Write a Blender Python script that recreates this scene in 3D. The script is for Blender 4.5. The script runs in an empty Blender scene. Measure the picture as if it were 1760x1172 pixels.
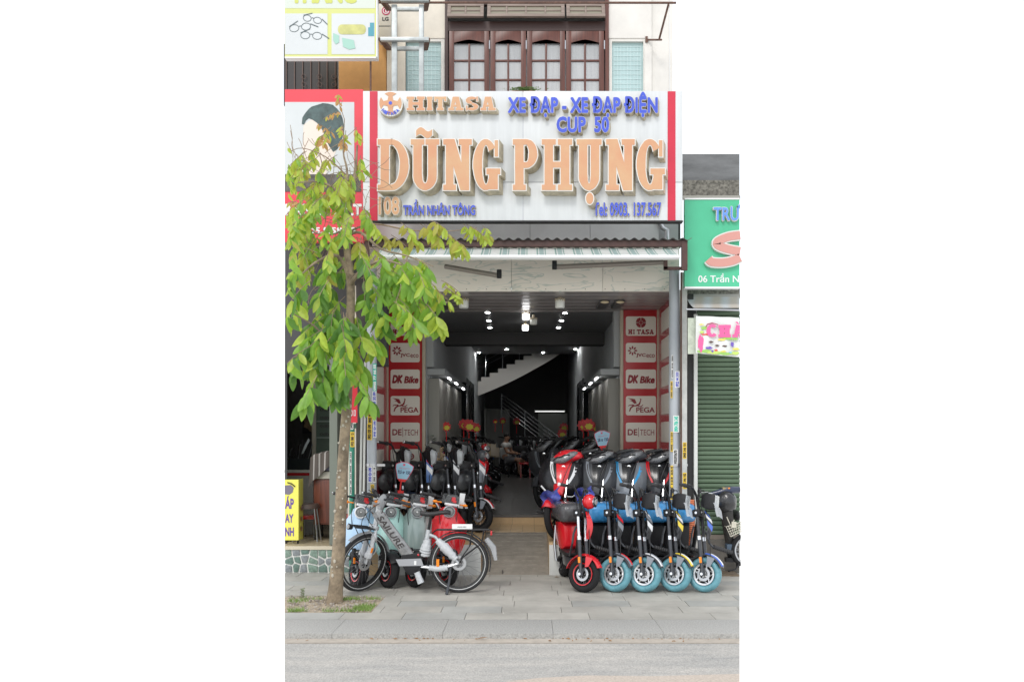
import bpy, bmesh, math, random
from mathutils import Vector, Matrix
R = math.radians
sin, cos, PI = math.sin, math.cos, math.pi
C = bpy.context.scene.collection
rnd = random.Random(7)

# ------------------------------------------------------------------ camera, sky, sun, exposure
F, CX, HY, H = 1400.0, 908.0, 750.0, 1.74      # focal length and eye line of the photograph in its own pixels, eye height in metres
cam_d = bpy.data.cameras.new('camera'); cam = bpy.data.objects.new('camera', cam_d); C.objects.link(cam)
cam.location = (0, 0, H); cam.rotation_euler = (PI / 2, 0, 0)
cam_d.sensor_width = 36; cam_d.lens = 36 * F / 1760
cam_d.shift_x = (880 - CX) / 1760; cam_d.shift_y = (HY - 586) / 1760
cam_d.clip_start = 0.05; cam_d.clip_end = 500
bpy.context.scene.camera = cam
world = bpy.data.worlds.new('World'); bpy.context.scene.world = world; world.use_nodes = True
nt = world.node_tree; nt.nodes.clear()
wo = nt.nodes.new('ShaderNodeOutputWorld'); b1 = nt.nodes.new('ShaderNodeBackground'); b2 = nt.nodes.new('ShaderNodeBackground')
sky = nt.nodes.new('ShaderNodeTexSky'); sky.sky_type = 'NISHITA'; sky.sun_disc = False
sky.sun_elevation = R(44); sky.sun_rotation = R(205)
ad = nt.nodes.new('ShaderNodeAddShader')
b1.inputs['Color'].default_value = (1, 1, 1, 1); b1.inputs['Strength'].default_value = 0.98     # even white overcast
nt.links.new(sky.outputs[0], b2.inputs['Color']); b2.inputs['Strength'].default_value = 0.05
nt.links.new(b1.outputs[0], ad.inputs[0]); nt.links.new(b2.outputs[0], ad.inputs[1]); nt.links.new(ad.outputs[0], wo.inputs['Surface'])
sl = bpy.data.lights.new('sun', 'SUN'); sl.energy = 1.15; sl.angle = R(16); sl.color = (1, 0.97, 0.93)
so = bpy.data.objects.new('sun', sl); C.objects.link(so); so.rotation_euler = (R(46), 0, R(-18))
vs = bpy.context.scene.view_settings
bpy.context.scene.display_settings.display_device = 'sRGB'
vs.view_transform = 'Standard'; vs.look = 'None'; vs.gamma = 1; vs.use_curve_mapping = False; vs.exposure = 0.24
bpy.context.scene.cycles.use_denoising = True
bpy.context.scene.cycles.max_bounces = 8

# ------------------------------------------------------------------ helpers
def X(px, d): return (px - CX) * d / F
def Z(py, d): return H + (HY - py) * d / F
def W(px, py, d): return Vector((X(px, d), d, Z(py, d)))
def DG(py, z=0.0): return F * (H - z) / (py - HY)           # distance of a point at height z seen on row py
PL, PR = 489.5, 1271.0                                       # side edges of what the photograph shows
def XL(d): return X(PL, d)
def XR(d): return X(PR, d)

def srgb(r, g, b):
    f = lambda c: (c / 255 / 12.92) if c / 255 <= .04045 else ((c / 255 + .055) / 1.055) ** 2.4
    return (f(r), f(g), f(b))
MATS = {}
def mat(name, col, rough=.5, metal=0, nz=None, bump=None, rand=0, coat=0, trans=0, emis=0, alpha=1, spec=.5, col2=None, wave=None):
    if name in MATS: return MATS[name]
    m = bpy.data.materials.new(name); m.use_nodes = True; MATS[name] = m
    N = m.node_tree.nodes; L = m.node_tree.links; P = N['Principled BSDF']
    P.inputs['Base Color'].default_value = (*col, 1); P.inputs['Roughness'].default_value = rough; P.inputs['Metallic'].default_value = metal
    P.inputs['Coat Weight'].default_value = coat; P.inputs['Coat Roughness'].default_value = .08
    P.inputs['Transmission Weight'].default_value = trans; P.inputs['Alpha'].default_value = alpha
    P.inputs['Specular IOR Level'].default_value = spec
    if emis: P.inputs['Emission Color'].default_value = (*col, 1); P.inputs['Emission Strength'].default_value = emis
    tc = N.new('ShaderNodeTexCoord'); out = None
    if nz or wave or col2:
        sc, am = nz if nz else (5, 1)
        if wave:
            t = N.new('ShaderNodeTexNoise'); mp = N.new('ShaderNodeMapping'); mp.inputs['Scale'].default_value = wave
            L.new(tc.outputs['Object'], mp.inputs[0]); L.new(mp.outputs[0], t.inputs['Vector'])
        else:
            t = N.new('ShaderNodeTexNoise'); L.new(tc.outputs['Object'], t.inputs['Vector'])
        t.inputs['Scale'].default_value = sc; t.inputs['Detail'].default_value = 6; t.inputs['Roughness'].default_value = .65
        r = N.new('ShaderNodeValToRGB'); L.new(t.outputs['Fac'], r.inputs[0])
        r.color_ramp.elements[0].position = .35; r.color_ramp.elements[1].position = .68
        if col2: a, b = col2, col
        else: a = tuple(c * (1 - am) for c in col); b = tuple(min(1, c * (1 + am * .6)) for c in col)
        r.color_ramp.elements[0].color = (*a, 1); r.color_ramp.elements[1].color = (*b, 1); out = r.outputs[0]
    if rand:
        oi = N.new('ShaderNodeObjectInfo'); mr = N.new('ShaderNodeMapRange'); mr.inputs[3].default_value = 1 - rand; mr.inputs[4].default_value = 1 + rand
        L.new(oi.outputs['Random'], mr.inputs[0])
        hs = N.new('ShaderNodeHueSaturation'); hs.inputs['Color'].default_value = (*col, 1)
        if out: L.new(out, hs.inputs['Color'])
        L.new(mr.outputs[0], hs.inputs['Value']); out = hs.outputs[0]
    if out: L.new(out, P.inputs['Base Color'])
    if bump:
        t = N.new('ShaderNodeTexNoise'); t.inputs['Scale'].default_value = bump[0]; t.inputs['Detail'].default_value = 4
        L.new(tc.outputs['Object'], t.inputs['Vector'])
        bp = N.new('ShaderNodeBump'); bp.inputs['Strength'].default_value = bump[1]; bp.inputs['Distance'].default_value = .01
        L.new(t.outputs['Fac'], bp.inputs['Height']); L.new(bp.outputs[0], P.inputs['Normal'])
    return m

def tag(o, label=None, cat=None, group=None, kind=None):
    if label: o['label'] = label
    if cat: o['category'] = cat
    if group: o['group'] = group
    if kind: o['kind'] = kind
    return o
def empty(name, loc=(0, 0, 0), rz=0, label=None, cat=None, group=None):
    o = bpy.data.objects.new(name, None); C.objects.link(o); o.location = loc; o.rotation_euler = (0, 0, rz); o.empty_display_size = .1
    return tag(o, label, cat, group)
def copy_tree(o, parent=None):
    c = o.copy(); C.objects.link(c); c.parent = parent
    for ch in list(o.children): copy_tree(ch, c)
    return c

class MB:
    def __init__(s, T=None): s.v = []; s.f = []; s.mi = []; s.T = T or Matrix.Identity(4); s.k = 0
    def add(s, vs_, fs):
        n = len(s.v); s.v += [s.T @ Vector(p) for p in vs_]; s.f += [tuple(i + n for i in f) for f in fs]; s.mi += [s.k] * len(fs); return s
    def box(s, x0, x1, y0, y1, z0, z1):
        v = [(x, y, z) for x in (x0, x1) for y in (y0, y1) for z in (z0, z1)]
        return s.add(v, [(0, 1, 3, 2), (4, 6, 7, 5), (0, 4, 5, 1), (2, 3, 7, 6), (0, 2, 6, 4), (1, 5, 7, 3)])
    def loft(s, secs, cap=True, closed=True):
        n = len(secs[0]); v = [p for q in secs for p in q]; f = []
        for i in range(len(secs) - 1):
            for j in range(n if closed else n - 1):
                k = (j + 1) % n; f.append((i * n + j, i * n + k, (i + 1) * n + k, (i + 1) * n + j))
        if cap and closed: f.append(tuple(range(n))[::-1]); f.append(tuple((len(secs) - 1) * n + j for j in range(n)))
        return s.add(v, f)
    def tube(s, pts, r, n=8, cap=True):
        pts = [Vector(p) for p in pts]; rs = r if isinstance(r, (list, tuple)) else [r] * len(pts)
        secs = []; up = None
        for i, p in enumerate(pts):
            t = (pts[min(i + 1, len(pts) - 1)] - pts[max(i - 1, 0)])
            if t.length < 1e-9: t = Vector((0, 0, 1))
            t.normalize()
            if up is None:
                a = Vector((0, 0, 1)) if abs(t.z) < .9 else Vector((1, 0, 0)); up = t.cross(a).normalized()
            else:
                up = up - t * up.dot(t)
                if up.length < 1e-6: up = t.cross(Vector((0, .3, 1)))
                up.normalize()
            w = t.cross(up)
            secs.append([p + (up * cos(2 * PI * j / n) + w * sin(2 * PI * j / n)) * rs[i] for j in range(n)])
        return s.loft(secs, cap)
    def cyl(s, p, q, r0, r1=None, n=12): return s.tube([p, q], [r0, r0 if r1 is None else r1], n)
    def lathe(s, prof, o=(0, 0, 0), axis='z', n=24, closed=False):
        o = Vector(o); secs = []
        ax = {'x': (Vector((1, 0, 0)), Vector((0, 1, 0)), Vector((0, 0, 1))), 'y': (Vector((0, 1, 0)), Vector((0, 0, 1)), Vector((1, 0, 0))), 'z': (Vector((0, 0, 1)), Vector((1, 0, 0)), Vector((0, 1, 0)))}[axis]
        for r, h in (prof + [prof[0]] if closed else prof):
            secs.append([o + ax[0] * h + (ax[1] * cos(2 * PI * j / n) + ax[2] * sin(2 * PI * j / n)) * max(r, 1e-5) for j in range(n)])
        return s.loft(secs, cap=not closed)
    def ell(s, c, r, nu=14, nv=8):
        c = Vector(c); secs = []
        for i in range(nv + 1):
            a = -PI / 2 + PI * i / nv; a = max(-PI / 2 + .08, min(PI / 2 - .08, a))
            secs.append([c + Vector((r[0] * cos(a) * cos(2 * PI * j / nu), r[1] * cos(a) * sin(2 * PI * j / nu), r[2] * sin(a))) for j in range(nu)])
        return s.loft(secs)
    def prism(s, poly, y0, y1):                    # outline in x,z pushed along y
        n = len(poly); v = [(p[0], y0, p[1]) for p in poly] + [(p[0], y1, p[1]) for p in poly]
        a = sum(poly[i][0] * poly[(i + 1) % n][1] - poly[(i + 1) % n][0] * poly[i][1] for i in range(n))
        f = [tuple(range(n)), tuple(range(n, 2 * n))[::-1]] + [(j, j + n, (j + 1) % n + n, (j + 1) % n) for j in range(n)]
        if a < 0: f = [t[::-1] for t in f]
        return s.add(v, f)
    def shell(s, fn, us, vs_, th=.006):            # thick curved sheet: fn(u, v) -> point
        g = [[Vector(fn(u, v)) for v in vs_] for u in us]; nu, nv = len(us), len(vs_)
        nr = []
        for i in range(nu):
            row = []
            for j in range(nv):
                a = g[min(i + 1, nu - 1)][j] - g[max(i - 1, 0)][j]; b = g[i][min(j + 1, nv - 1)] - g[i][max(j - 1, 0)]
                c = a.cross(b); row.append(c.normalized() if c.length > 1e-9 else Vector((1, 0, 0)))
            nr.append(row)
        v = [p for row in g for p in row] + [g[i][j] - nr[i][j] * th for i in range(nu) for j in range(nv)]
        N_ = nu * nv; f = []
        for i in range(nu - 1):
            for j in range(nv - 1):
                q = (i * nv + j, (i + 1) * nv + j, (i + 1) * nv + j + 1, i * nv + j + 1); f.append(q); f.append(tuple(k + N_ for k in q[::-1]))
        ring = [i * nv for i in range(nu)] + [(nu - 1) * nv + j for j in range(1, nv)] + [i * nv + nv - 1 for i in range(nu - 2, -1, -1)] + [j for j in range(nv - 2, 0, -1)]
        for a in range(len(ring)):
            b = (a + 1) % len(ring); f.append((ring[a], ring[a] + N_, ring[b] + N_, ring[b]))
        return s.add(v, f)
    def mesh(s, name, mats, smooth=None, bevel=0):
        me = bpy.data.meshes.new(name); me.from_pydata([tuple(p) for p in s.v], [], s.f)
        if not isinstance(mats, (list, tuple)): mats = [mats]
        for m in mats: me.materials.append(m)
        me.polygons.foreach_set('material_index', s.mi)
        me.update()
        bm = bmesh.new(); bm.from_mesh(me); bmesh.ops.recalc_face_normals(bm, faces=bm.faces)
        if bevel:
            es = [e for e in bm.edges if len(e.link_faces) == 2 and e.calc_face_angle(0) > R(35)]
            bmesh.ops.bevel(bm, geom=es, offset=bevel, segments=2, profile=.6, affect='EDGES', clamp_overlap=True)
        bm.to_mesh(me); bm.free()
        if smooth is None: smooth = 40
        if smooth:
            me.polygons.foreach_set('use_smooth', [True] * len(me.polygons)); me.set_sharp_from_angle(angle=R(smooth))
        return me
    def build(s, name, mats, parent=None, smooth=None, bevel=0, label=None, kind=None):
        o = bpy.data.objects.new(name, s.mesh(name, mats, smooth, bevel)); C.objects.link(o)
        if parent is not None: o.parent = parent
        if label: o['label'] = label
        if kind: o['kind'] = kind
        return o
def bx(name, m, parent, x0, x1, y0, y1, z0, z1, bevel=0, kind=None): return MB().box(x0, x1, y0, y1, z0, z1).build(name, m, parent, bevel=bevel, kind=kind)
def clip_tree(o, axis, val, keep_less=True):
    bpy.context.view_layer.update()
    def rec(q):
        if q.type == 'MESH':
            q.data = q.data.copy(); bm = bmesh.new(); bm.from_mesh(q.data)
            Mi = q.matrix_world.inverted(); co = Vector((0, 0, 0)); co[axis] = val; no = Vector((0, 0, 0)); no[axis] = 1 if keep_less else -1
            c2 = Mi @ co; n2 = (Mi.to_3x3() @ no).normalized()
            bmesh.ops.bisect_plane(bm, geom=bm.verts[:] + bm.edges[:] + bm.faces[:], plane_co=c2, plane_no=n2, clear_outer=True)
            es = [e for e in bm.edges if e.is_boundary]
            if es: bmesh.ops.holes_fill(bm, edges=es, sides=0)
            bm.to_mesh(q.data); n = len(bm.verts); bm.free()
            if n == 0 and not q.children: bpy.data.objects.remove(q); return
        for ch in list(q.children): rec(ch)
    rec(o)

# --- lettering
_fc = {}
def text_raw(s, off=0., shear=0., space=1.):
    k = (s, off, shear, space)
    if k in _fc: return _fc[k]
    cu = bpy.data.curves.new('t', 'FONT'); cu.body = s; cu.offset = off; cu.shear = shear; cu.space_character = space; cu.resolution_u = 3
    o = bpy.data.objects.new('t', cu); C.objects.link(o); dg = bpy.context.evaluated_depsgraph_get()
    me = bpy.data.meshes.new_from_object(o.evaluated_get(dg))
    v = [(p.co.x, p.co.y) for p in me.vertices]; f = [tuple(p.vertices) for p in me.polygons]
    e = {}
    for q in f:
        for i in range(len(q)): e[(q[i], q[(i + 1) % len(q)])] = 1
    bd = [a for a in e if (a[1], a[0]) not in e]
    bpy.data.objects.remove(o); bpy.data.curves.remove(cu); bpy.data.meshes.remove(me)
    _fc[k] = (v, f, bd); return _fc[k]
def text_bb(s, **k):
    v = text_raw(s, **k)[0]
    if not v: return (0, 0, 0, 0)
    xs = [p[0] for p in v]; ys = [p[1] for p in v]; return (min(xs), max(xs), min(ys), max(ys))
def text_into(mb, s, x0, x1, z0, z1, y, th=.004, off=0., shear=0., space=1., fit=True, src=None, vert=False, back=False):
    # letters fitted to the rectangle x0..x1, z0..z1, front face at y, thickness th away from the viewer
    v, f, bd = text_raw(s, 0, shear, space)
    if not v: return
    a, b, c, d = src or text_bb(s, shear=shear, space=space)
    a -= off; b += off; c -= off; d += off
    def m(p):
        u = (p[0] - a) / (b - a); w = (p[1] - c) / (d - c)
        if vert: u, w = 1 - w, u
        return (x0 + u * (x1 - x0), z0 + w * (z1 - z0))
    if off:                       # heavier weight: the same outline repeated round a small circle
        for k in range(9):
            w_ = 2 * PI * k / 9 + .13; q = [(p[0] + off * cos(w_), p[1] + off * sin(w_)) for p in v]
            _text_add(mb, [m(p) for p in q], f, bd, y + th * .006 * k, th, back)
        return
    _text_add(mb, [m(p) for p in v], f, bd, y, th, back)
def _text_add(mb, P_, f, bd, y, th, back):
    n = len(P_)
    V = [(p[0], y, p[1]) for p in P_] + [(p[0], y + th, p[1]) for p in P_]
    Fs = [t for t in f] + [(i, j, j + n, i + n) for i, j in bd]
    if back: Fs += [tuple(i + n for i in t[::-1]) for t in f]
    mb.add(V, Fs)
def text(name, m, parent, s, x0, x1, z0, z1, y, **k):
    mb = MB(); text_into(mb, s, x0, x1, z0, z1, y, **k); return mb.build(name, m, parent, smooth=0)
def chars(s, off=0.):
    off = 0                       # per letter: (char, x0, x1, z0, z1) in the em of the whole string
    out = []
    for i, ch in enumerate(s):
        if ch == ' ': continue
        B = text_bb(ch, off=off); Pf = text_bb(s[:i + 1], off=off)
        out.append((ch, Pf[1] - (B[1] - B[0]), Pf[1], B[2], B[3]))
    return out

# --- slab serif letters from strokes; e grows every stroke (for the white outline)
def arc(cx, cz, rx, rz, tx, tz, a0, a1, e=0, n=18):
    o = []; i_ = []
    for k in range(n + 1):
        a = R(a0 + (a1 - a0) * k / n); o.append((cx + (rx + e) * cos(a), cz + (rz + e) * sin(a))); i_.append((cx + max(rx - tx - e, .0005) * cos(a), cz + max(rz - tz - e, .0005) * sin(a)))
    return [o[k:k + 2] + i_[k:k + 2][::-1] for k in range(n)]
def slab(ch, w, h, t, q, e=0):
    s = min(w * .09, t * .45)
    r = lambda a, b, c, d: [(a - e, c - e), (b + e, c - e), (b + e, d + e), (a - e, d + e)]
    def stem(x, z0=0, z1=h, lo=True, hi=True):
        o = [r(x, x + t, z0, z1)]
        if lo: o.append(r(x - s, x + t + s, z0, z0 + q))
        if hi: o.append(r(x - s, x + t + s, z1 - q, z1))
        return o
    if ch == 'H': return stem(s) + stem(w - s - t) + [r(s + t, w - s - t, h / 2 - q / 2, h / 2 + q / 2)]
    if ch == 'I': return stem(w / 2 - t / 2)
    if ch == 'U':
        R_ = (w - 2 * s) / 2
        return stem(s, h * .3, h, lo=False) + stem(w - s - t, h * .3, h, lo=False) + arc(w / 2, h * .3, R_, h * .3, t, q * 1.2, 180, 360, e)
    if ch == 'D':
        c = s + t + (w - s - t) * .12
        return stem(s) + [r(s, c, 0, q), r(s, c, h - q, h)] + arc(c, h / 2, w - c, h / 2, t, q, -90, 90, e)
    if ch == 'P':
        c = s + t + (w - s - t) * .2; hh = h * .56
        return stem(s) + [r(s, c, h - q, h), r(s, c, h - hh, h - hh + q)] + arc(c, h - hh / 2, w - c, hh / 2, t * .95, q, -90, 90, e)
    if ch == 'N':
        tt = t * .9
        return [r(s, s + tt, 0, h), r(0, s * 2 + tt, 0, q), r(0, s + tt, h - q, h), r(w - s - tt, w - s, 0, h), r(w - 2 * s - tt, w, h - q, h),
                [(s - e, h + e), (s + t + e, h + e), (w - s + e, -e), (w - s - t - e, -e)]]
    if ch == 'G':
        c = w * .47
        return arc(c, h / 2, c, h / 2, t, q, 42, 318, e, 26) + [r(w - s - t, w - s, h * .02, h * .42), r(w * .5, w, h * .42 - q, h * .42), r(w * .8, w * .8 + t * .4, h * .66, h * .98)]
    if ch == 'T': return stem(w / 2 - t / 2, hi=False) + [r(0, w, h - q, h), r(0, t * .4, h * .68, h), r(w - t * .4, w, h * .68, h)]
    if ch == 'A':
        k = t * .95
        return [[(w / 2 - k * .75 - e, h + e), (w / 2 + k * .3 + e, h + e), (s + k * .7 + e, -e), (s - e, -e)], [(w / 2 - k * .3 - e, h + e), (w / 2 + k * .75 + e, h + e), (w - s + e, -e), (w - s - k * 1.1 - e, -e)],
                r(w * .25, w * .75, h * .27, h * .27 + q * .8), r(0, s * 2 + k * .7, 0, q), r(w - 2 * s - k * 1.1, w, 0, q)]
    if ch == 'S':
        return arc(w / 2, h * .735, w * .47, h * .265, t * .9, q, 35, 270, e, 16) + arc(w / 2, h * .265 + .0, w * .47, h * .265, t * .9, q, -145, 90, e, 16) + \
               [r(w * .86, w * .94, h * .68, h), r(w * .06, w * .14, 0, h * .32)]
    if ch == 'K':
        return stem(s) + [[(s + t * .8, h * .42), (s + t * .8, h * .62), (w - s - t, h), (w - s, h)], [(s + t * 1.2, h * .6), (s + t * 2.3, h * .65), (w, 0), (w - t * 1.5, 0)], r(w - s - t * 1.6, w, 0, q), r(w - s - t * 1.4, w, h - q, h)]
    if ch == 'J': return stem(w - s - t, h * .25, h, lo=False) + arc(w * .5 - s * .5, h * .25, w * .5 - s * .5, h * .25, t, q, 180, 360, e)
    return []
def slab_into(mb, ch, x0, z0, w, h, t, q, y0, y1, e=0):
    for i in range(len(slab(ch, w, h, t, q, e))):
        p = slab(ch, w, h, t, q, e + .0005 * (i % 7))[i]
        mb.prism([(x0 + a, z0 + b) for a, b in p], y0 - .00012 * (i % 9) - .00005 * (i % 2), y1)

# ------------------------------------------------------------------ materials
black = mat('black_plastic', (.016, .016, .018), .42, nz=(9, .3), spec=.28); blackgl = mat('black_gloss', (.010, .010, .012), .25, coat=.2, spec=.35)
rubber = mat('rubber', (.018, .018, .019), .85, spec=.25, bump=(60, .6)); rubber_grip = mat('grip_rubber', (.03, .03, .032), .65, bump=(90, .5))
chrome = mat('chrome', (.75, .76, .78), .16, 1); steel = mat('brushed_steel', (.5, .51, .53), .34, 1); alu = mat('silver_paint', (.55, .56, .58), .3, .7)
red_gl = mat('red_gloss', (.55, .012, .02), .22, coat=.7, nz=(4, .12)); orange = mat('amber_reflector', (.9, .25, .01), .25)
clear = mat('clear_lens', (.75, .78, .8), .08, trans=.6); glassd = mat('dark_glass', (.02, .025, .028), .06)
white_pl = mat('white_plastic', (.75, .76, .76), .4); film = mat('plastic_film', (.5, .52, .54), .22, alpha=.5, bump=(22, .9)); bubble = mat('bubble_wrap', (.55, .57, .59), .3, alpha=.88, bump=(45, 1))
cable = mat('cable_black', (.015, .015, .015), .5)
# ================================================================== THE SETTING
asphalt = mat('asphalt', (.30, .30, .295), .85, nz=(1.6, .13), bump=(160, .5)); dusty = mat('dusty_edge', (.43, .385, .33), .9, nz=(14, .14))
# the road: as wide as the photograph sees of it, opening out behind the camera
def strip(name, d0, d1, z, m, n=1, back=False):
    mb = MB(); pts = [(XL(d1), d1), (XR(d1), d1), (XR(d0), d0)]
    if back: pts += [(14, -2), (14, -14), (-14, -14), (-14, -2)]
    pts += [(XL(d0), d0)]
    mb.add([(x, y, z) for x, y in pts] + [(x, y, z - .3) for x, y in pts], [tuple(range(len(pts)))[::-1]] + [(i, (i + 1) % len(pts), (i + 1) % len(pts) + len(pts), i + len(pts)) for i in range(len(pts))])
    return tag(mb.build(name, m, smooth=0), kind='structure')
KD = DG(1088)
road_m = mat('road_surface', (.31, .31, .305), .88)
N_ = road_m.node_tree.nodes; L_ = road_m.node_tree.links
tc = N_.new('ShaderNodeTexCoord'); mp = N_.new('ShaderNodeMapping'); mp.inputs['Scale'].default_value = (.5, 3.0, 1)
n1 = N_.new('ShaderNodeTexNoise'); n1.inputs['Scale'].default_value = 2.2; n1.inputs['Detail'].default_value = 8; n1.inputs['Roughness'].default_value = .7
n2 = N_.new('ShaderNodeTexNoise'); n2.inputs['Scale'].default_value = 90; n2.inputs['Detail'].default_value = 3
cr = N_.new('ShaderNodeValToRGB'); cr.color_ramp.elements[0].position = .3; cr.color_ramp.elements[1].position = .7
cr.color_ramp.elements[0].color = (.34, .338, .325, 1); cr.color_ramp.elements[1].color = (.50, .475, .435, 1)
mx = N_.new('ShaderNodeMixRGB'); mx.blend_type = 'MULTIPLY'; mx.inputs[0].default_value = .75
c2 = N_.new('ShaderNodeValToRGB'); c2.color_ramp.elements[0].position = .3; c2.color_ramp.elements[1].position = .65; c2.color_ramp.elements[0].color = (.55, .55, .55, 1); c2.color_ramp.elements[1].color = (1.15, 1.15, 1.15, 1)
L_.new(tc.outputs['Object'], mp.inputs[0]); L_.new(mp.outputs[0], n1.inputs['Vector']); L_.new(tc.outputs['Object'], n2.inputs['Vector'])
L_.new(n1.outputs['Fac'], cr.inputs[0]); L_.new(n2.outputs['Fac'], c2.inputs[0]); L_.new(cr.outputs[0], mx.inputs[1]); L_.new(c2.outputs[0], mx.inputs[2])
L_.new(mx.outputs[0], N_['Principled BSDF'].inputs['Base Color'])
bp = N_.new('ShaderNodeBump'); bp.inputs['Strength'].default_value = .5; bp.inputs['Distance'].default_value = .006; L_.new(n2.outputs['Fac'], bp.inputs['Height']); L_.new(bp.outputs[0], N_['Principled BSDF'].inputs['Normal'])
strip('road', 5.2, KD - .16, -.05, road_m, back=True)
strip('gutter', KD - .14, KD, -.046, dusty)
rnd.seed(3)
mb = MB(); mb.add([(X(870, 5.95), 5.95, -.046), (X(930, 6.05), 6.04, -.046), (X(1010, 6.08), 6.10, -.046), (X(1120, 6.1), 6.08, -.046), (XR(6.14) , 6.14, -.046), (XR(5.3), 5.3, -.046), (X(880, 5.3), 5.3, -.046)], [(0, 1, 2, 3, 4, 5, 6)]); tag(mb.build('dust_patch', mat('dust_beige', (.50, .435, .37), .95, nz=(60, .2))), kind='structure')
# leaf litter along the gutter
mb = MB()
for i in range(46):
    x = rnd.uniform(XL(KD) + .05, XR(KD) - .05); y = KD - rnd.random() ** 2 * .1 - .01; a = rnd.uniform(0, PI); r = rnd.uniform(.008, .028) * (1.4 if i % 9 == 0 else 1)
    mb.add([(x - r * cos(a), y - r * sin(a) * .6, -.043), (x + r * .3 * sin(a), y + r * .3, -.036), (x + r * cos(a), y + r * sin(a) * .6, -.04), (x - r * .3 * sin(a), y - r * .3, -.043)], [(0, 1, 2, 3)])
tag(mb.build('leaf_litter', mat('dry_leaf', (.30, .17, .08), .8, nz=(30, .5))), kind='stuff')

def ground_tile(x0, x1, d0, d1, z, g=.0025, th=.04):     # tile trimmed to the width that is in view
    def cl(x, d): return max(XL(d), min(XR(d), x))
    p = [(cl(x0 + g, d0 + g), d0 + g), (cl(x1 - g, d0 + g), d0 + g), (cl(x1 - g, d1 - g), d1 - g), (cl(x0 + g, d1 - g), d1 - g)]
    if p[1][0] - p[0][0] < .03 and p[2][0] - p[3][0] < .03: return None
    if p[1][0] - p[0][0] < .002: p[1] = (p[0][0] + .002, p[1][1])
    if p[2][0] - p[3][0] < .002: p[2] = (p[3][0] + .002, p[2][1])
    mb = MB(); mb.add([(x, y, z - th) for x, y in p] + [(x, y, z) for x, y in p], [(0, 1, 2, 3), (4, 5, 6, 7), (0, 1, 5, 4), (1, 2, 6, 5), (2, 3, 7, 6), (3, 0, 4, 7)]); return mb
kerb = strip('kerb', KD + .012, DG(1064) - .006, -.012, mat('kerb_bed', (.26, .25, .23), .9))
granite = mat('granite', (.37, .365, .345), .8, nz=(70, .32), bump=(80, .6), rand=.04)
KB = DG(1064)
x = XL(KB) - .4
while x < XR(KB):
    g_ = ground_tile(x, x + .98, KD, KB, 0, .0006, .3)
    if g_: g_.build('kerb_stone', granite, kerb, bevel=.006)
    x += .98
walk = strip('sidewalk', KB, DG(984), -.03, mat('mortar', (.30, .28, .25), .95))
slate = mat('slate_paver', (.41, .395, .355), .62, nz=(2.4, .17), bump=(35, .25), rand=.09)
slate2 = mat('slate_paver_dark', (.37, .37, .345), .6, nz=(2.4, .17), bump=(35, .25), rand=.07)
PD0, PD1 = DG(1054), DG(1024.5); PX = (X(489, PD1) - .3, X(650, (PD0 + PD1) / 2))
rows = 9; DW = DG(984); rh = (DW - KB) / rows; n_ = 0
for i in range(rows):
    d0 = KB + i * rh; d1 = d0 + rh; x = XL(d1) - rnd.uniform(0, .6)
    while x < XR(d1):
        w = .6
        a, b = x, x + w
        inpl = d1 > PD0 + .05 and d0 < PD1 - .05
        if not (inpl and b < PX[1] + .02):
            if inpl and a < PX[1]: a = PX[1]
            g_ = ground_tile(a, b, d0, d1, rnd.uniform(-.0015, .0015))
            if g_: g_.build('paver', slate if rnd.random() < .8 else slate2, walk); n_ += 1
        x += w
# planting square: soil, stones, weeds
soil = mat('sandy_soil', (.42, .35, .26), .95, nz=(18, .35), bump=(50, 1))
d0_, d1_ = KB + rh * round((PD0 - KB) / rh), KB + rh * round((PD1 - KB) / rh)
mb = MB(); nx, ny = 30, 16
us = [i / nx for i in range(nx + 1)]; vs2 = [i / ny for i in range(ny + 1)]
def soilf(u, v):
    d = d0_ + (d1_ - d0_) * v; x = XL(d) + (PX[1] - XL(d)) * u
    return (x, d, -.022 + .03 * (sin(x * 5.1) * sin(d * 7.3) * .4 + .5 * rnd.random()))
g = [[soilf(u, v) for v in vs2] for u in us]
mb.add([p for r_ in g for p in r_], [(i * (ny + 1) + j, (i + 1) * (ny + 1) + j, (i + 1) * (ny + 1) + j + 1, i * (ny + 1) + j + 1) for i in range(nx) for j in range(ny)])
tag(mb.build('planting_soil', soil), kind='structure')
mb = MB()
for i in range(420):
    d = rnd.uniform(d0_ + .03, d1_ - .03); x = rnd.uniform(XL(d) + .02, PX[1] - .03); r = rnd.choice((.006, .008, .011, .016))
    mb.T = Matrix.Translation((x, d, .0)) @ Matrix.Rotation(rnd.uniform(0, PI), 4, 'Z'); mb.k = rnd.randrange(2); mb.ell((0, 0, 0), (r, r * .7, r * .6), 6, 3)
tag(mb.build('gravel', [mat('pebble', (.42, .38, .33), .85), mat('pebble_dark', (.25, .22, .19), .85)]), kind='stuff')
grass_m = mat('grass_blade', (.16, .26, .05), .7, nz=(20, .4), rand=.2)
mb = MB()
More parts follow.
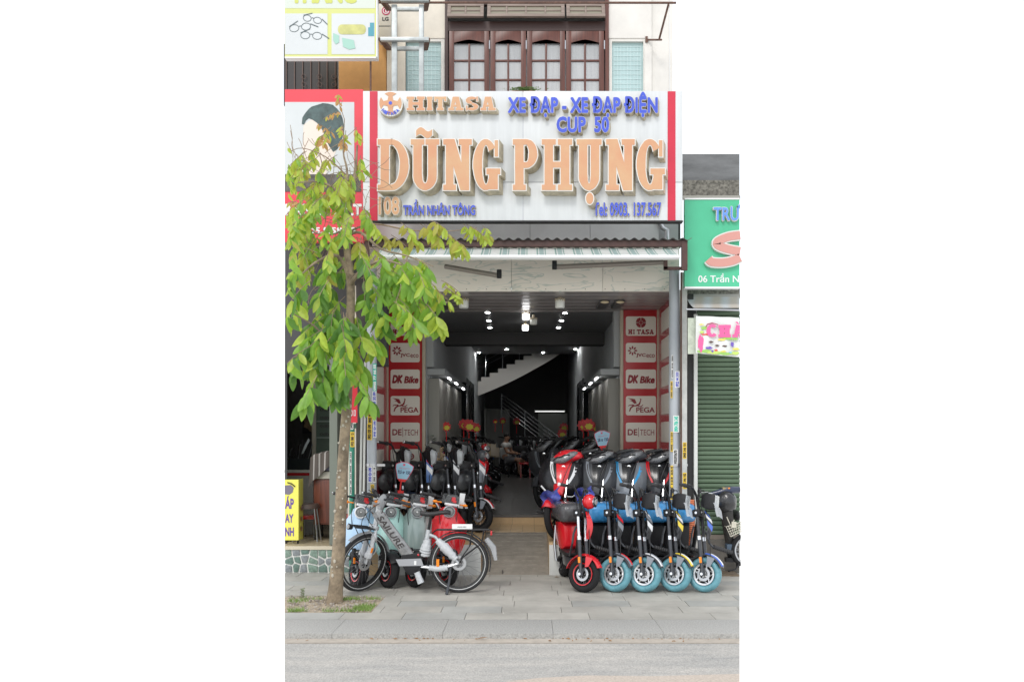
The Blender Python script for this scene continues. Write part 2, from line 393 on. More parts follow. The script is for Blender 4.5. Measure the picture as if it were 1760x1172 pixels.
for cx_, cd_, rx_, rd_, n0 in ((X(632, 8.25), 8.25, .14, .15, 420), (X(600, 8.72), 8.7, .13, .05, 120), (X(640, 8.72), 8.72, .1, .04, 60), (X(504, 8.12), 8.12, .14, .05, 150), (X(510, 8.6), 8.6, .12, .08, 90), (X(585, 8.12), 8.11, .2, .03, 110), (X(545, 8.7), 8.72, .3, .03, 60)):
    for i in range(n0):
        a = rnd.uniform(0, 2 * PI); q = rnd.random() ** .5; x = cx_ + rx_ * q * cos(a); y = cd_ + rd_ * q * sin(a)
        if x < XL(y) + .03 or x > PX[1] - .01: continue
        h_ = rnd.uniform(.015, .055); b = rnd.uniform(0, 2 * PI); lx, ly = cos(b) * h_ * .5, sin(b) * h_ * .5
        mb.add([(x - .003, y, 0), (x + .003, y, 0), (x + lx, y + ly, h_)], [(0, 1, 2)])
tag(mb.build('grass', grass_m), kind='stuff')
# small weed
wd = empty('weed', (X(520, 8.75), 8.75, 0), 0, 'small leafy green weed growing in the tree pit at the left', 'weed')
mb = MB(); mb.tube([(0, 0, -.01), (.01, 0, .05), (.0, 0, .1)], .002, 5); mb.build('stem', grass_m, wd)
for i in range(22):
    a = i * 2.4; z = .02 + .004 * i; mb = MB(); L0 = .03
    mb.add([(0, 0, z), (L0 * .5 * cos(a) - .008 * sin(a), L0 * .5 * sin(a) + .008 * cos(a), z + .012), (L0 * cos(a), L0 * sin(a), z + .008), (L0 * .5 * cos(a) + .008 * sin(a), L0 * .5 * sin(a) - .008 * cos(a), z + .01)], [(0, 1, 2, 3)])
    mb.build('leaf', grass_m, wd)

# ------------------------------------------------------------------ the bike shop building
WF = 10.68; WB = 12.3; XWL, XWR = X(664, WB), X(1133, WB); ZC = Z(533, WB); ZP = .41; ZF = .55
shop = empty('shop_building', (0, WF, 0), 0, 'narrow two storey bike shop with open ground floor and upper wooden windows', 'building')
shop.location = (0, 0, 0)
tan = mat('tan_tile', (.56, .39, .21), .35, nz=(5, .12)); cream = mat('cream_wall', (.70, .65, .56), .75, nz=(2.5, .12)); white_w = mat('white_wall', (.70, .68, .64), .8, nz=(2, .1))
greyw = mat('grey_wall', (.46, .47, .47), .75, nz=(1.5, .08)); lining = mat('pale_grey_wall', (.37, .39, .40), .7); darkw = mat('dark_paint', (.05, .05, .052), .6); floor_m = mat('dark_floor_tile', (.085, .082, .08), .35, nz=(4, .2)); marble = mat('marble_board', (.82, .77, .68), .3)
# marble veins
N_ = marble.node_tree.nodes; L_ = marble.node_tree.links; tc = N_.new('ShaderNodeTexCoord'); mp = N_.new('ShaderNodeMapping'); mp.inputs['Rotation'].default_value = (0, R(-35), 0); mp.inputs['Scale'].default_value = (1, 1, 4.5)
n1 = N_.new('ShaderNodeTexNoise'); n1.inputs['Scale'].default_value = 1.7; n1.inputs['Detail'].default_value = 3; n1.inputs['Distortion'].default_value = .8
cr = N_.new('ShaderNodeValToRGB'); E = cr.color_ramp.elements; E[0].position = .475; E[0].color = (.82, .77, .68, 1); E[1].position = .52; E[1].color = (.82, .77, .68, 1); q = E.new(.5); q.color = (.52, .56, .50, 1)
L_.new(tc.outputs['Object'], mp.inputs[0]); L_.new(mp.outputs[0], n1.inputs['Vector']); L_.new(n1.outputs['Fac'], cr.inputs[0]); L_.new(cr.outputs[0], N_['Principled BSDF'].inputs['Base Color'])
EDGE = 10.24
# raised platform in two halves with the ramp between, the blocks in front faced white
conc = mat('ramp_concrete', (.245, .22, .185), .85, nz=(6, .18), bump=(45, .6))
RX0, RX1 = X(828, 10.35), X(943, 10.35)
bx('platform', tan, shop, X(627, 10.68), RX0 - .002, EDGE + .012, WB - .002, -.02, ZP)
bx('platform', tan, shop, RX1 + .002, X(1172, 10.68), EDGE + .012, WB - .002, -.02, ZP)
facing = mat('white_facing_board', (.56, .57, .55), .45, nz=(3, .08))
bx('facing_board', facing, shop, RX1 + .004, X(1172, 10.24), EDGE - .012, EDGE + .01, .0, ZP - .03, .003)
bx('facing_board', facing, shop, X(650, 10.24), RX0 - .004, EDGE - .012, EDGE + .01, .0, ZP - .03, .003)
mb = MB(); r1 = 11.35
mb.add([(x, y, z) for x in (RX0, RX1) for y, z in ((EDGE + .01, .004), (r1, ZP - .004), (WB - .004, ZP - .004), (WB - .004, -.02), (EDGE + .01, -.02))], [(0, 1, 2, 3, 4), (9, 8, 7, 6, 5), (0, 5, 6, 1), (1, 6, 7, 2), (2, 7, 8, 3), (3, 8, 9, 4), (4, 9, 5, 0)])
mb.k = 0; mb.build('ramp', conc, shop)
mb = MB()
for i in range(11):
    t = i / 11 + .04; y = EDGE + .01 + (r1 - EDGE - .01) * t; z = .004 + (ZP - .008) * t
    mb.box(RX0 + .04, RX1 - .04, y - .008, y + .008, z - .01, z + .006)
mb.build('ramp_rib', mat('worn_rib', (.275, .25, .21), .85, nz=(12, .3)), shop, kind='stuff')
MB().box(X(864, 10.35) - .006, X(864, 10.35) + .006, EDGE + .02, EDGE + .1, -.01, .052).build('ramp_joint', mat('joint_dark', (.1, .09, .08), .9), shop)
for k in range(5):
    a_ = RX0 + (RX1 - RX0) * k / 5; bx('step_tile', tan, shop, a_ + .002, a_ + (RX1 - RX0) / 5 - .002, r1 + .03, WB - .014, ZP - .003, ZP + .004)
# tan step tiles on platform top and riser
for i, x in enumerate([RX0 + .02 + k * .33 for k in range(-5, 7)]):
    bx('step_tile', tan, shop, x + .002, x + .328, WB - .001, WB + .012, ZP + .002, ZF - .028)
bx('floor_slab', floor_m, shop, XWL, XWR, WB + .012, 29, -.02, ZF)
bx('door_track', mat('track_metal', (.12, .115, .11), .4, .6), shop, X(735, WB), X(1068, WB), WB - .012, WB + .06, ZF - .027, ZF + .012)
FT = .8
for i in range(5):
    for j in range(14):
        x0 = X(735, WB) + i * .62; y0 = WB + .1 + j * FT
        if x0 < 1.2: bx('floor_tile', floor_m, shop, x0 + .003, min(x0 + .617, 1.4), y0 + .003, y0 + FT - .003, ZF + .0005, ZF + .006)
# inside
IL, IR = X(732, WB), X(1068, WB)
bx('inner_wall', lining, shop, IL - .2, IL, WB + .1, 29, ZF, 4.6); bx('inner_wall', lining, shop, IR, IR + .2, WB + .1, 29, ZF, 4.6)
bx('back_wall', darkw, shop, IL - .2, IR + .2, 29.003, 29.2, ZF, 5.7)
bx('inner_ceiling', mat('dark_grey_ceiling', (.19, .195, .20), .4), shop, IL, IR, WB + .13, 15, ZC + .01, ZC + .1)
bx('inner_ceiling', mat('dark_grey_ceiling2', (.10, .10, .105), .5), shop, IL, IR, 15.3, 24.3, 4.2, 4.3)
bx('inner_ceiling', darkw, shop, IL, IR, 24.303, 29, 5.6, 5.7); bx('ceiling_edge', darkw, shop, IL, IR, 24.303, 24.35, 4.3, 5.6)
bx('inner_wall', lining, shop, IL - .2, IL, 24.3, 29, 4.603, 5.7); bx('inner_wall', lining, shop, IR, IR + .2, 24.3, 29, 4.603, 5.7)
bx('beam', darkw, shop, IL + .003, IR - .003, 15.003, 15.3, 3.43, 4.3)
for s_, a in ((1, IL), (-1, IR)):
    w = .27 if s_ > 0 else .3
    bx('wall_ledge', lining, shop, min(a, a + s_ * w) + (.002 if s_ > 0 else 0), max(a, a + s_ * w) - (0 if s_ > 0 else .002), WB + .13, 17.2, 2.68, 2.77)
    for k in range(4): bx('wall_cupboard', mat('beige_cupboard', (.30, .29, .26), .6), shop, min(a, a + s_ * .17), max(a, a + s_ * .17), WB + .3 + k * 1.05, WB + 1.32 + k * 1.05, ZF + .02, 2.64, .008)
    for k in range(3):
        bx('glass_rack', glassd, shop, min(a + s_ * .02, a + s_ * .2), max(a + s_ * .02, a + s_ * .2), 17.4 + k * .9, 18.2 + k * .9, ZF + .5, 2.9)
        mb = MB(); 
        for q in range(4): mb.cyl((a + s_ * .22, 17.5 + k * .9 + q * .17, ZF + .4), (a + s_ * .22, 17.5 + k * .9 + q * .17, 3.0), .012, n=6)
        mb.build('rack_bar', chrome, shop)
    glow = mat('led_tube', (1, 1, 1), .5, emis=8)
    for k, (dd) in enumerate((12.9, 14.1, 15.6)):
        t = empty('led_tube_light', (a + s_ * (w + .03), dd, 2.655), 0, ('short bright LED tube under the %s wall ledge, %s from the street' % ('left' if s_ > 0 else 'right', ('first', 'second', 'third')[k])), 'light')
        mb = MB(); mb.box(-.018, .018, -.2, .2, .008, .024); mb.build('lamp_housing', white_pl, t); mb = MB(); mb.cyl((0, -.19, -.004), (0, .19, -.004), .013, n=8); mb.build('lamp_tube', glow, t)
# upper block pieces (soffit columns) near the door
bx('wall_column', lining, shop, IL + .002, IL + .1, WB + .1, WB + .35, 2.8, ZC); bx('wall_column', lining, shop, IR - .1, IR - .002, WB + .1, WB + .35, 2.8, ZC)
# stair at the back: saw-tooth steps, curved soffit, railing
sd = 25.0; sm = mat('stair_plaster', (.70, .68, .64), .7)
mb = MB(); top = []; n_s = 11
xs0, zs0 = X(798, sd), Z(670, sd); tr, ri = .26, .131
for i in range(n_s): top += [(xs0 + i * tr, zs0 + i * ri), (xs0 + i * tr, zs0 + (i + 1) * ri)] if i else [(xs0, zs0), (xs0, zs0 + ri)]
end = (xs0 + n_s * tr, zs0 + n_s * ri)
und = [(end[0] + .55, end[1] - .02)] + [(xs0 + (n_s * tr + .1) * t, zs0 - .34 + n_s * ri * t - .10 * sin(PI * t)) for t in [1 - k / 12 for k in range(1, 13)]]
mb.prism(top + [end] + und, sd, sd + .04); stair = empty('staircase', (0, 0, 0), 0, 'pale curved staircase with chrome railing at the back of the shop', 'staircase')
mb.build('stringer', sm, stair, smooth=0)
mb = MB()
for i in range(n_s): mb.box(xs0 + i * tr - .02, xs0 + (i + 1) * tr, sd + .042, sd + 1.0, zs0 + (i + 1) * ri - .03, zs0 + (i + 1) * ri - .002)
mb.build('step', mat('stair_tread', (.06, .05, .045), .3), stair)
mb = MB()
for i in range(0, n_s, 2): mb.cyl((xs0 + (i + .5) * tr, sd + .06, zs0 + (i + 1) * ri), (xs0 + (i + .5) * tr, sd + .06, zs0 + (i + 1) * ri + .75), .014, n=6)
for h_ in (.3, .45, .6): mb.cyl((xs0, sd + .06, zs0 + ri + h_), (xs0 + n_s * tr, sd + .06, zs0 + n_s * ri + ri + h_), .01, n=6)
mb.cyl((xs0, sd + .06, zs0 + ri + .76), (xs0 + n_s * tr, sd + .06, zs0 + n_s * ri + ri + .76), .02, n=6); mb.build('railing', chrome, stair)
mb = MB(); p0, p1 = W(862, 676, 26.2), W(985, 770, 25.8)
for k in range(5): o_ = Vector((0, 0, -.13 * k)); mb.cyl(p0 + o_, p1 + o_, .016 if k else .024, n=6)
for t in (0, .33, .66, 1): q = p0.lerp(p1, t); mb.cyl(q, q + Vector((0, 0, -.85)), .018, n=6)
mb.build('lower_railing', chrome, stair)
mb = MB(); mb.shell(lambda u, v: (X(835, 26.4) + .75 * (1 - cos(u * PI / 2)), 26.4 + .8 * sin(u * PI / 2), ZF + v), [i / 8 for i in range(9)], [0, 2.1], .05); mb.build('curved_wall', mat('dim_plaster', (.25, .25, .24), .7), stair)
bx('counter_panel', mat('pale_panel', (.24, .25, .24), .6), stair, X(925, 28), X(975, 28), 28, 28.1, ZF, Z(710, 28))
t = empty('ceiling_tube_light', W(945, 707, 27.7), 0, 'long dim tube light low at the back wall right of the stairs', 'light')
mb = MB(); mb.cyl((-.5, 0, 0), (.5, 0, 0), .012, n=8); mb.build('lamp_tube', mat('dim_tube', (1, 1, .97), .5, emis=1.3), t); mb = MB(); mb.box(-.52, .52, .0, .05, .018, .05); mb.build('lamp_housing', white_pl, t)
# recessed spots
spot = mat('spot_glow', (1, 1, 1), .5, emis=30); spot2 = mat('rear_spot_glow', (1, .99, .97), .5, emis=330)
spots = [(838, 537, ZC), (971, 538, ZC), (840, 551, ZC), (965, 551, ZC), (842, 563, ZC), (960, 563, ZC), (810, 599, 4.2), (860, 593, 4.2), (871, 600, 4.2), (823, 606, 4.2), (983, 593, 4.2), (989, 600, 4.2), (934, 606, 4.2)]
spot_l = ['nearest the street in the left row inside', 'nearest the street in the right row inside', 'middle of the left row of three', 'middle of the right row of three', 'innermost of the left row, before the beam', 'innermost of the right row, before the beam', 'leftmost one just below the beam', 'above the stairs, left of centre, upper', 'above the stairs, left of centre, lower', 'lowest at the left over the stairs', 'rear right, just below the beam', 'rear right, lower of two', 'rear centre, at the top of the stairs']
for i, (px, py, zc) in enumerate(spots):
    d = (zc - H) * F / (HY - py)
    t = empty('recessed_spotlight', (X(px, d), d, zc), 0, 'round ceiling spotlight, ' + spot_l[i], 'light', 'ceiling spots front' if zc < 4 else 'ceiling spots rear')
    mb = MB(); mb.lathe([(.048, -.003), (.048, .002)], n=16); mb.build('lamp_ring', white_pl, t); mb = MB(); mb.lathe([(.036, -.006), (.036, -.004)], n=16); mb.build('lamp_disc', spot if zc < 4 else spot2, t)

# porch: side walls, ceiling boards, marble fascia
slatm = mat('ceiling_slat', (.36, .34, .33), .25, nz=(3, .08))
bx('side_wall', cream, shop, X(627, WF) - .2, X(627, WF), WF - .1, WB + .1, ZP, ZC + .05)
bx('side_wall', cream, shop, XWR, XWR + .2, WF + .2, WB + .1, ZP, ZC + .05)
bx('side_wall', cream, shop, XWL - .2, XWL, WF + .2, WB + .1, ZP, ZC + .05)
y = WF + .03; k = 0
while y < WB + .1:
    bx('ceiling_slat', slatm, shop, X(627, WF) + .01, X(1168, WF), y, y + .136, ZC + .004 * (k % 2), ZC + .02 + .004 * (k % 2)); y += .14; k += 1
fx = [627, 706, 880, 1036 + 80, 1168]
for a, b in ((627, 703), (703, 879), (879, 1036), (1036, 1168)):
    bx('fascia_board', marble, shop, X(a, WF) + .002, X(b, WF) - .002, WF, WF + .028, Z(501, WF), Z(425, WF), .002)
screw = mat('rust_screw', (.12, .08, .05), .7)
mb = MB()
for px in range(700, 1160, 34): mb.ell((X(px, WF), WF - .002, Z(497, WF)), (.006, .004, .006), 6, 3)
mb.build('screw', screw, shop, kind='stuff')
bx('lintel', greyw, shop, XWL, XWR, WF + .06, WF + .12, ZC + .06, 4.6)
# upper front
UZ0, UZ1 = Z(425, WF), Z(-30, WF)
panelm = mat('grey_metal_panel', (.74, .75, .74), .5, nz=(1.4, .1))
for a, b in ((640, 743), (743, 911), (911, 1014), (1014, 1132)):
    bx('wall_panel', panelm, shop, X(a, WF) + .003, X(b, WF) - .003, WF - .03, WF - .004, Z(424, WF), Z(365, WF))
bx('recess', darkw, shop, X(1132, WF), X(1172, WF), WF + .1, WF + .12, Z(424, WF), Z(365, WF))
mb = MB(); mb.tube([W(1130, 372, WF - .05), W(1138, 392, WF - .05), W(1146, 396, WF - .05), W(1146, 412, WF - .05)], .035, 10); mb.build('drain_pipe', alu, shop)
U0, UD = Z(366, WF), WF
def ub(name, m, a, b, t, bt, y0=0, y1=.2, **k): return bx(name, m, shop, X(a, UD), X(b, UD), UD + y0, UD + y1, Z(bt, UD), Z(t, UD), **k)
ub('wall', cream, 665, 697, -30, 366); ub('wall', cream, 697, 765, -30, 66); ub('wall', white_w, 1045, 1108, -30, 66); ub('wall', white_w, 1108, 1120, -30, 366)
ub('wall', white_w, 1120, 1151, -30, 366, .05, .25); ub('wall', cream, 697, 765, 165, 366); ub('wall', white_w, 1045, 1108, 165, 366)
ub('wall', cream, 765, 1045, 165, 366)
bx('wall_return', white_w, shop, X(1151, UD) + .002, X(1151, UD) + .05, UD + .05, UD + 9, U0, UZ1)
bx('wall_return', cream, shop, X(665, UD) - .05, X(665, UD) - .002, UD + .05, UD + 9, U0, UZ1)
bx('roof_slab', greyw, shop, X(665, UD), X(1151, UD), UD + .3, UD + 9, UZ1 - .1, UZ1)
bx('room_back', greyw, shop, X(665, UD), X(1151, UD), UD + 1.5, UD + 1.6, U0, UZ1 - .12)
# frosted side windows
frost = mat('frosted_glass', (.40, .55, .55), .3, nz=(3, .1))
for a, b in ((697, 758), (1052, 1106)):
    w_ = MB(); w_.box(X(a - 4, UD), X(b + 4, UD), UD + .02, UD + .06, Z(166, UD), Z(155 + 0, UD)); 
    fr = MB()
    for x0, x1, z0, z1 in ((a - 5, a, 66, 166), (b, b + 6, 66, 166), (a, b, 66, 71)): fr.box(X(x0, UD), X(x1, UD), UD + .01, UD + .12, Z(z1, UD), Z(z0, UD))
    f_ = fr.build('window', white_w, shop)
    g_ = MB(); g_.box(X(a, UD), X(b, UD), UD + .05, UD + .06, Z(166, UD), Z(71, UD)); g_.build('pane', frost, f_)
    g_ = MB(); n1 = 9
    for k in range(n1): xx = a + 4 + k * (b - a - 8) / (n1 - 1); g_.box(X(xx, UD) - .003, X(xx, UD) + .003, UD + .046, UD + .0495, Z(166, UD), Z(76, UD))
    for k in range(11): zz = 78 + k * 8; g_.box(X(a + 3, UD), X(b - 3, UD), UD + .044, UD + .0455, Z(zz, UD) - .003, Z(zz, UD) + .003)
    g_.build('glass_pattern', mat('frost_line', (.55, .68, .68), .4), f_)
# wooden window set
wood = mat('dark_red_wood', (.115, .035, .022), .38, nz=(3, .35), wave=(14, 14, 1)); woodg = mat('weathered_wood', (.24, .185, .155), .6, nz=(3, .3), wave=(1, 14, 14)); woodd = mat('dark_wood', (.045, .02, .016), .45)
curt = mat('net_curtain', (.60, .60, .60), .9, nz=(1.2, .22), wave=(26, 1, .7)); pane = mat('window_glass', (.85, .88, .9), .05, alpha=.25)
ub('window_frame', woodd, 765, 770, -30, 160, -.03, .1); ub('window_frame', wood, 1040, 1046, -30, 160, -.03, .1); ub('window_frame', woodd, 770, 1040, 38, 54, -.01, .08)
ub('window_frame', woodd, 770, 1040, -30, 9, -.01, .05)
MB().box(X(770, UD), X(1040, UD), UD + .16, UD + .17, Z(170, UD), Z(54, UD)).build('curtain', curt, shop)
for a, b in ((772, 841), (843, 904), (906, 971), (973, 1038)):
    f_ = MB(); y0, y1 = UD - .02, UD + .03; o1, o2 = a + 8.5, b - 8.5
    Xa, Xb, Xo, Xp = X(a, UD), X(b, UD), X(o1, UD), X(o2, UD)
    f_.box(Xa, Xo, y0, y1, Z(170, UD), Z(55, UD)); f_.box(Xp, Xb, y0, y1, Z(170, UD), Z(55, UD))
    # arched top rail
    pts = [(Xo, Z(55, UD)), (Xo, Z(77, UD))]
    for k in range(13):
        t = k / 12; s_ = abs(t - .5) * 2; pts.append((Xo + (Xp - Xo) * t, Z(70 + 6 * (s_ ** 1.5 if s_ < .8 else .72 + (s_ - .8)), UD)))
    pts += [(Xp, Z(77, UD)), (Xp, Z(55, UD))]; f_.prism(pts, y0 + .003, y1 - .003)
    f_.box((Xo + Xp) / 2 - .012, (Xo + Xp) / 2 + .012, y0 + .006, y1 - .006, Z(170, UD), Z(71, UD))
    for zz in (105, 138): f_.box(Xo, Xp, y0 + .01, y1 - .01, Z(zz, UD) - .012, Z(zz, UD) + .012)
    sh = f_.build('shutter', wood, shop, bevel=.003)
    for i_, (q0, q1) in enumerate(((Xo, (Xo + Xp) / 2 - .013), ((Xo + Xp) / 2 + .013, Xp))):
        for z0, z1 in ((104, 72), (137, 107), (170, 140)): MB().box(q0, q1, UD + .003, UD + .006, Z(z0, UD), Z(z1, UD)).build('pane', pane, sh)
    mb = MB(); mb.cyl((Xb + .004, UD - .03, Z(87, UD)), (Xb + .004, UD - .03, Z(72, UD)), .008, n=6); mb.build('hinge', steel, sh)
# tilted transom panels
for a, b, np_ in ((770, 832, 2), (838, 970, 3), (973, 1039, 2)):
    f_ = MB(); T_ = Matrix.Translation((0, UD - .03, Z(10, UD))) @ Matrix.Rotation(R(-22), 4, 'X') @ Matrix.Translation((0, 0, 0)); f_.T = T_
    hh = (37 - 9) * UD / F * 1.06; xa, xb = X(a, UD), X(b, UD); r_ = .045
    f_.box(xa, xb, -.015, .015, -r_, 0); f_.box(xa, xb, -.015, .015, -hh, -hh + r_); f_.box(xa, xa + r_, -.014, .014, -hh + r_, -r_); f_.box(xb - r_, xb, -.014, .014, -hh + r_, -r_)
    f_.box(xa, xb, -.008, .0, -hh / 2 - .009, -hh / 2 + .009)
    n2_ = {2: 2, 3: 4}[np_]
    for k in range(1, n2_): xx = xa + (xb - xa) * k / n2_; f_.box(xx - .01, xx + .01, -.01, .0, -hh + r_, -r_)
    f_.k = 0; p_ = f_.build('transom', woodg, shop, bevel=.003); g_ = MB(T_); g_.box(xa + .02, xb - .02, .002, .006, -hh + .02, -.02); g_.build('pane', mat('olive_pane', (.22, .20, .15), .5), p_)
# clothes rail in front of the windows
rail = empty('awning_rail', (0, 0, 0), 0, 'thin rusty horizontal rail on angled brackets above the wooden windows', 'rail')
rust = mat('rusty_steel', (.14, .075, .055), .75, nz=(20, .4)); mb = MB(); mb.cyl(W(640, 5, UD - .5), W(1162, 5.5, UD - .5), .014, n=8); mb.build('pipe', rust, rail)
mb = MB(); mb.cyl(W(1149, 8, UD - .5), W(1133, 68, UD - .15), .014, n=6); mb.cyl(W(1112, 69, UD), W(1137, 69, UD - .2), .012, n=6); mb.box(X(1109, UD), X(1113, UD), UD - .02, UD - .001, Z(74, UD), Z(64, UD)); mb.build('bracket', rust, rail)
mb = MB(); mb.cyl(W(1151, 10, UD - .48), W(1151, 160, UD - .4), .004, n=5); mb.build('cord', white_pl, rail)
# ================================================================== SIGN BOARD
SD = 9.6
def sx(px): return X(px, SD)
def sz(py): return Z(py, SD)
sign = empty('shop_sign', (0, 0, 0), 0, 'large white sign board with raised orange DŨNG PHỤNG letters over the open shop', 'sign')
board = mat('sign_panel', (.60, .625, .635), .38, nz=(1.6, .06), wave=(9, 1, .7)); signred = mat('sign_red', (.54, .018, .05), .4, nz=(2, .1)); cream_side = mat('letter_side', (.52, .46, .34), .6, nz=(12, .3)); white_edge = mat('letter_edge', (.68, .68, .65), .5)
or_face = mat('orange_face', (.57, .36, .20), .5, nz=(2.2, .2), col2=(.56, .265, .145)); blue_face = mat('blue_face', (.05, .09, .56), .45, nz=(6, .15)); blackf = mat('frame_black', (.02, .02, .02), .5)
for a, b in ((624, 898.5), (899.5, 1173)):
    for t, bt in ((157, 313), (314, 379)):
        MB().box(sx(a), sx(b), SD, SD + .06, sz(bt), sz(t)).build('sheet', board, sign, bevel=.001)
MB().box(sx(624.5), sx(1172.5), SD + .02, SD + .10, sz(379), sz(158)).build('back_frame', steel, sign)
MB().box(sx(623), sx(1174), SD - .004, SD + .1, sz(381.5), sz(379.3)).build('frame_edge', blackf, sign)
for a, b in ((635.5, 649), (1147.5, 1161)): MB().box(sx(a), sx(b), SD - .003, SD + .01, sz(379.2), sz(157.5)).build('red_stripe', signred, sign)
def skew(mb):                                  # the returns of the boxes lean to the right towards the board
    y0 = min(v.y for v in mb.v); mb.v = [Vector((v.x + (v.y - y0) * .36, v.y, v.z - (v.y - y0) * .12)) for v in mb.v]
def slab_letter(ch, a, b, t, bt, ts, tq, depth=.13, e=.012, mark=None, parent=sign):
    w = sx(b) - sx(a); h_ = sz(t) - sz(bt); x0, z0 = sx(a), sz(bt)
    m1, m2, m3 = MB(), MB(), MB()
    slab_into(m1, ch, x0, z0, w, h_, ts, tq, SD - depth, SD - .004, e); slab_into(m2, ch, x0, z0, w, h_, ts, tq, SD - depth - .003, SD - depth - .0015, e * .9); slab_into(m3, ch, x0, z0, w, h_, ts, tq, SD - depth - .007, SD - depth - .0045, 0)
    if mark == 'tilde':
        pts = [(sx(a + 9), sz(t - 5)), (sx(a + 17), sz(t - 15)), (sx(a + 26), sz(t - 10)), (sx(a + 38), sz(t - 16))]
        def til(e):
            o = []; i_ = []
            for k in range(17):
                u = k / 16; x = sx(a + 9 + 27 * u); zc = sz(t - 10 - 4 * sin(u * 2 * PI) * 1.0 - u * 2); wd = (.045 + e) * (1 - abs(u - .5) * .5)
                o.append((x, zc + wd)); i_.append((x, zc - wd))
            o = [(o[0][0] - e, o[0][1])] + o + [(o[-1][0] + e, o[-1][1])]; i_ = [(i_[0][0] - e, i_[0][1])] + i_ + [(i_[-1][0] + e, i_[-1][1])]
            return [[o[k], o[k + 1], i_[k + 1], i_[k]] for k in range(len(o) - 1)]
        for q in til(e): m1.prism(q, SD - depth, SD - .004); m2.prism(q, SD - depth - .003, SD - depth - .0015)
        for q in til(0): m3.prism(q, SD - depth - .007, SD - depth - .0045)
    if mark == 'dot':
        for m_, e_, y0, y1 in ((m1, e, SD - depth, SD - .004), (m2, e, SD - depth - .003, SD - depth - .0015), (m3, 0, SD - depth - .007, SD - depth - .0045)):
            m_.prism([(sx((a + b) / 2 + 1) + (.042 + e_) * cos(k * PI / 10), sz(bt + 14) + (.066 + e_) * sin(k * PI / 10)) for k in range(20)], y0, y1)
    skew(m1); l_ = m1.build('letter', cream_side, parent, smooth=0); m2.build('letter_edge', white_edge, l_, smooth=0); m3.build('letter_face', or_face, l_, smooth=0)
for ch, a, b, mk in (('D', 653, 705, None), ('U', 709, 757, 'tilde'), ('N', 764, 812, None), ('G', 815, 860, None), ('P', 882, 923, None), ('H', 931, 982, None), ('U', 990, 1032, 'dot'), ('N', 1040, 1088, None), ('G', 1092, 1139, None)):
    slab_letter(ch, a, b, 247, 333, .098, .062, mark=mk)
for ch, a, b in zip('HITASA', (700, 734, 747, 771, 800, 826), (731, 745, 768, 797, 823, 852)): slab_letter(ch, a + 1, b, 172, 195, .05, .026, depth=.08, e=.007)
def raised(s, a, b, t, bt, m, off=.02, depth=.075, e=.02):
    src = text_bb(s); A, B = sx(a), sx(b); Z0, Z1 = sz(bt), sz(t); kx = (B - A) / (src[1] - src[0]); kz = (Z1 - Z0) / (src[3] - src[2])
    for ch, x0, x1, z0, z1 in chars(s, off):
        q = (A + (x0 - src[0]) * kx, A + (x1 - src[0]) * kx, Z0 + (z0 - src[2]) * kz, Z0 + (z1 - src[2]) * kz)
        g0 = off * .8; q = (q[0] - g0 * kx, q[1] + g0 * kx, q[2] - g0 * kz, q[3] + g0 * kz); g = e * kx; gz = e * kz
        mb = MB(); text_into(mb, ch, q[0] - g, q[1] + g, q[2] - gz, q[3] + gz, SD - depth, th=depth - .004, off=off + e); skew(mb); l_ = mb.build('letter', cream_side, sign, smooth=0)
        mb = MB(); text_into(mb, ch, q[0] - g * .8, q[1] + g * .8, q[2] - gz * .8, q[3] + gz * .8, SD - depth - .002, th=.001, off=off + e); mb.build('letter_edge', white_edge, l_, smooth=0)
        mb = MB(); text_into(mb, ch, *q, SD - depth - .005, th=.002, off=off); mb.build('letter_face', m, l_, smooth=0)
raised('XE ĐẠP - XE ĐẠP ĐIỆN', 874, 1128, 164, 205, blue_face, .045, .07, .022)
raised('CUP  50', 957, 1045, 206, 231, blue_face, .045, .07, .022)
raised('108', 653, 687, 342, 371, or_face, .03, .06, .03)
raised('TRẦN NHÂN TÔNG', 694, 817, 345, 371, blue_face, .03, .03, .014)
raised('Tel: 0903. 137.567', 1020, 1135, 350, 372, blue_face, .03, .03, .014)
# round emblem: cross of four arms with hub
em_c = (sx(673), sz(184)); mb = MB(); circ = lambda r, n=28, c=em_c: [(c[0] + r * cos(2 * PI * k / n), c[1] + r * sin(2 * PI * k / n)) for k in range(n)]
mb.prism(circ(.145), SD - .07, SD - .004); emb = mb.build('emblem', cream_side, sign); mb = MB(); mb.prism(circ(.143), SD - .073, SD - .0715); mb.build('emblem_plate', white_edge, emb)
mb = MB()
for k in range(4):
    c0 = (em_c[0], em_c[1] + .012)
    a0 = 90 * k + 45
    o_ = [(c0[0] + .128 * cos(R(a0 - 45 + 12 + j * 9.5)), c0[1] + .128 * sin(R(a0 - 45 + 12 + j * 9.5))) for j in range(8)]
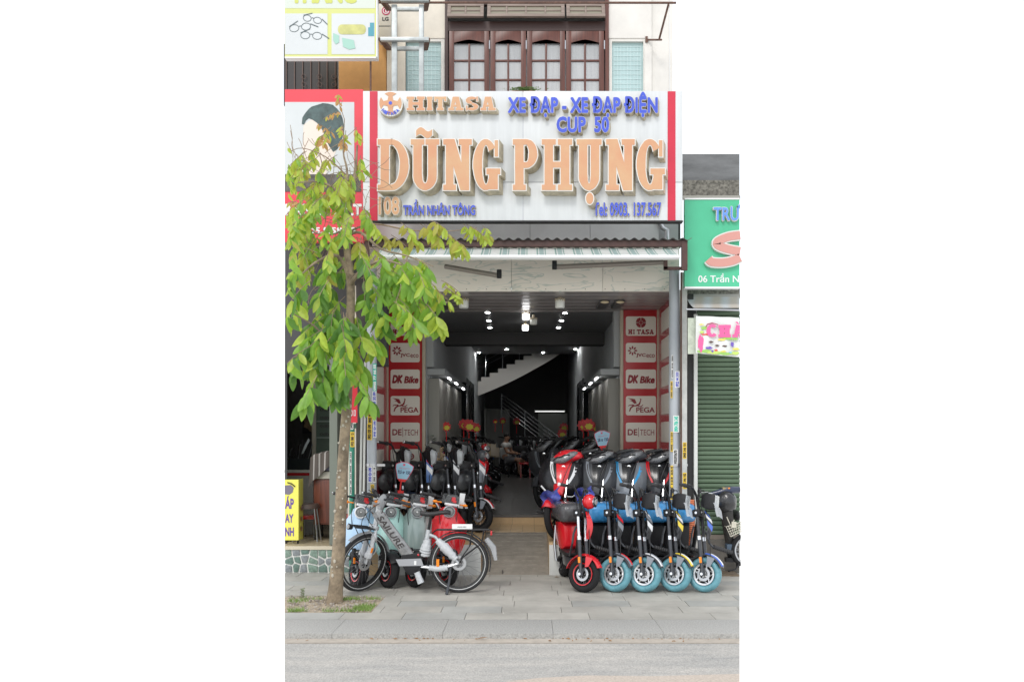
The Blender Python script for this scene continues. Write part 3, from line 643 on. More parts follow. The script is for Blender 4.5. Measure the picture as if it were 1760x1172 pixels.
    # arms pointing in the four axis directions
o_all = []
for k in range(4):
    a0 = 90 * k
    pl = [(.045, a0 - 50), (.085, a0 - 16), (.13, a0 - 32)] + [(.13, a0 - 32 + j * 8) for j in range(1, 9)] + [(.085, a0 + 16), (.045, a0 + 50)]
    mb.prism([(c0[0] + r * cos(R(a)), c0[1] + r * sin(R(a))) for r, a in pl], SD - .078, SD - .0745)
mb.prism(circ(.05, 20, c0), SD - .0795, SD - .0746); mb.build('emblem_arm', or_face, emb)
mb = MB(); mb.prism(circ(.02, 16, c0), SD - .083, SD - .080); mb.build('emblem_hub', blue_face, emb)
mb = MB(); mb.T = Matrix.Identity(4)
for i_, ch in enumerate('HITASA'):
    a = R(-90 + (i_ - 2.5) * 19); cx, cz = em_c[0] + .112 * cos(a), em_c[1] + .112 * sin(a); rot = a + PI / 2
    sub = MB(); text_into(sub, ch, -.017, .017, -.02, .02, 0, th=.003, off=.03)
    mb.T = Matrix.Translation((cx, SD - .0835, cz)) @ Matrix.Rotation(-rot, 4, 'Y'); mb.add(sub.v, sub.f)
mb.build('emblem_lettering', blue_face, emb, smooth=0)
# stay rods holding the sign
mb = MB()
for px in (740, 1168): mb.cyl(W(px, 378, SD + .1), W(px, 378, WF + .05), .02, n=6); mb.cyl(W(px, 170, SD + .1), W(px, 170, WF + .05), .02, n=6)
mb.build('stay', steel, sign)

# ------------------------------------------------------------------ awning under the sign
aw = empty('awning', (0, 0, 0), 0, 'corrugated metal awning with brown front beam under the white sign board', 'awning')
brown = mat('brown_paint', (.075, .034, .028), .5, nz=(8, .3)); corr = mat('corrugated_sheet', (.16, .15, .145), .6, .3, nz=(10, .4))
AD = 9.85; axL, axR = X(628, AD), X(1187, AD)
mb = MB(); n = 34 * 8; pts = [(axL + (axR - axL) * k / n, .014 * cos(2 * PI * k / 8)) for k in range(n + 1)]
zt = Z(414, AD)
mb.loft([[(x, AD - .1, zt + c) for x, c in pts], [(x, WF - .04, zt + .10 + c) for x, c in pts]], closed=False); q_ = mb.build('sheet', corr, aw)
sm_ = q_.modifiers.new('s', 'SOLIDIFY'); sm_.thickness = .003
MB().box(X(648, AD), X(1172, AD), AD - .06, AD - .02, Z(426, AD), Z(415.5, AD)).build('front_beam', brown, aw, bevel=.003)
MB().box(X(1141, AD), X(1180, AD), AD - .02, AD + .02, Z(464, AD), Z(459, AD)).build('side_beam', brown, aw)
MB().box(X(1170, AD), X(1180, AD), AD - .065, AD - .02, Z(466, AD), Z(416, AD)).build('hanger', brown, aw)
MB().box(X(1141, AD), X(1147, AD), AD - .02, AD + .03, Z(463, AD), Z(448, AD)).build('hanger', brown, aw)
MB().box(X(629, AD), X(636, AD), AD - .065, AD - .02, Z(466, AD), Z(416, AD)).build('hanger', brown, aw)
# striped canvas under it
cv = mat('striped_canvas', (.72, .76, .74), .6, trans=0); N_ = cv.node_tree.nodes; L_ = cv.node_tree.links
tc = N_.new('ShaderNodeTexCoord'); sp = N_.new('ShaderNodeSeparateXYZ'); mt = N_.new('ShaderNodeMath'); mt.operation = 'MULTIPLY'; mt.inputs[1].default_value = 4.6; fr_ = N_.new('ShaderNodeMath'); fr_.operation = 'FRACT'
cr = N_.new('ShaderNodeValToRGB'); cr.color_ramp.interpolation = 'CONSTANT'; E = cr.color_ramp.elements; E[0].position = 0; E[0].color = (.88, .90, .88, 1); E[1].position = .45; E[1].color = (.42, .58, .54, 1)
for p_, c_ in ((.53, (.88, .90, .88, 1)), (.6, (.56, .68, .66, 1)), (.84, (.88, .90, .88, 1)), (.9, (.42, .58, .54, 1)), (.95, (.88, .90, .88, 1))): q = E.new(p_); q.color = c_
L_.new(tc.outputs['Object'], sp.inputs[0]); L_.new(sp.outputs['X'], mt.inputs[0]); L_.new(mt.outputs[0], fr_.inputs[0]); L_.new(fr_.outputs[0], cr.inputs[0]); L_.new(cr.outputs[0], N_['Principled BSDF'].inputs['Base Color'])
cd = 9.35; BD = 9.86; can = empty('rolled_canvas_awning', (0, 0, 0), 0, 'white canvas awning with green stripes rolled out under the brown beam', 'awning')
tr = N_.new('ShaderNodeBsdfTranslucent'); mx = N_.new('ShaderNodeMixShader'); mx.inputs[0].default_value = .6; L_.new(cr.outputs[0], tr.inputs[0]); L_.new(N_['Principled BSDF'].outputs[0], mx.inputs[1]); L_.new(tr.outputs[0], mx.inputs[2]); L_.new(mx.outputs[0], N_['Material Output'].inputs['Surface'])
A_, B_ = Vector((X(650, BD), BD, Z(427, BD))), Vector((X(1168, cd), cd, Z(440, cd)))
MB().shell(lambda u, v: (X(652 + 514 * u, BD) * (1 - v) + X(652 + 514 * u, cd) * v, BD + (cd - BD) * v, A_.z + (B_.z - A_.z) * v - .015 * sin(v * PI)), [i / 12 for i in range(13)], [0, .25, .5, .75, 1], .003).build('canvas', cv, can)
mb = MB(); mb.cyl((X(650, cd), cd, Z(441.5, cd)), (X(1168, cd), cd, Z(441.5, cd)), .022, n=10); mb.build('roller', white_pl, can)
MB().box(X(652, cd), X(1166, cd), cd - .004, cd, Z(446.5, cd), Z(444, cd)).build('hem', mat('canvas_hem', (.5, .5, .48), .7), can)
# folding arms seen as long thin bars
for a, b, lb in ((W(765, 458, 10.3), W(858, 474, 10.05), 'left'), (W(1140, 451, 10.3), W(953, 459, 10.05), 'right')):
    t = empty('folding_arm', (0, 0, 0), 0, 'long thin dirty folding arm under the %s half of the striped canvas' % lb, 'folding arm')
    mb = MB(); mb.cyl(a, b, .03, n=8); mb.build('arm_tube', mat('dirty_white_metal', (.24, .21, .18), .6), t)  # dark of the underside is put into the whole arm's colour
    mb = MB(); mb.box(b.x - .03, b.x + .03, b.y - .03, b.y + .03, b.z - .03, b.z + .075); mb.build('end_joint', black, t, bevel=.01)

# ------------------------------------------------------------------ lamps in the porch
bulbw = mat('bulb_glass', (.8, .82, .77), .3); cer = mat('ceramic_cap', (.52, .45, .33), .5)
for i, (px, py, d, on, lb) in enumerate(((797, 521, 11.2, 0, 'unlit white bulb hanging at the left of the porch'), (962.5, 521, 11.2, 0, 'unlit white bulb hanging at the right of the porch'), (917, 552, 12.45, 0, 'unlit greyish bulb hanging just inside the shop'), (904, 543, 12.45, 1, 'upper of the two lit bulbs hanging inside the shop'), (903, 562, 13.6, 1, 'lower of the two lit bulbs hanging inside the shop'))):
    t = empty('hanging_bulb', W(px, py, d), 0, lb, 'light'); s_ = 1 if i < 2 else .8
    mb = MB(); mb.lathe([(.01, -.075 * s_), (.058 * s_, -.07 * s_), (.066 * s_, -.055 * s_), (.066 * s_, .03 * s_), (.055 * s_, .045 * s_), (.02, .05 * s_)], n=18); mb.build('bulb', mat('lit_bulb', (1, 1, 1), .4, emis=5) if on else bulbw, t)
    mb = MB()
    for k in range(12): a = k * PI / 6; mb.box(.062 * s_ * cos(a) - .007, .062 * s_ * cos(a) + .007, .062 * s_ * sin(a) - .007, .062 * s_ * sin(a) + .007, .022 * s_, .062 * s_)
    mb.build('cooling_fin', cer, t, kind='stuff')
    mb = MB(); mb.lathe([(.04 * s_, .06 * s_), (.024 * s_, .075 * s_), (.024 * s_, .12 * s_)], n=12); mb.build('socket', cer, t)
    zc = ZC if d < 15 else 4.2
    mb = MB(); mb.tube([(0, 0, .11), (0, 0, max(.14, zc - t.location.z))], .004, 5); mb.build('wire', cable, t)
# angled signboards/spots leaning from the ceiling
for px in (768, 1036, 1062):
    t = empty('ceiling_bracket_light', (X(px, 11.7), 11.7, ZC), 0, {768: 'dark slanted bracket lamp under the porch ceiling at the left', 1036: 'dark slanted bracket lamp under the porch ceiling, nearer the doorway centre', 1062: 'dark slanted bracket lamp under the porch ceiling beside the right pillar'}[px], 'light')
    mb = MB(); mb.box(-.07, .07, -.3, .3, -.035, -.002); mb.build('lamp_housing', mat('bracket_grey', (.10, .10, .10), .5), t, bevel=.01); mb = MB(); mb.ell((.0, -.31, -.03), (.06, .03, .02), 10, 5); mb.build('lamp_lens', mat('warm_lens', (.8, .68, .45), .4), t)

# ------------------------------------------------------------------ red pillars with brand plates
pr = mat('pillar_red', (.44, .008, .014), .3, coat=.12, nz=(1.5, .12)); plate_m = mat('plate_cream', (.74, .71, .63), .45); lr = mat('logo_red', (.25, .012, .02), .4); lk = mat('logo_dark', (.05, .035, .035), .4); framec = mat('pillar_frame', (.50, .44, .34), .4)
def rrect(x0, x1, z0, z1, r, n=4):
    o = []
    for cx, cz, a0 in ((x1 - r, z0 + r, -90), (x1 - r, z1 - r, 0), (x0 + r, z1 - r, 90), (x0 + r, z0 + r, 180)):
        for k in range(n + 1): a = R(a0 + 90 * k / n); o.append((cx + r * cos(a), cz + r * sin(a)))
    return o
def circp(cx, cz, r, n=16): return [(cx + r * cos(2 * PI * k / n), cz + r * sin(2 * PI * k / n)) for k in range(n)]
def logo(kind, p, x0, x1, z0, z1, y):
    w, h_ = x1 - x0, z1 - z0; px = lambda u: x0 + u * w; pz = lambda v: z0 + v * h_
    mb = MB(); y_ = y - .003
    if kind == 'hit':
        c = (px(.5), pz(.68)); 
        for k in range(4):
            a0 = 45 + 90 * k
            mb.prism([(c[0] + r * cos(R(a)), c[1] + r * sin(R(a))) for r, a in ((.018, a0 - 40), (.075, a0 - 42), (.078, a0 - 25), (.08, a0), (.078, a0 + 25), (.075, a0 + 42), (.018, a0 + 40), (.035, a0))], y_, y)
        mb.prism(circp(c[0], c[1], .022), y_ - .001, y)
        for i, ch in enumerate('HITASA'): slab_into(mb, ch, px(.08 + i * .142), pz(.08), w * .13 if ch != 'I' else w * .09, h_ * .24, w * .032, h_ * .06, y_, y)
    elif kind == 'jvc':
        for k in range(8):
            a = k * PI / 4; c = (px(.22) + .048 * cos(a), pz(.6) + .048 * sin(a)); mb.T = Matrix.Translation((c[0], 0, c[1])) @ Matrix.Rotation(-a, 4, 'Y'); mb.prism([(.024 * cos(t * PI / 5), .013 * sin(t * PI / 5)) for t in range(10)], y_, y)
        mb.T = Matrix.Identity(4); text_into(mb, 'JVC', px(.34), px(.66), pz(.24), pz(.46), y_, th=.003, off=.035); text_into(mb, 'eco', px(.68), px(.96), pz(.24), pz(.42), y_, th=.003, off=.01)
    elif kind == 'dk':
        text_into(mb, 'DK', px(.05), px(.42), pz(.28), pz(.72), y_, th=.003, off=.07, shear=.25); text_into(mb, 'Bike', px(.46), px(.96), pz(.28), pz(.66), y_, th=.003, off=.05, shear=.2)
    elif kind == 'pega':
        text_into(mb, 'PEGA', px(.34), px(.96), pz(.14), pz(.42), y_, th=.003, off=.025)
        q = lambda pts: mb.prism([(px(u), pz(v)) for u, v in pts], y_, y)
        q([(.22, .58), (.3, .52), (.42, .6), (.48, .78), (.46, .88), (.52, .84), (.5, .74), (.47, .55), (.38, .47), (.27, .46), (.2, .5)])     # body and neck
        q([(.06, .9), (.3, .84), (.36, .62), (.28, .6), (.2, .72), (.12, .76), (.2, .78)]); q([(.22, .5), (.14, .4), (.1, .2), (.14, .2), (.18, .36), (.27, .46)]); q([(.4, .5), (.5, .48), (.56, .56), (.58, .54), (.51, .43), (.4, .45)]); q([(.2, .56), (.1, .54), (.06, .44), (.12, .5), (.2, .5)])
    elif kind == 'de':
        text_into(mb, 'DE', px(.06), px(.38), pz(.34), pz(.66), y_, th=.003, off=.03); mb.box(px(.41), px(.425), y_, y, pz(.26), pz(.74)); text_into(mb, 'TECH', px(.47), px(.94), pz(.34), pz(.64), y_, th=.003)
    elif kind == 'juki':
        for c in ((px(.5), pz(.84)), (px(.3), pz(.62)), (px(.7), pz(.62))):
            for b in arc(c[0], c[1], .05, .05, .018, .018, 0, 360, 0, 16): mb.prism(b, y_, y)
            mb.box(c[0] - .026, c[0] + .026, y_ - .001, y, c[1] - .008, c[1] + .008); 
            if c[0] > px(.6): mb.box(c[0] - .008, c[0] + .008, y_ - .0015, y, c[1] - .026, c[1] + .026)
        for i, ch in enumerate('JUKI'): slab_into(mb, ch, px(.14 + i * .2), pz(.08), w * .17 if ch != 'I' else w * .1, h_ * .3, w * .045, h_ * .08, y_, y)
    mb.build('lettering', lr, p, smooth=0)
def pillar(px0, px1, lbl, frame_side):
    t = empty('pillar_sign', (0, 0, 0), 0, lbl, 'sign'); d = WB; x0, x1 = X(px0, d), X(px1, d)
    MB().box(x0, x1, d - .03, d + .08, ZP + .003, ZC - .002).build('panel', pr, t)
    for a, b in ((x0 - .045, x0 - .002), (x1 + .002, x1 + .045)): MB().box(a, b, d - .04, d + .08, ZP + .003, ZC - .002).build('trim', framec, t, bevel=.004)
    for k, kd in enumerate(('hit', 'jvc', 'dk', 'pega', 'de', 'juki')):
        zc = Z(561 + k * 45.4, d); w = (x1 - x0); a, b = x0 + w * .07, x1 - w * .07; hh = .145
        mb = MB(); mb.prism(rrect(a, b, zc - hh, zc + hh, .03), d - .037, d - .031); p = mb.build('logo_plate', plate_m, t); logo(kd, p, a, b, zc - hh, zc + hh, d - .037)
pillar(668, 726, 'red pillar panel with cream brand plates, partly behind the tree leaves', 1)
pillar(1071, 1131, 'red pillar panel with cream brand plates, right of the open doorway', -1)
# matching side panels along the porch walls
pside = mat('pillar_red_faded', (.36, .05, .06), .25, coat=.3)
for sgn, xw, lb in ((1, XWL, 'left'), (-1, XWR, 'right')):
    t = empty('side_wall_panel', (0, 0, 0), 0, 'glossy faded red panel with pale plates on the %s porch side wall' % lb, 'sign')
    a, b = sorted((xw + sgn * .002, xw + sgn * .02)); MB().box(a, b, WF + .3, WB - .06, ZP + .003, ZC - .003).build('panel', pside, t)
    for k in range(6):
        zc = Z(561 + k * 45.4, WB); a2, b2 = sorted((xw + sgn * .021, xw + sgn * .026)); MB().box(a2, b2, WF + .5, WB - .35, zc - .145, zc + .145).build('logo_plate', plate_m, t, bevel=.004)
    for yy in (WF + .28, WB - .045): a3, b3 = sorted((xw + sgn * .001, xw + sgn * .04)); MB().box(a3, b3, yy - .02, yy + .013, ZP + .003, ZC - .003).build('trim', framec, t)

# ------------------------------------------------------------------ pipe columns with stuck-on adverts
pipe_m = mat('grey_pipe', (.40, .43, .46), .45, nz=(2, .1)); stw = mat('sticker_white', (.72, .72, .70), .5); sty = mat('sticker_yellow', (.75, .50, .03), .5); stg = mat('sticker_green', (.05, .45, .33), .5); inkb = mat('ink_blue', (.04, .06, .45), .5); inkk = mat('ink_black', (.02, .02, .02), .5)
def sticker(x0, x1, z0, z1, y, s, base, ink, lbl):
    t = empty('advert_sticker', (0, 0, 0), 0, lbl, 'sticker'); MB().box(x0, x1, y, y + .002, z0, z1).build('paper', base, t)
    w = x1 - x0; mb = MB(); text_into(mb, s, x0 + w * .15, x1 - w * .15, z0 + .01, z1 - .01, y - .002, th=.0015, off=.05, vert=True); mb.build('lettering', ink, t, smooth=0)
cols = {}
for px, w_, lb, z0 in ((639, .125, 'left', ZP), (1159, .135, 'right', ZP)):
    d = 10.42; t = empty('pipe_column', (X(px, d), d, z0), 0, 'grey round pipe column covered in phone number stickers, %s side of the shop front' % lb, 'column'); zt = Z(462, d) - z0
    mb = MB(); mb.cyl((0, 0, .0), (0, 0, zt), w_ / 2, n=24); mb.build('pipe', pipe_m, t)
    for z in (1.9, 2.45): mb = MB(); mb.cyl((0, 0, z), (0, 0, z + .16), w_ / 2 + .004, n=24); mb.build('pipe_sleeve', pipe_m, t)
    for z in (.95,): mb = MB(); mb.cyl((0, 0, z), (0, 0, z + .035), w_ / 2 + .01, n=24); mb.box(.05, .17, -.01, .01, z, z + .03); mb.build('pipe_clamp', steel, t)
dS = 10.42 - .072
def stk(px0, px1, t, b, s, base, ink, lbl, d=dS): sticker(X(px0, d), X(px1, d), Z(b, d), Z(t, d), d, s, base, ink, lbl)
stk(1160, 1168, 638, 666, '0922 44 3101', stw, inkb, 'white sticker with blue number, upper part of the right pipe column')
stk(1157, 1167, 714, 743, '0904 706 345', stw, mat('ink_teal', (.02, .5, .36), .5), 'white sticker with teal number on the right pipe column')
stk(1157, 1165, 772, 800, '0935593670', stw, inkk, 'white sticker with black number low on the right pipe column')
stk(1154, 1157, 610, 650, '0905 846 586', stw, inkk, 'narrow black printed sticker high on the right pipe column')
stk(1152.5, 1156, 655, 684, '0905 123 456', sty, inkk, 'yellow sticker above the teal one on the right pipe column')
stk(1152.5, 1156.5, 742, 776, '0905 112 233', sty, inkk, 'yellow sticker below the teal one on the right pipe column')
stk(1152.5, 1157, 800, 858, '0905 123 654', sty, inkk, 'long yellow sticker at the foot of the right pipe column')
stk(640, 647, 672, 700, '0905 202 099', stw, inkb, 'white sticker with blue number, top of the left pipe column')
stk(632, 640, 700, 728, '0905 95 9255', sty, inkk, 'yellow sticker at the middle of the left pipe column')
stk(641, 647, 722, 752, '0935 024 690', stw, inkb, 'blue numbered sticker at the middle of the left pipe column')
stk(631, 639, 728, 756, '0905 030 690', sty, inkk, 'brownish yellow sticker under another on the left pipe column')
stk(632, 640, 802, 829, '0930 024 690', stw, inkb, 'blue numbered sticker low on the left pipe column')
stk(641, 646, 802, 829, '0905 118 118', stw, inkk, 'black numbered sticker low on the left pipe column')
stk(641, 647, 625, 672, '0905 77 66 55', stg, mat('ink_white', (.8, .8, .8), .5), 'tall green sticker high on the left pipe column')
stk(637, 643, 832, 856, '0905 123', sty, inkk, 'yellow sticker at the foot of the left pipe column')
# rolled-up side posts beside the right column
po = empty('shutter_post', (0, 0, 0), 0, 'pale flat steel post right of the grey pipe column', 'post'); MB().box(X(1172.5, 10.3), X(1181, 10.3), 10.3, 10.38, 0.0, Z(468, 10.3)).build('post', mat('pale_steel', (.46, .47, .45), .5, nz=(8, .2)), po); MB().box(X(1170, 10.33), X(1172, 10.33), 10.32, 10.36, 0.0, Z(468, 10.33)).build('post_edge', rust, po)
stk(1173.5, 1180, 760, 788, '0905 346 101', sty, inkk, 'yellow sticker on the flat post, upper one', 10.297); stk(1173.5, 1180, 812, 840, '0905 346 102', sty, inkk, 'yellow sticker on the flat post, lower one', 10.297)
po = empty('corrugated_hose', (X(1188, 10.35), 10.35, 0), 0, 'ribbed orange hose standing against the post right of the mopeds', 'hose'); mb = MB()
pf = []; 
for k in range(64): pf.append((.042 if k % 2 else .05, .15 + k * .0125))
mb.lathe(pf, n=14); mb.build('hose', mat('hose_orange', (.55, .16, .07), .6), po)
po = empty('gate_post', (0, 0, 0), 0, 'thin white steel post between the hose and the green shutter', 'post'); MB().box(X(1193, 10.4), X(1199, 10.4), 10.4, 10.45, 0, Z(540, 10.4)).build('post', mat('white_steel', (.6, .61, .58), .5), po)
# ================================================================== LEFT NEIGHBOUR (optician)
LD = 10.4
lb = empty('optician_building', (0, 0, 0), 0, 'orange painted neighbouring shop house behind the tree at the left edge', 'building')
ochre = mat('ochre_wall', (.60, .33, .12), .8, nz=(2, .18)); LZ = Z(938, LD)
x0 = XL(LD)
beige_t = mat('beige_floor_tile', (.50, .42, .28), .3, nz=(3, .1))
XS = X(627, WF) - .22
for i in range(-2, 5):
    for j in range(6):
        a, b = XL(LD) + i * .42, min(XL(LD) + i * .42 + .418, XS - .18); y0 = LD + .002 + j * .5
        g_ = ground_tile(a, b, y0, y0 + .498, LZ + .001 * ((i + j) % 2), .001, .03) if b > a + .02 else None
        if g_: g_.build('floor_tile', beige_t, lb)
bx('plinth_wall', mat('joint_white', (.80, .80, .76), .7), lb, x0, X(613, LD), LD + .014, LD + .3, -.02, LZ - .032)
bx('plinth_edge', mat('beige_edge', (.56, .50, .38), .4), lb, x0, X(613, LD), LD - .012, LD - .0, LZ - .045, LZ)
# crazy paving stones on the plinth face: cells of a jittered grid
def cell(pts, i, bb):
    poly = [(bb[0], bb[2]), (bb[1], bb[2]), (bb[1], bb[3]), (bb[0], bb[3])]; p = pts[i]
    for j, q in enumerate(pts):
        if j == i: continue
        mx_, mz = (p[0] + q[0]) / 2, (p[1] + q[1]) / 2; nx_, nz_ = q[0] - p[0], q[1] - p[1]; L = (nx_ ** 2 + nz_ ** 2) ** .5
        if L > .6: continue
        o = []; g = .010
        f = lambda a: ((a[0] - mx_) * nx_ + (a[1] - mz) * nz_) / L + g
        for k in range(len(poly)):
            a, b = poly[k], poly[(k + 1) % len(poly)]; fa, fb = f(a), f(b)
            if fa <= 0: o.append(a)
            if fa * fb < 0: t = fa / (fa - fb); o.append((a[0] + (b[0] - a[0]) * t, a[1] + (b[1] - a[1]) * t))
        poly = o
        if len(poly) < 3: return None
    return poly
rnd.seed(12); gs = [mat('green_stone', (.12, .19, .16), .55, nz=(28, .35)), mat('green_stone_pale', (.19, .27, .22), .55, nz=(28, .4)), mat('grey_stone', (.22, .24, .25), .6, nz=(28, .3))]
for ti in range(4):
    a, b = x0 + ti * .425, min(x0 + ti * .425 + .42, X(612, LD)); bb = (a + .004, b - .004, .01, LZ - .05)
    pts = [(a + (i + .5 + rnd.uniform(-.33, .33)) * .42 / 4, .01 + (j + .5 + rnd.uniform(-.3, .3)) * (LZ - .05) / 3) for i in range(4) for j in range(3)]
    for i in range(len(pts)):
        pl = cell(pts, i, bb)
        if pl and len(pl) > 2:
            mb = MB(); mb.prism(pl, LD - .002 - rnd.uniform(0, .003), LD + .012); mb.build('stone', rnd.choice(gs), lb, bevel=.0035)
bx('wall', ochre, lb, X(582, LD + .3), X(664, LD + .3), LD + .3, LD + .5, Z(415, LD + .3), Z(-30, LD + .3))
bx('wall', ochre, lb, XL(LD + .3), X(581, LD + .3), LD + .3, LD + .5, Z(56, LD + .3), Z(-30, LD + .3))
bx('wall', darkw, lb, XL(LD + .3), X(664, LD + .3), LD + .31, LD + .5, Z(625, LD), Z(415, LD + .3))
wv = MB().box(XL(LD + .45), X(582, LD + .45), LD + .4, LD + .45, Z(160, LD), Z(50, LD)).build('window', mat('iron_dark', (.02, .016, .016), .4), lb)
mb = MB()
for k in range(7): xx = X(492 + k * 14, LD + .38); mb.box(xx - .006, xx + .006, LD + .38, LD + .39, Z(160, LD), Z(50, LD))
for k in range(4):
    for q in (508, 536, 562): 
        for s_ in arc(X(q, LD), Z(110 + k * 14, LD), .035, .035, .006, .006, 0, 360, 0, 10): mb.prism(s_, LD + .37, LD + .375)
mb.build('window_grille', mat('iron_brown', (.10, .06, .05), .5), wv, smooth=0)
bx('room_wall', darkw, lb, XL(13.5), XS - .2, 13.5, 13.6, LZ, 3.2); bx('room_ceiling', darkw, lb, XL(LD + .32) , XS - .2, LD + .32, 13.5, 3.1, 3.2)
mb = MB(); p_ = [(XL(10.75), 10.75), (XL(13.5), 13.5), (XL(13.5) + .03, 13.5), (XL(10.75) + .03, 10.75)]; mb.add([(x, y, LZ) for x, y in p_] + [(x, y, 3.2) for x, y in p_], [(0, 1, 2, 3), (4, 5, 6, 7), (0, 1, 5, 4), (1, 2, 6, 5), (2, 3, 7, 6), (3, 0, 4, 7)]); mb.build('room_wall', darkw, lb)  # added unseen dark wall, keeps outside light out of the room
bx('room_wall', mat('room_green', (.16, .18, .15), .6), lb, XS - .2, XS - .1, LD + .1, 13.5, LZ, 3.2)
# mottled dark upright boards between the houses
bx('party_wall', mat('sooty_wall', (.06, .055, .05), .9, nz=(5, .4)), lb, X(612, 10.5), X(629, 10.5), 10.5, 10.6, 0, Z(415, 10.5))
MB().box(X(536, 12), X(543, 12), 12, 12.05, LZ, 3.1).build('door_frame', mat('cream_frame', (.50, .46, .38), .5), lb)
gl = MB().box(X(543, 12.02), X(613, 12.02), 12.02, 12.03, LZ + .5, 3.0).build('shop_glass', mat('greenish_glass', (.13, .17, .14), .1), lb)
mb = MB()
for i in range(5):
    for j in range(6):
        cx_, cz_ = X(556 + j * 9.5, 12.0), Z(690 + i * 14, 12.0)
        for o_ in (-.028, .028):
            for s_ in arc(cx_ + o_, cz_, .024, .018, .006, .006, 0, 360, 0, 10): mb.prism(s_, 11.99, 12.0)
        mb.box(cx_ - .008, cx_ + .008, 11.99, 12.0, cz_, cz_ + .004)
mb.build('spectacle_rack', mat('frames_dark', (.05, .04, .04), .4), gl, smooth=0)
for k in range(5): MB().box(X(544, 12), X(612, 12), 11.96, 12.02, Z(697 + k * 28, 12), Z(695 + k * 28, 12)).build('glass_shelf', mat('shelf_green', (.25, .31, .27), .3), gl)
po = empty('hair_poster', (0, 0, 0), 0, 'dim framed poster of long blond hair on the back wall of the optician', 'poster'); MB().box(X(508, 13), X(537, 13), 13.4, 13.44, Z(744, 13), Z(684, 13)).build('frame', black, po)
mb = MB(); mb.prism([(X(523, 13) + .13 * cos(t * .35) * (1 + .2 * sin(3 * t)), Z(716, 13) + .24 * sin(t * .35) * (1 + .1 * cos(5 * t))) for t in range(18)], 13.39, 13.398); mb.build('picture', mat('hair_print', (.22, .15, .08), .5, nz=(7, .6)), po)
# display counter with dark glass top
darkgrey_c = mat('tool_dark', (.05, .05, .055), .4)
ct = empty('display_counter', (0, 0, 0), 0, 'dark glass topped display counter with red lower band inside the optician', 'counter')
MB().box(XL(11.6), X(537, 11.6), 11.6, 12.2, Z(807, 11.6), Z(788, 11.6)).build('glass_case', glassd, ct); MB().box(XL(11.6), X(540, 11.6), 11.58, 12.2, Z(812, 11.6), Z(807.3, 11.6)).build('top_edge', mat('pale_steel2', (.5, .5, .48), .4), ct)
MB().box(XL(11.6), X(538, 11.6), 11.6, 12.2, Z(817, 11.6), Z(812.2, 11.6)).build('red_band', red_gl, ct); MB().box(XL(11.6), X(538, 11.6), 11.61, 12.2, LZ + .003, Z(817.1, 11.6)).build('lower_panel', mat('counter_pale', (.35, .35, .34), .5), ct)
rnd.seed(2)
for k in range(9):
    a = X(495 + k * 4.4, 11.9); mb = MB(); mb.cyl((a, 11.9, Z(788, 11.9)), (a + rnd.uniform(-.03, .05), 11.95, Z(rnd.uniform(752, 770), 11.9)), .005, n=5); mb.build('tool', darkgrey_c if k % 4 else steel, ct)
mb = MB(); mb.prism([(X(518, 11.7), Z(780, 11.7)), (X(521, 11.7), Z(779, 11.7)), (X(532, 11.7), Z(757, 11.7)), (X(530, 11.7), Z(753, 11.7)), (X(524, 11.7), Z(764, 11.7))], 11.7, 11.72); mb.build('blade_sign', mat('pale_blade', (.55, .6, .65), .3), ct)
# wooden cabinet with a cloth, stool, red box
cb = empty('wooden_cabinet', (0, 0, 0), 0, 'reddish brown wooden cabinet on castors behind the tree trunk', 'cabinet'); CDp = 11.0
wood2 = mat('cabinet_wood', (.16, .042, .022), .35, nz=(2.5, .4), wave=(12, 12, .8))
MB().box(X(539, CDp), X(581, CDp), CDp, CDp + .45, Z(901, CDp), Z(823, CDp)).build('carcass', wood2, cb, bevel=.004); MB().box(X(541, CDp), X(579, CDp), CDp - .012, CDp - .001, Z(898, CDp), Z(826, CDp)).build('door', wood2, cb, bevel=.003)
MB().box(X(537, CDp), X(583, CDp), CDp - .02, CDp + .47, Z(822.5, CDp), Z(810, CDp)).build('top', mat('cabinet_top', (.42, .40, .34), .5), cb, bevel=.004)
for px in (541, 579):
    for o_ in (.04, .4): mb = MB(); mb.lathe([(.0, -.012), (.022, -.012), (.022, .012), (0, .012)], (X(px, CDp), CDp + o_, LZ + .025), 'x', 12); mb.cyl((X(px, CDp), CDp + o_, LZ + .03), (X(px, CDp), CDp + o_, Z(900, CDp)), .01, n=6); mb.build('castor', black, cb)
cl = empty('striped_cloth', (0, 0, 0), 0, 'brown and white striped cloth hung over the wooden cabinet', 'cloth')
stc = mat('striped_cloth', (.10, .085, .075), .95); N_ = stc.node_tree.nodes; L_ = stc.node_tree.links; tc = N_.new('ShaderNodeTexCoord'); wv_ = N_.new('ShaderNodeTexWave'); wv_.inputs['Scale'].default_value = 4.2; cr = N_.new('ShaderNodeValToRGB'); E = cr.color_ramp.elements; E[0].position = .8; E[0].color = (.10, .085, .075, 1); E[1].position = .92; E[1].color = (.4, .38, .36, 1); L_.new(tc.outputs['Object'], wv_.inputs[0]); L_.new(wv_.outputs[0], cr.inputs[0]); L_.new(cr.outputs[0], N_['Principled BSDF'].inputs['Base Color'])
def clf(u, v): x = X(535 + 46 * u, CDp); fold = .02 * sin(u * 17) ; return (x - .02 * v, CDp - .045 - .02 * v + fold * .6, Z(776 + 10 * (1 - u) ** 3, CDp) - v * (.30 * (1 - u) ** .8 + .10) + .01 * sin(u * 9))
MB().shell(clf, [i / 20 for i in range(21)], [j / 8 for j in range(9)], .01).build('cloth_front', stc, cl)
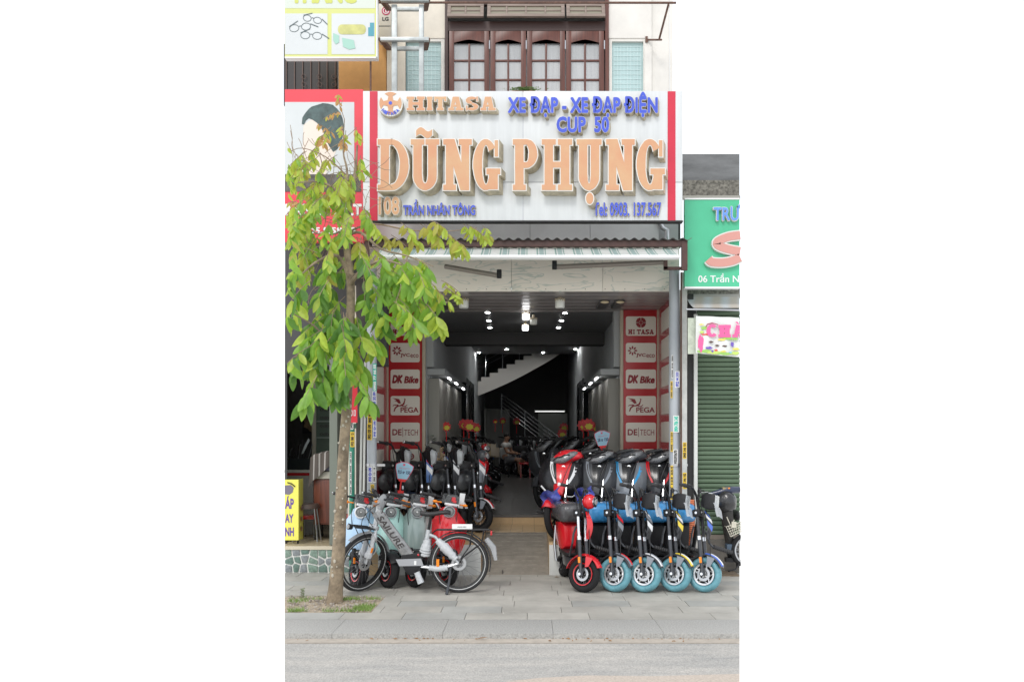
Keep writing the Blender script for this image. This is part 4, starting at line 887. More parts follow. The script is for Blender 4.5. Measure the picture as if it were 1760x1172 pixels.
MB().shell(lambda u, v: (X(538 + 42 * u, CDp), CDp - .04 + v * .4, Z(776 + 10 * (1 - u) ** 3, CDp) + .02 * sin(v * 5)), [i / 8 for i in range(9)], [0, .25, .5, .75, 1], .01).build('cloth_top', stc, cl)
bx('folded_laundry', mat('laundry', (.20, .19, .26), .9, nz=(12, .4)), None, X(543, CDp), X(580, CDp), CDp + .0, CDp + .36, Z(809.5, CDp), Z(790, CDp), .02)
tag(bpy.data.objects['folded_laundry'], 'heap of grey violet laundry on the cabinet under the striped cloth', 'laundry')
st = empty('metal_stool', (X(524, 10.8), 10.9, LZ), 0, 'brown stool with bent steel legs beside the yellow stand', 'stool')
mb = MB(); mb.lathe([(.0, .5), (.15, .5), (.17, .47), (.17, .44), (0, .44)], n=20); mb.build('seat', mat('stool_brown', (.09, .06, .05), .4), st)
for a in (30, 150, 210, 330): mb = MB(); mb.tube([(.13 * cos(R(a)), .13 * sin(R(a)), .44), (.15 * cos(R(a)), .15 * sin(R(a)), .3), (.19 * cos(R(a)), .19 * sin(R(a)), 0)], .011, 7); mb.build('leg', steel, st)
rb = empty('red_plastic_box', (X(602, 10.7), 10.7, LZ), 0, 'red plastic box with white lid half hidden behind the tree trunk', 'box'); mb = MB(); mb.box(-.09, .05, 0, .25, 0, .38); mb.build('body', red_gl, rb, bevel=.01); mb = MB(); mb.box(-.095, .055, -.005, .255, .382, .45); mb.build('lid', mat('pinkish_white', (.5, .46, .46), .5), rb, bevel=.01)
rs = empty('red_stool', (X(531, 11.3), 11.3, LZ), 0, 'low red stool behind the steel legged one', 'stool'); mb = MB(); mb.box(-.12, .12, -.12, .12, .26, .31); mb.build('seat', red_gl, rs, bevel=.01)
for a, b in ((-.09, -.09), (.09, -.09), (-.09, .09), (.09, .09)): mb = MB(); mb.cyl((a, b, 0), (a, b, .26), .012, n=6); mb.build('leg', steel, rs)
# yellow advert stand
ys = empty('yellow_advert_stand', (0, 0, 0), 0, 'yellow cardboard advert box with sunglasses picture and violet capitals at the left edge', 'advert stand'); YD = 10.55
yel = mat('yellow_card', (.78, .72, .12), .5); viol = mat('violet_ink', (.12, .06, .32), .5)
MB().box(XL(YD), X(513, YD), YD, YD + .02, Z(928, YD), Z(824, YD)).build('front_panel', yel, ys); MB().add([(X(513, YD), YD, Z(928, YD)), (X(521, YD + .3), YD + .3, Z(926, YD + .3)), (X(521, YD + .3), YD + .3, Z(822, YD + .3)), (X(513, YD), YD, Z(824, YD)), (X(512, YD), YD + .01, Z(928, YD)), (X(520, YD + .3), YD + .3, Z(926, YD + .3)), (X(520, YD + .3), YD + .3, Z(822, YD + .3)), (X(512, YD), YD + .01, Z(824, YD))], [(0, 1, 2, 3), (7, 6, 5, 4), (0, 4, 5, 1), (3, 2, 6, 7), (1, 5, 6, 2)]).build('side_panel', yel, ys)
for s, t, b in (('ÁP', 852, 874), ('AY', 883, 898), ('NH', 906, 921)): text('lettering', viol, ys, s, XL(YD) + .004, X(505 if s != 'AY' else 504, YD), Z(b, YD), Z(t, YD), YD - .004, off=.03)
mb = MB(); mb.prism([(XL(YD), Z(834, YD)), (X(500, YD), Z(833, YD)), (X(505, YD), Z(838, YD)), (X(503, YD), Z(846, YD)), (X(497, YD), Z(850, YD)), (XL(YD), Z(849, YD))], YD - .003, YD); mb.build('sunglasses_lens', mat('lens_print', (.17, .15, .2), .4), ys)
mb = MB(); mb.tube([W(494, 829, YD - .004), W(501, 831, YD - .004), W(507, 836, YD - .004)], .008, 6); mb.build('sunglasses_arm', black, ys)
mb = MB()
for k, zz in enumerate((870, 888, 905)): mb.add([(X(515, YD) + .002 * 0, YD + .08, Z(zz + 8, YD)), (X(519, YD + .2), YD + .22, Z(zz + 8, YD + .2)), (X(519, YD + .2), YD + .22, Z(zz, YD + .2)), (X(515, YD), YD + .08, Z(zz, YD))], [(0, 1, 2, 3)])
mb.build('side_print', mat('side_print_pink', (.45, .22, .2), .5), ys)
mb = MB(); mb.cyl(W(492, 928, YD + .1), W(492, 936, YD + .1), .012, n=6); mb.cyl(W(512, 928, YD + .1), W(512, 936, YD + .1), .012, n=6); mb.build('foot', black, ys)

# green pole with stickers, small red sign, thin white poles
gp = empty('green_pole', (X(605, 10.1), 10.1, 0), 0, 'thin green steel pole covered in vertical number stickers right of the tree', 'pole')
mb = MB(); mb.cyl((0, 0, 0), (0, 0, Z(735, 10.1)), .034, n=12); mb.build('tube', mat('green_steel', (.03, .22, .15), .5, nz=(6, .2)), gp); mb = MB(); mb.box(-.06, .05, -.03, .03, Z(736, 10.1), Z(728, 10.1)); mb.build('cap', mat('dark_green', (.03, .1, .07), .5), gp)
def stp(a, b, t, bt, s, base, ink, lbl): sticker(X(a, 10.05), X(b, 10.05), Z(bt, 10.05), Z(t, 10.05), 10.055, s, base, ink, lbl)
stp(602, 607, 706, 738, '0905 455 677', stw, inkk, 'white sticker at the top of the green pole'); stp(602, 609, 742, 768, '0935 888 121', sty, inkk, 'yellow sticker on the green pole'); stp(601, 604, 776, 850, '0905 100 232 0905 100 232', stw, inkk, 'long narrow white sticker low on the green pole')
rs2 = empty('small_red_sign', (0, 0, 0), 0, 'small red sign plate with white print on top of the green pole', 'sign'); MB().box(X(594, 10.05), X(614, 10.05), 10.05, 10.07, Z(726, 10.05), Z(600, 10.05)).build('plate', mat('sign_red_plain', (.60, .02, .04), .4), rs2)
text('lettering', white_pl, rs2, 'D 13', X(603, 10.04), X(611, 10.04), Z(715, 10.04), Z(704, 10.04), 10.045, off=.03); text('lettering', mat('ink_yellow', (.9, .6, .05), .4), rs2, 'EYES', X(596, 10.04), X(602, 10.04), Z(690, 10.04), Z(620, 10.04), 10.045, off=.05, vert=True)
for a, t, lb_ in ((622, 700, 'thin white steel pole leaning left of the grey column, shorter one'), (628, 622, 'thin white steel pole next to the grey column, taller one')):
    t_ = empty('white_pole', (0, 0, 0), 0, lb_, 'pole'); mb = MB(); mb.cyl(W(a - 3, 868, 10.25) , W(a, t, 10.25), .014, n=8); mb.build('tube', mat('white_steel', (.6, .61, .58), .5), t_); mb = MB(); mb.cyl(W(a - 3, 868, 10.25), Vector((X(a - 3.5, 10.25), 10.25, 0)), .018, n=8); mb.build('foot', steel, t_)

# optician's signs
def flatsign(name, a, b, t, bt, d, m, lbl, frame=None):
    s_ = empty(name, (0, 0, 0), 0, lbl, 'sign'); MB().box(X(a, d), X(b, d), d, d + .08, Z(bt, d), Z(t, d)).build('panel', m, s_)
    if frame:
        for q in ((a, b, bt - 1.6, bt + .4), (b - 1.8, b + .2, t, bt)): MB().box(X(q[0], d), X(q[1], d), d - .006, d + .085, Z(q[3], d), Z(q[2], d)).build('frame', frame, s_)
    return s_
D1 = 9.9; yg = mat('pale_yellow_green', (.55, .58, .20), .45); prt = mat('poster_white', (.56, .59, .60), .45, nz=(1, .05))
s1 = flatsign('spectacles_billboard', PL, 648.5, -30, 100, D1, yg, 'upper left billboard with pictures of glasses on pale yellow green', white_pl)
MB().box(X(PL, D1) + .001, X(645, D1), D1 - .002, D1 - .0005, Z(15, D1), Z(-30, D1)).build('print_panel', mat('poster_pale', (.55, .60, .54), .45), s1)
text('lettering', mat('ink_yellowgreen', (.52, .55, .12), .5), s1, 'THANG', X(499, D1), X(613, D1), Z(7, D1), Z(-24, D1), D1 - .006, off=.05)
for a, b in ((PL + .5, 563), (570, 644)): MB().box(X(a, D1), X(b, D1), D1 - .003, D1 - .0005, Z(94, D1), Z(24, D1)).build('picture', prt, s1)
frm = mat('print_dark', (.08, .11, .12), .5); lensg = mat('print_green', (.30, .52, .44), .4)
def specs(mb, cx, cy, s_, tilt=0, arms=True):
    c_, s2 = cos(R(tilt)), sin(R(tilt)); y = D1 - .006
    T0 = Matrix.Translation((X(cx, D1), 0, Z(cy, D1))) @ Matrix.Rotation(R(tilt), 4, 'Y'); mb.T = T0
    for o_ in (-.085, .085):
        for q in arc(o_ * s_, 0, .07 * s_, .055 * s_, .007, .007, 0, 360, 0, 16): mb.prism(q, y, y + .002)
    mb.box(-.016 * s_, .016 * s_, y, y + .002, .012, .02)
    mb.prism([(-.15 * s_, .02), (-.155 * s_, .03), (-.02 * s_, .10 * s_), (-.015 * s_, .092 * s_)], y - .0012, y + .001); mb.prism([(.15 * s_, .02), (.155 * s_, .03), (.26 * s_, -.02), (.255 * s_, -.03)], y - .0012, y + .001); mb.T = Matrix.Identity(4)
mb = MB(); specs(mb, 537, 34, .75, 12); specs(mb, 516, 48, .85, -8); specs(mb, 535, 62, .85, 3); mb.build('spectacles_print', frm, s1, smooth=0)
mb = MB(); mb.prism(rrect(X(581, D1), X(629, D1), Z(60, D1), Z(43, D1), .05), D1 - .006, D1 - .004); mb.build('case_print', mat('print_olive', (.50, .50, .18), .5, nz=(4, .3)), s1, smooth=0)
mb = MB()
for pts in ([(573, 58), (583, 62), (583, 74), (577, 77), (573, 70)], [(588, 66), (608, 70), (611, 84), (600, 86), (590, 81)]): mb.prism([(X(a, D1), Z(b, D1)) for a, b in pts], D1 - .008, D1 - .0065)
mb.build('sunglasses_print', lensg, s1, smooth=0); mb = MB(); mb.box(X(633, D1), X(643, D1), D1 - .006, D1 - .0045, Z(63, D1), Z(48, D1)); mb.box(X(636, D1), X(643, D1), D1 - .0062, D1 - .0045, Z(48, D1), Z(40, D1)); mb.build('box_print', mat('print_teal', (.06, .28, .36), .5), s1, smooth=0)
# red sign with head of hair
D2 = 10.0; rd = mat('sign_red_pale', (.70, .045, .07), .45, nz=(1.5, .1)); s2 = flatsign('red_optician_sign', PL, 624, 154, 416, D2, rd, 'tall red sign with portrait of short dark hair, behind the tree leaves')
MB().box(X(PL, D2) + .001, X(609, D2), D2 - .003, D2 - .0005, Z(300, D2), Z(176, D2)).build('picture', prt, s2)
def sp(pts, name, m, dy): mb = MB(); mb.prism([(X(a, D2), Z(b, D2)) for a, b in pts], D2 - dy - .001, D2 - dy); mb.build(name, m, s2, smooth=0)
sp([(522, 215), (540, 203), (560, 207), (575, 225), (577, 262), (560, 300), (530, 300), (520, 260)], 'portrait_face', mat('print_skin', (.70, .62, .55), .5), .004)
sp([(519, 214), (520, 203), (525, 195), (531, 188), (536, 184), (546, 181), (555, 178), (564, 179), (572, 181), (579, 187), (585, 194), (589, 204), (591, 216), (590, 232), (586, 246), (580, 257), (573, 262), (566, 252), (560, 240), (556, 228), (551, 219), (545, 212), (538, 207), (531, 204), (526, 208), (523, 215)], 'portrait_hair', mat('print_hair', (.06, .10, .10), .5, nz=(9, .5)), .006)
sp([(PL + .3, 300), (620, 300), (620, 330), (PL + .3, 330)], 'red_band', mat('print_dark_band', (.10, .09, .08), .5, nz=(10, .7)), .0045)  # added dark strip, stands for the dark tones among the leaves
text('lettering', white_pl, s2, 'KAMMY MẮT', X(490, D2), X(622, D2), Z(371, D2), Z(340, D2), D2 - .006, off=.05); text('lettering', white_pl, s2, '0905.5.58.88', X(512, D2), X(612, D2), Z(402, D2), Z(391, D2), D2 - .006, off=.04)
# air conditioner box and sign frame poles at the top
ac = empty('air_conditioner', (0, 0, 0), 0, 'pale air conditioner unit with round red badge on the ochre wall', 'air conditioner'); dA = 10.45
MB().box(X(649, dA), X(672, dA), dA, dA + .2, Z(66, dA), Z(5, dA)).build('casing', mat('ac_cream', (.55, .51, .44), .5), ac, bevel=.01)
mb = MB(); mb.prism(circp(X(663.5, dA), Z(19.5, dA), .056, 20), dA - .004, dA - .001); bd = mb.build('badge', mat('badge_red', (.42, .01, .06), .4), ac, smooth=0)
mb = MB()
for q in arc(X(663.5, dA), Z(19.5, dA), .04, .04, .008, .008, 90, 360, 0, 16): mb.prism(q, dA - .007, dA - .005)
mb.box(X(662.6, dA), X(663.8, dA), dA - .007, dA - .005, Z(22.5, dA), Z(16, dA)); mb.box(X(662.8, dA), X(666, dA), dA - .0075, dA - .0055, Z(22.5, dA), Z(21.5, dA)); mb.build('badge_mark', white_pl, bd, smooth=0)
text('lettering', inkk, ac, 'LG', X(657, dA), X(668, dA), Z(36.5, dA), Z(30, dA), dA - .004, off=.03); MB().box(X(650, dA), X(671, dA), dA - .004, dA - .001, Z(46, dA), Z(45, dA)).build('seam', darkw, ac)
fr = empty('sign_bracket_frame', (0, 0, 0), 0, 'galvanised steel bracket frame of two uprights above the sign board', 'frame'); dB = 10.0; gal = mat('galvanised', (.42, .45, .45), .45, .4, nz=(8, .25))
for a, b in ((673, 682), (720, 728)): MB().box(X(a, dB), X(b, dB), dB, dB + .05, Z(158, dB), Z(8, dB)).build('upright', gal, fr, bevel=.003)
for t_ in (0, 68):
    MB().box(X(655, dB), X(738, dB), dB - .06, dB - .01, Z(t_ + 6, dB), Z(t_, dB)).build('crossbar', gal, fr, bevel=.003); MB().box(X(671, dB), X(728, dB), dB + .3, dB + .34, Z(t_ + 18, dB + .3), Z(t_ + 12, dB + .3)).build('crossbar', gal, fr, bevel=.003)
    for px, q in ((656, 668), (736, 731)): mb = MB(); mb.loft([[(X(px, dB) - .03, dB - .05, Z(t_ + 5, dB)), (X(px, dB) + .03, dB - .05, Z(t_ + 5, dB)), (X(px, dB) + .03, dB - .05, Z(t_ + 1, dB)), (X(px, dB) - .03, dB - .05, Z(t_ + 1, dB))], [(X(q, dB + .3) - .03, dB + .32, Z(t_ + 18, dB + .3)), (X(q, dB + .3) + .03, dB + .32, Z(t_ + 18, dB + .3)), (X(q, dB + .3) + .03, dB + .32, Z(t_ + 12, dB + .3)), (X(q, dB + .3) - .03, dB + .32, Z(t_ + 12, dB + .3))]]); mb.build('side_arm', rust, fr)
mb = MB(); mb.cyl(W(637, 100, D1 + .1), W(637, 158, D1 + .1), .012, n=6); mb.build('stay', rust, fr)
# potted greenery peeping over the sign board
pg = empty('balcony_plant', (0, 0, 0), 0, 'tuft of green leaves peeping over the top edge of the big sign', 'plant'); rnd.seed(5)
mb = MB()
for i in range(220):
    x = X(rnd.gauss(900, 11), 10.2); z = Z(156 - rnd.random() ** 1.5 * 6, 10.2); a = rnd.uniform(0, PI); r = .018
    mb.add([(x, 10.2 + rnd.uniform(-.05, .05), z), (x + r * cos(a), 10.2, z + r * abs(sin(a)) * .6 + .004), (x + 2 * r * cos(a), 10.21, z + r * .3), (x + r * cos(a), 10.2, z - .006)], [(0, 1, 2, 3)])
mb.build('foliage', mat('small_leaf', (.10, .17, .04), .6), pg, kind='stuff'); mb = MB(); mb.box(X(880, 10.3), X(920, 10.3), 10.2, 10.4, Z(185, 10.3), Z(162, 10.3)); mb.build('pot', mat('terracotta', (.35, .15, .08), .8), pg)

# ================================================================== RIGHT NEIGHBOUR
RD = 10.6; rbd = empty('shuttered_building', (0, 0, 0), 0, 'low neighbouring shop with closed green roller shutter at the right edge', 'building')
def xr(px, d): return min(X(px, d), XR(d))
roofg = mat('old_roof_sheet', (.16, .165, .17), .8, nz=(1.2, .3), wave=(1.5, 6, 6)); mossy = mat('mossy_sheet', (.20, .19, .165), .95, nz=(30, .6), bump=(30, 1))
MB().box(X(1173, 11.3), XR(11.3), 11.3, 11.5, Z(312, 11.3), Z(265, 11.3)).build('parapet', roofg, rbd); MB().box(X(1173, 11.25), XR(11.25), 11.25, 11.29, Z(340, 11.25), Z(310, 11.25)).build('mossy_edge', mossy, rbd)
MB().box(X(1173, 11.2), XR(11.2), 11.15, 11.2, Z(344, 11.2), Z(338, 11.2)).build('eaves', mat('eave_grey', (.33, .32, .29), .8), rbd)
mb = MB(); rnd.seed(8)
for i in range(60):
    x = rnd.uniform(X(1178, 11.2), XR(11.2) - .04); r = rnd.uniform(.012, .03); mb.T = Matrix.Translation((x, 11.2, Z(338, 11.2))) @ Matrix.Rotation(rnd.uniform(-.6, .6), 4, 'Y'); mb.ell((0, 0, 0), (r * 1.6, r, r * .6), 6, 3)
mb.build('rubble', mossy, rbd, kind='stuff')
bx('wall', greyw, rbd, X(1186, 11.3), XR(11.3), 11.32, 11.5, 0, Z(330, 11.3)); 
bx('wall_band', mossy, rbd, X(1178, RD), XR(RD), RD - .02, RD + .1, Z(506, RD), Z(496, RD)); bx('wall_band', mat('pale_beam', (.34, .33, .31), .7), rbd, X(1178, RD), XR(RD), RD - .04, RD + .1, Z(513, RD), Z(506.3, RD))
# green shutter: every slat its own piece
gr = mat('shutter_green', (.09, .145, .085), .55, nz=(2, .15), rand=.05)
z = Z(918, RD); me = None
sh = .0605
mb = MB(); w0, w1 = X(1198, RD), XR(RD)
prof = [(0, 0), (-.014, .006), (-.02, .022), (-.02, .036), (-.012, .052), (0, .056)]
mb.loft([[(w0, RD + p[0], p[1]) for p in prof] + [(w0, RD + .004, .056), (w0, RD + .004, 0)], [(w1, RD + p[0], p[1]) for p in prof] + [(w1, RD + .004, .056), (w1, RD + .004, 0)]]); me = mb.mesh('shutter_slat', gr)
while z < Z(540, RD): o = bpy.data.objects.new('shutter_slat', me); C.objects.link(o); o.parent = rbd; o.location = (0, 0, z); z += sh
bx('shutter_back', mat('shutter_gap', (.02, .03, .02), .8), rbd, w0, w1, RD + .02, RD + .04, .3, Z(520, RD))
bx('shutter_foot', mat('shutter_foot', (.20, .17, .14), .6), rbd, w0, w1, RD - .03, RD + .01, Z(926, RD), Z(918.5, RD)); bx('sill', mat('sill_concrete', (.13, .12, .105), .9, nz=(6, .3)), rbd, X(1182, RD), XR(RD - .15), RD - .15, RD + .05, -.02, Z(928, RD - .1))
bx('side_jamb', darkw, rbd, X(1186, RD), X(1197, RD), RD + .02, RD + .2, 0, Z(520, RD))
bx('apron', mat('brown_apron', (.165, .125, .085), .85, nz=(4, .25)), rbd, X(1180, 10.3), XR(10.15), 10.15, RD - .152, -.02, .02)
# canvas blind above the banner
cvr = empty('faded_canvas_blind', (0, 0, 0), 0, 'faded canvas blind with brown stripes above the pink lettered banner', 'blind')
cm = mat('blind_canvas', (.42, .45, .46), .8); N_ = cm.node_tree.nodes; L_ = cm.node_tree.links; tc = N_.new('ShaderNodeTexCoord'); mp = N_.new('ShaderNodeMapping'); mp.inputs['Rotation'].default_value = (0, R(-28), 0); wv_ = N_.new('ShaderNodeTexWave'); wv_.inputs['Scale'].default_value = 1.6; cr = N_.new('ShaderNodeValToRGB'); E = cr.color_ramp.elements; E[0].position = .0; E[0].color = (.42, .45, .46, 1); E[1].position = .85; E[1].color = (.40, .37, .32, 1); L_.new(tc.outputs['Object'], mp.inputs[0]); L_.new(mp.outputs[0], wv_.inputs[0]); L_.new(wv_.outputs[0], cr.inputs[0]); L_.new(cr.outputs[0], N_['Principled BSDF'].inputs['Base Color'])
MB().shell(lambda u, v: (min(X(1179 + 92 * u, RD - .06), XR(RD - .06 - .5 * v)), RD - .06 - .5 * v, Z(512, RD) - .22 * v - .02 * sin(v * PI)), [i / 8 for i in range(9)], [i / 8 for i in range(9)], .004).build('canvas', cm, cvr)
mb = MB(); mb.cyl((X(1179, 10.04), 10.04, Z(513, RD) - .23), (XR(10.04), 10.04, Z(513, RD) - .24), .012, n=8); mb.build('rod', steel, cvr)
# green shop sign
D3 = 10.1; grn = mat('sign_green', (.07, .48, .27), .4, nz=(1, .1)); s3 = flatsign('green_shop_sign', 1177, PR, 343, 494, D3, grn, 'green shop sign with blue capitals and pink script at the right edge')
for t_, b_ in ((341, 343.5), (493, 496)): MB().box(X(1177, D3), XR(D3), D3 - .01, D3 + .08, Z(b_, D3), Z(t_, D3)).build('frame', white_pl, s3)
def t3(s, a, b, t_, bt, face, edge, off, src_extra=''):
    z0, z1 = Z(bt, D3), Z(t_, D3); mb = MB(); text_into(mb, s, X(a, D3) - .008, X(b, D3) + .008, z0 - .008, z1 + .008, D3 - .045, th=.04, off=off + .02); q = mb.build('lettering_edge', edge, s3, smooth=0); mb = MB(); text_into(mb, s, X(a, D3), X(b, D3), z0, z1, D3 - .05, th=.003, off=off); mb.build('lettering', face, q, smooth=0)
t3('TRƯ', 1225, 1270, 354, 381, mat('sign_blue', (.12, .28, .72), .4), white_edge, .02); 
text('lettering', white_pl, s3, '06 Trần N', X(1200, D3), X(1270, D3), Z(485.5, D3), Z(470, D3), D3 - .004, off=.012)
def stroke(pts, w, y0, y1, m, nm, par):
    # ribbon along pts with width list
    P_ = [Vector((X(a, D3), 0, Z(b, D3))) for a, b in pts]; n = 24; Q = []
    for i in range(n + 1):
        t = i / n * (len(P_) - 1); k = min(int(t), len(P_) - 2); u = t - k
        p0, p1, p2, p3 = P_[max(k - 1, 0)], P_[k], P_[k + 1], P_[min(k + 2, len(P_) - 1)]
        Q.append(.5 * ((2 * p1) + (-p0 + p2) * u + (2 * p0 - 5 * p1 + 4 * p2 - p3) * u * u + (-p0 + 3 * p1 - 3 * p2 + p3) * u ** 3))
    L1, L2 = [], []
    for i, q in enumerate(Q):
        d = (Q[min(i + 1, n)] - Q[max(i - 1, 0)]).normalized(); nn = Vector((-d.z, 0, d.x)) * w / 2; L1.append(q + nn); L2.append(q - nn)
    mb = MB()
    for i in range(n): mb.prism([(L1[i].x, L1[i].z), (L1[i + 1].x, L1[i + 1].z), (L2[i + 1].x, L2[i + 1].z), (L2[i].x, L2[i].z)], y0 - .0002 * (i % 2), y1)
    return mb.build(nm, m, par, smooth=0)
pk = mat('sign_pink', (.58, .28, .24), .5)
for pts in ([(1270.4, 406), (1250, 409), (1232, 417), (1233, 424), (1250, 430), (1270.4, 434)], [(1216, 447), (1222, 452), (1240, 453), (1257, 450), (1270.4, 444)]):
    q = stroke(pts, .13, D3 - .05, D3, white_edge, 'script_edge', s3); stroke(pts, .10, D3 - .056, D3 - .052, pk, 'script_letter', q)
# banner with pink letters and coloured children's drawings
D4 = 9.95; bn = empty('cloth_banner', (0, 0, 0), 0, 'white cloth banner with pink CHÀ letters over the green shutter', 'banner'); bw = mat('banner_white', (.70, .72, .70), .6, nz=(3, .08))
def bf(u, v): px = 1196 + 75 * u; return (min(X(px, D4), XR(D4)), D4 + .012 * sin(u * 14 + v * 3), Z(543 + 3 * u + (64 + 6 * u * 0) * v + 4 * u * v, D4))
MB().shell(bf, [i / 20 for i in range(21)], [i / 6 for i in range(7)], .003).build('cloth', bw, bn)
MB().shell(lambda u, v: (X(1182 + 14 * u, D4 + .03), D4 + .03 + .01 * sin(u * 7), Z(546 + 62 * v, D4)), [0, .5, 1], [0, .5, 1], .003).build('side_cloth', mat('banner_side', (.50, .55, .45), .7, nz=(9, .3)), bn)
pink = mat('banner_pink', (.78, .12, .32), .5); mb = MB()
for ch, a, b in (('G', 0, 0),): pass
def bl(ch, a, b, t_, bt, m, y, e=0): m_ = MB(); slab_into(m_, ch, X(a, D4), Z(bt, D4), X(b, D4) - X(a, D4), Z(t_, D4) - Z(bt, D4), .055, .035, D4 - y, D4 - y + .002, e); m_.build('letter', m, bn, smooth=0)
mb = MB()
for q in arc(X(1223.5, D4), Z(568.5, D4), .072, .079, .05, .035, 40, 320): mb.prism(q, D4 - .024, D4 - .022)
mb.build('letter', pink, bn, smooth=0); bl('H', 1234, 1255, 559, 580, pink, .024)
mb = MB(); q = slab('A', X(1282, D4) - X(1258, D4), Z(559, D4) - Z(580, D4), .055, .035)
for i_, p in enumerate(q): mb.prism([(X(1258, D4) + a, Z(580, D4) + b) for a, b in p], D4 - .024 - i_ * .0004, D4 - .022)
o = mb.build('letter', pink, bn, smooth=0); clip_tree(o, 0, XR(D4)); mb = MB(); mb.prism([(X(1263, D4), Z(554, D4)), (X(1266, D4), Z(553, D4)), (X(1270, D4), Z(557, D4)), (X(1268, D4), Z(558, D4))], D4 - .024, D4 - .022); mb.build('letter_accent', pink, bn, smooth=0)
rnd.seed(21); bc = [mat('print_' + n_, c_, .5) for n_, c_ in (('leaf', (.30, .55, .12)), ('lime', (.50, .65, .15)), ('yellow', (.80, .65, .12)), ('violet', (.16, .1, .45)), ('scarlet', (.70, .08, .06)), ('brown', (.10, .06, .05)), ('skyblue', (.2, .5, .7)), ('mint', (.2, .5, .3)))]
def blob(px, py, rx, rz, m, k): mb = MB(); ph = rnd.uniform(0, 6); mb.prism([(min(X(px, D4) + rx * cos(t * PI / 7) * (1 + .25 * sin(3 * t + ph)), XR(D4)), Z(py, D4) + rz * sin(t * PI / 7) * (1 + .25 * cos(2 * t + ph))) for t in range(14)], D4 - .018 - .0002 * k, D4 - .0165); mb.build('print_blot', m, bn, smooth=0)
k = 0
for px, py, rx, rz, c in [(1210, 604, .09, .02, 0), (1228, 606, .1, .018, 1), (1246, 608, .1, .016, 0), (1262, 607, .06, .02, 1), (1218, 598, .04, .015, 3), (1222, 588, .03, .012, 5), (1232, 594, .03, .01, 5), (1245, 595, .03, .01, 5), (1258, 592, .02, .03, 3), (1264, 600, .04, .014, 2), (1230, 602, .02, .012, 4), (1250, 582, .06, .016, 0), (1240, 584, .05, .012, 2), (1210, 564, .04, .02, 0), (1206, 571, .03, .015, 1), (1212, 575, .05, .01, 4), (1262, 583, .04, .012, 0), (1243, 604, .03, .01, 2), (1255, 606, .02, .008, 6), (1224, 604, .014, .012, 3), (1205, 558, .03, .008, 2)]:
    blob(px, py, rx, rz, bc[c], k); k += 1
blob(1204, 590, .035, .1, pink, k); mb = MB(); mb.tube([W(1213, 562, D4 - .02), W(1216, 557, D4 - .02), W(1224, 555, D4 - .02), W(1234, 558, D4 - .02)], .006, 5); mb.build('print_line', mat('print_wine', (.4, .05, .12), .5), bn)
# upright posts between the houses on the right
for px, w_, lb_ in ((1187, 7, 'dark narrow gap board left of the green shutter'),): t = empty('gap_board', (0, 0, 0), 0, lb_, 'board'); MB().box(X(1182.5, 10.45), X(1192, 10.45), 10.45, 10.5, 0, Z(505, 10.45)).build('board', blackf, t)
# ================================================================== STREET TREE
TD = 8.62; tree = empty('street_tree', (0, 0, 0), 0, 'young street tree with pale spotted trunk and drooping yellow green leaves', 'tree')
bark = mat('bark', (.26, .205, .14), .9, nz=(9, .45), bump=(40, 1)); twigm = mat('twig', (.27, .2, .14), .9, nz=(10, .3)); lich = mat('bark_spots', (.43, .40, .33), .95)
def tp(pts, rs, m=bark, name='trunk', n=12, sub=4):
    P_ = [W(a, b, TD + c) for a, b, c in pts]; Q, RR = [], []
    for k in range(len(P_) - 1):
        for i in range(sub + (k == len(P_) - 2)):
            u = i / sub; p0, p1, p2, p3 = P_[max(k - 1, 0)], P_[k], P_[k + 1], P_[min(k + 2, len(P_) - 1)]
            Q.append(.5 * ((2 * p1) + (-p0 + p2) * u + (2 * p0 - 5 * p1 + 4 * p2 - p3) * u * u + (-p0 + 3 * p1 - 3 * p2 + p3) * u ** 3)); RR.append(rs[k] + (rs[k + 1] - rs[k]) * u)
    mb = MB(); mb.tube(Q, RR, n)
    return mb.build(name, m, tree)
def gpy(d, z): return HY + (H - z) * F / d
tr_o = tp([(574, gpy(TD, -.03), 0), (577, 1010, 0), (583, 930, 0), (589, 800, 0), (596, 700, 0), (600, 600, 0), (603, 500, .02), (597, 430, .03), (594, 395, .05)], [.098, .076, .067, .057, .052, .047, .044, .04, .037], n=18, sub=6)
rnd.seed(4); mb = MB()
for i in range(46):
    t = rnd.random() ** .8; py = 1000 - t * 330; px = 577 + (1010 - py) * .06; d = TD - .072 + t * .012; a = rnd.uniform(-.9, .9); r = rnd.uniform(.005, .016)
    c = Vector((X(px, TD) + .07 * sin(a), TD - (.078 - .018 * t) * cos(a) - .001, Z(py, TD)))
    mb.ell(c, (r, .004, r * rnd.uniform(.6, 1.6)), 7, 3)
mb.build('bark_spot', lich, tree, kind='stuff')
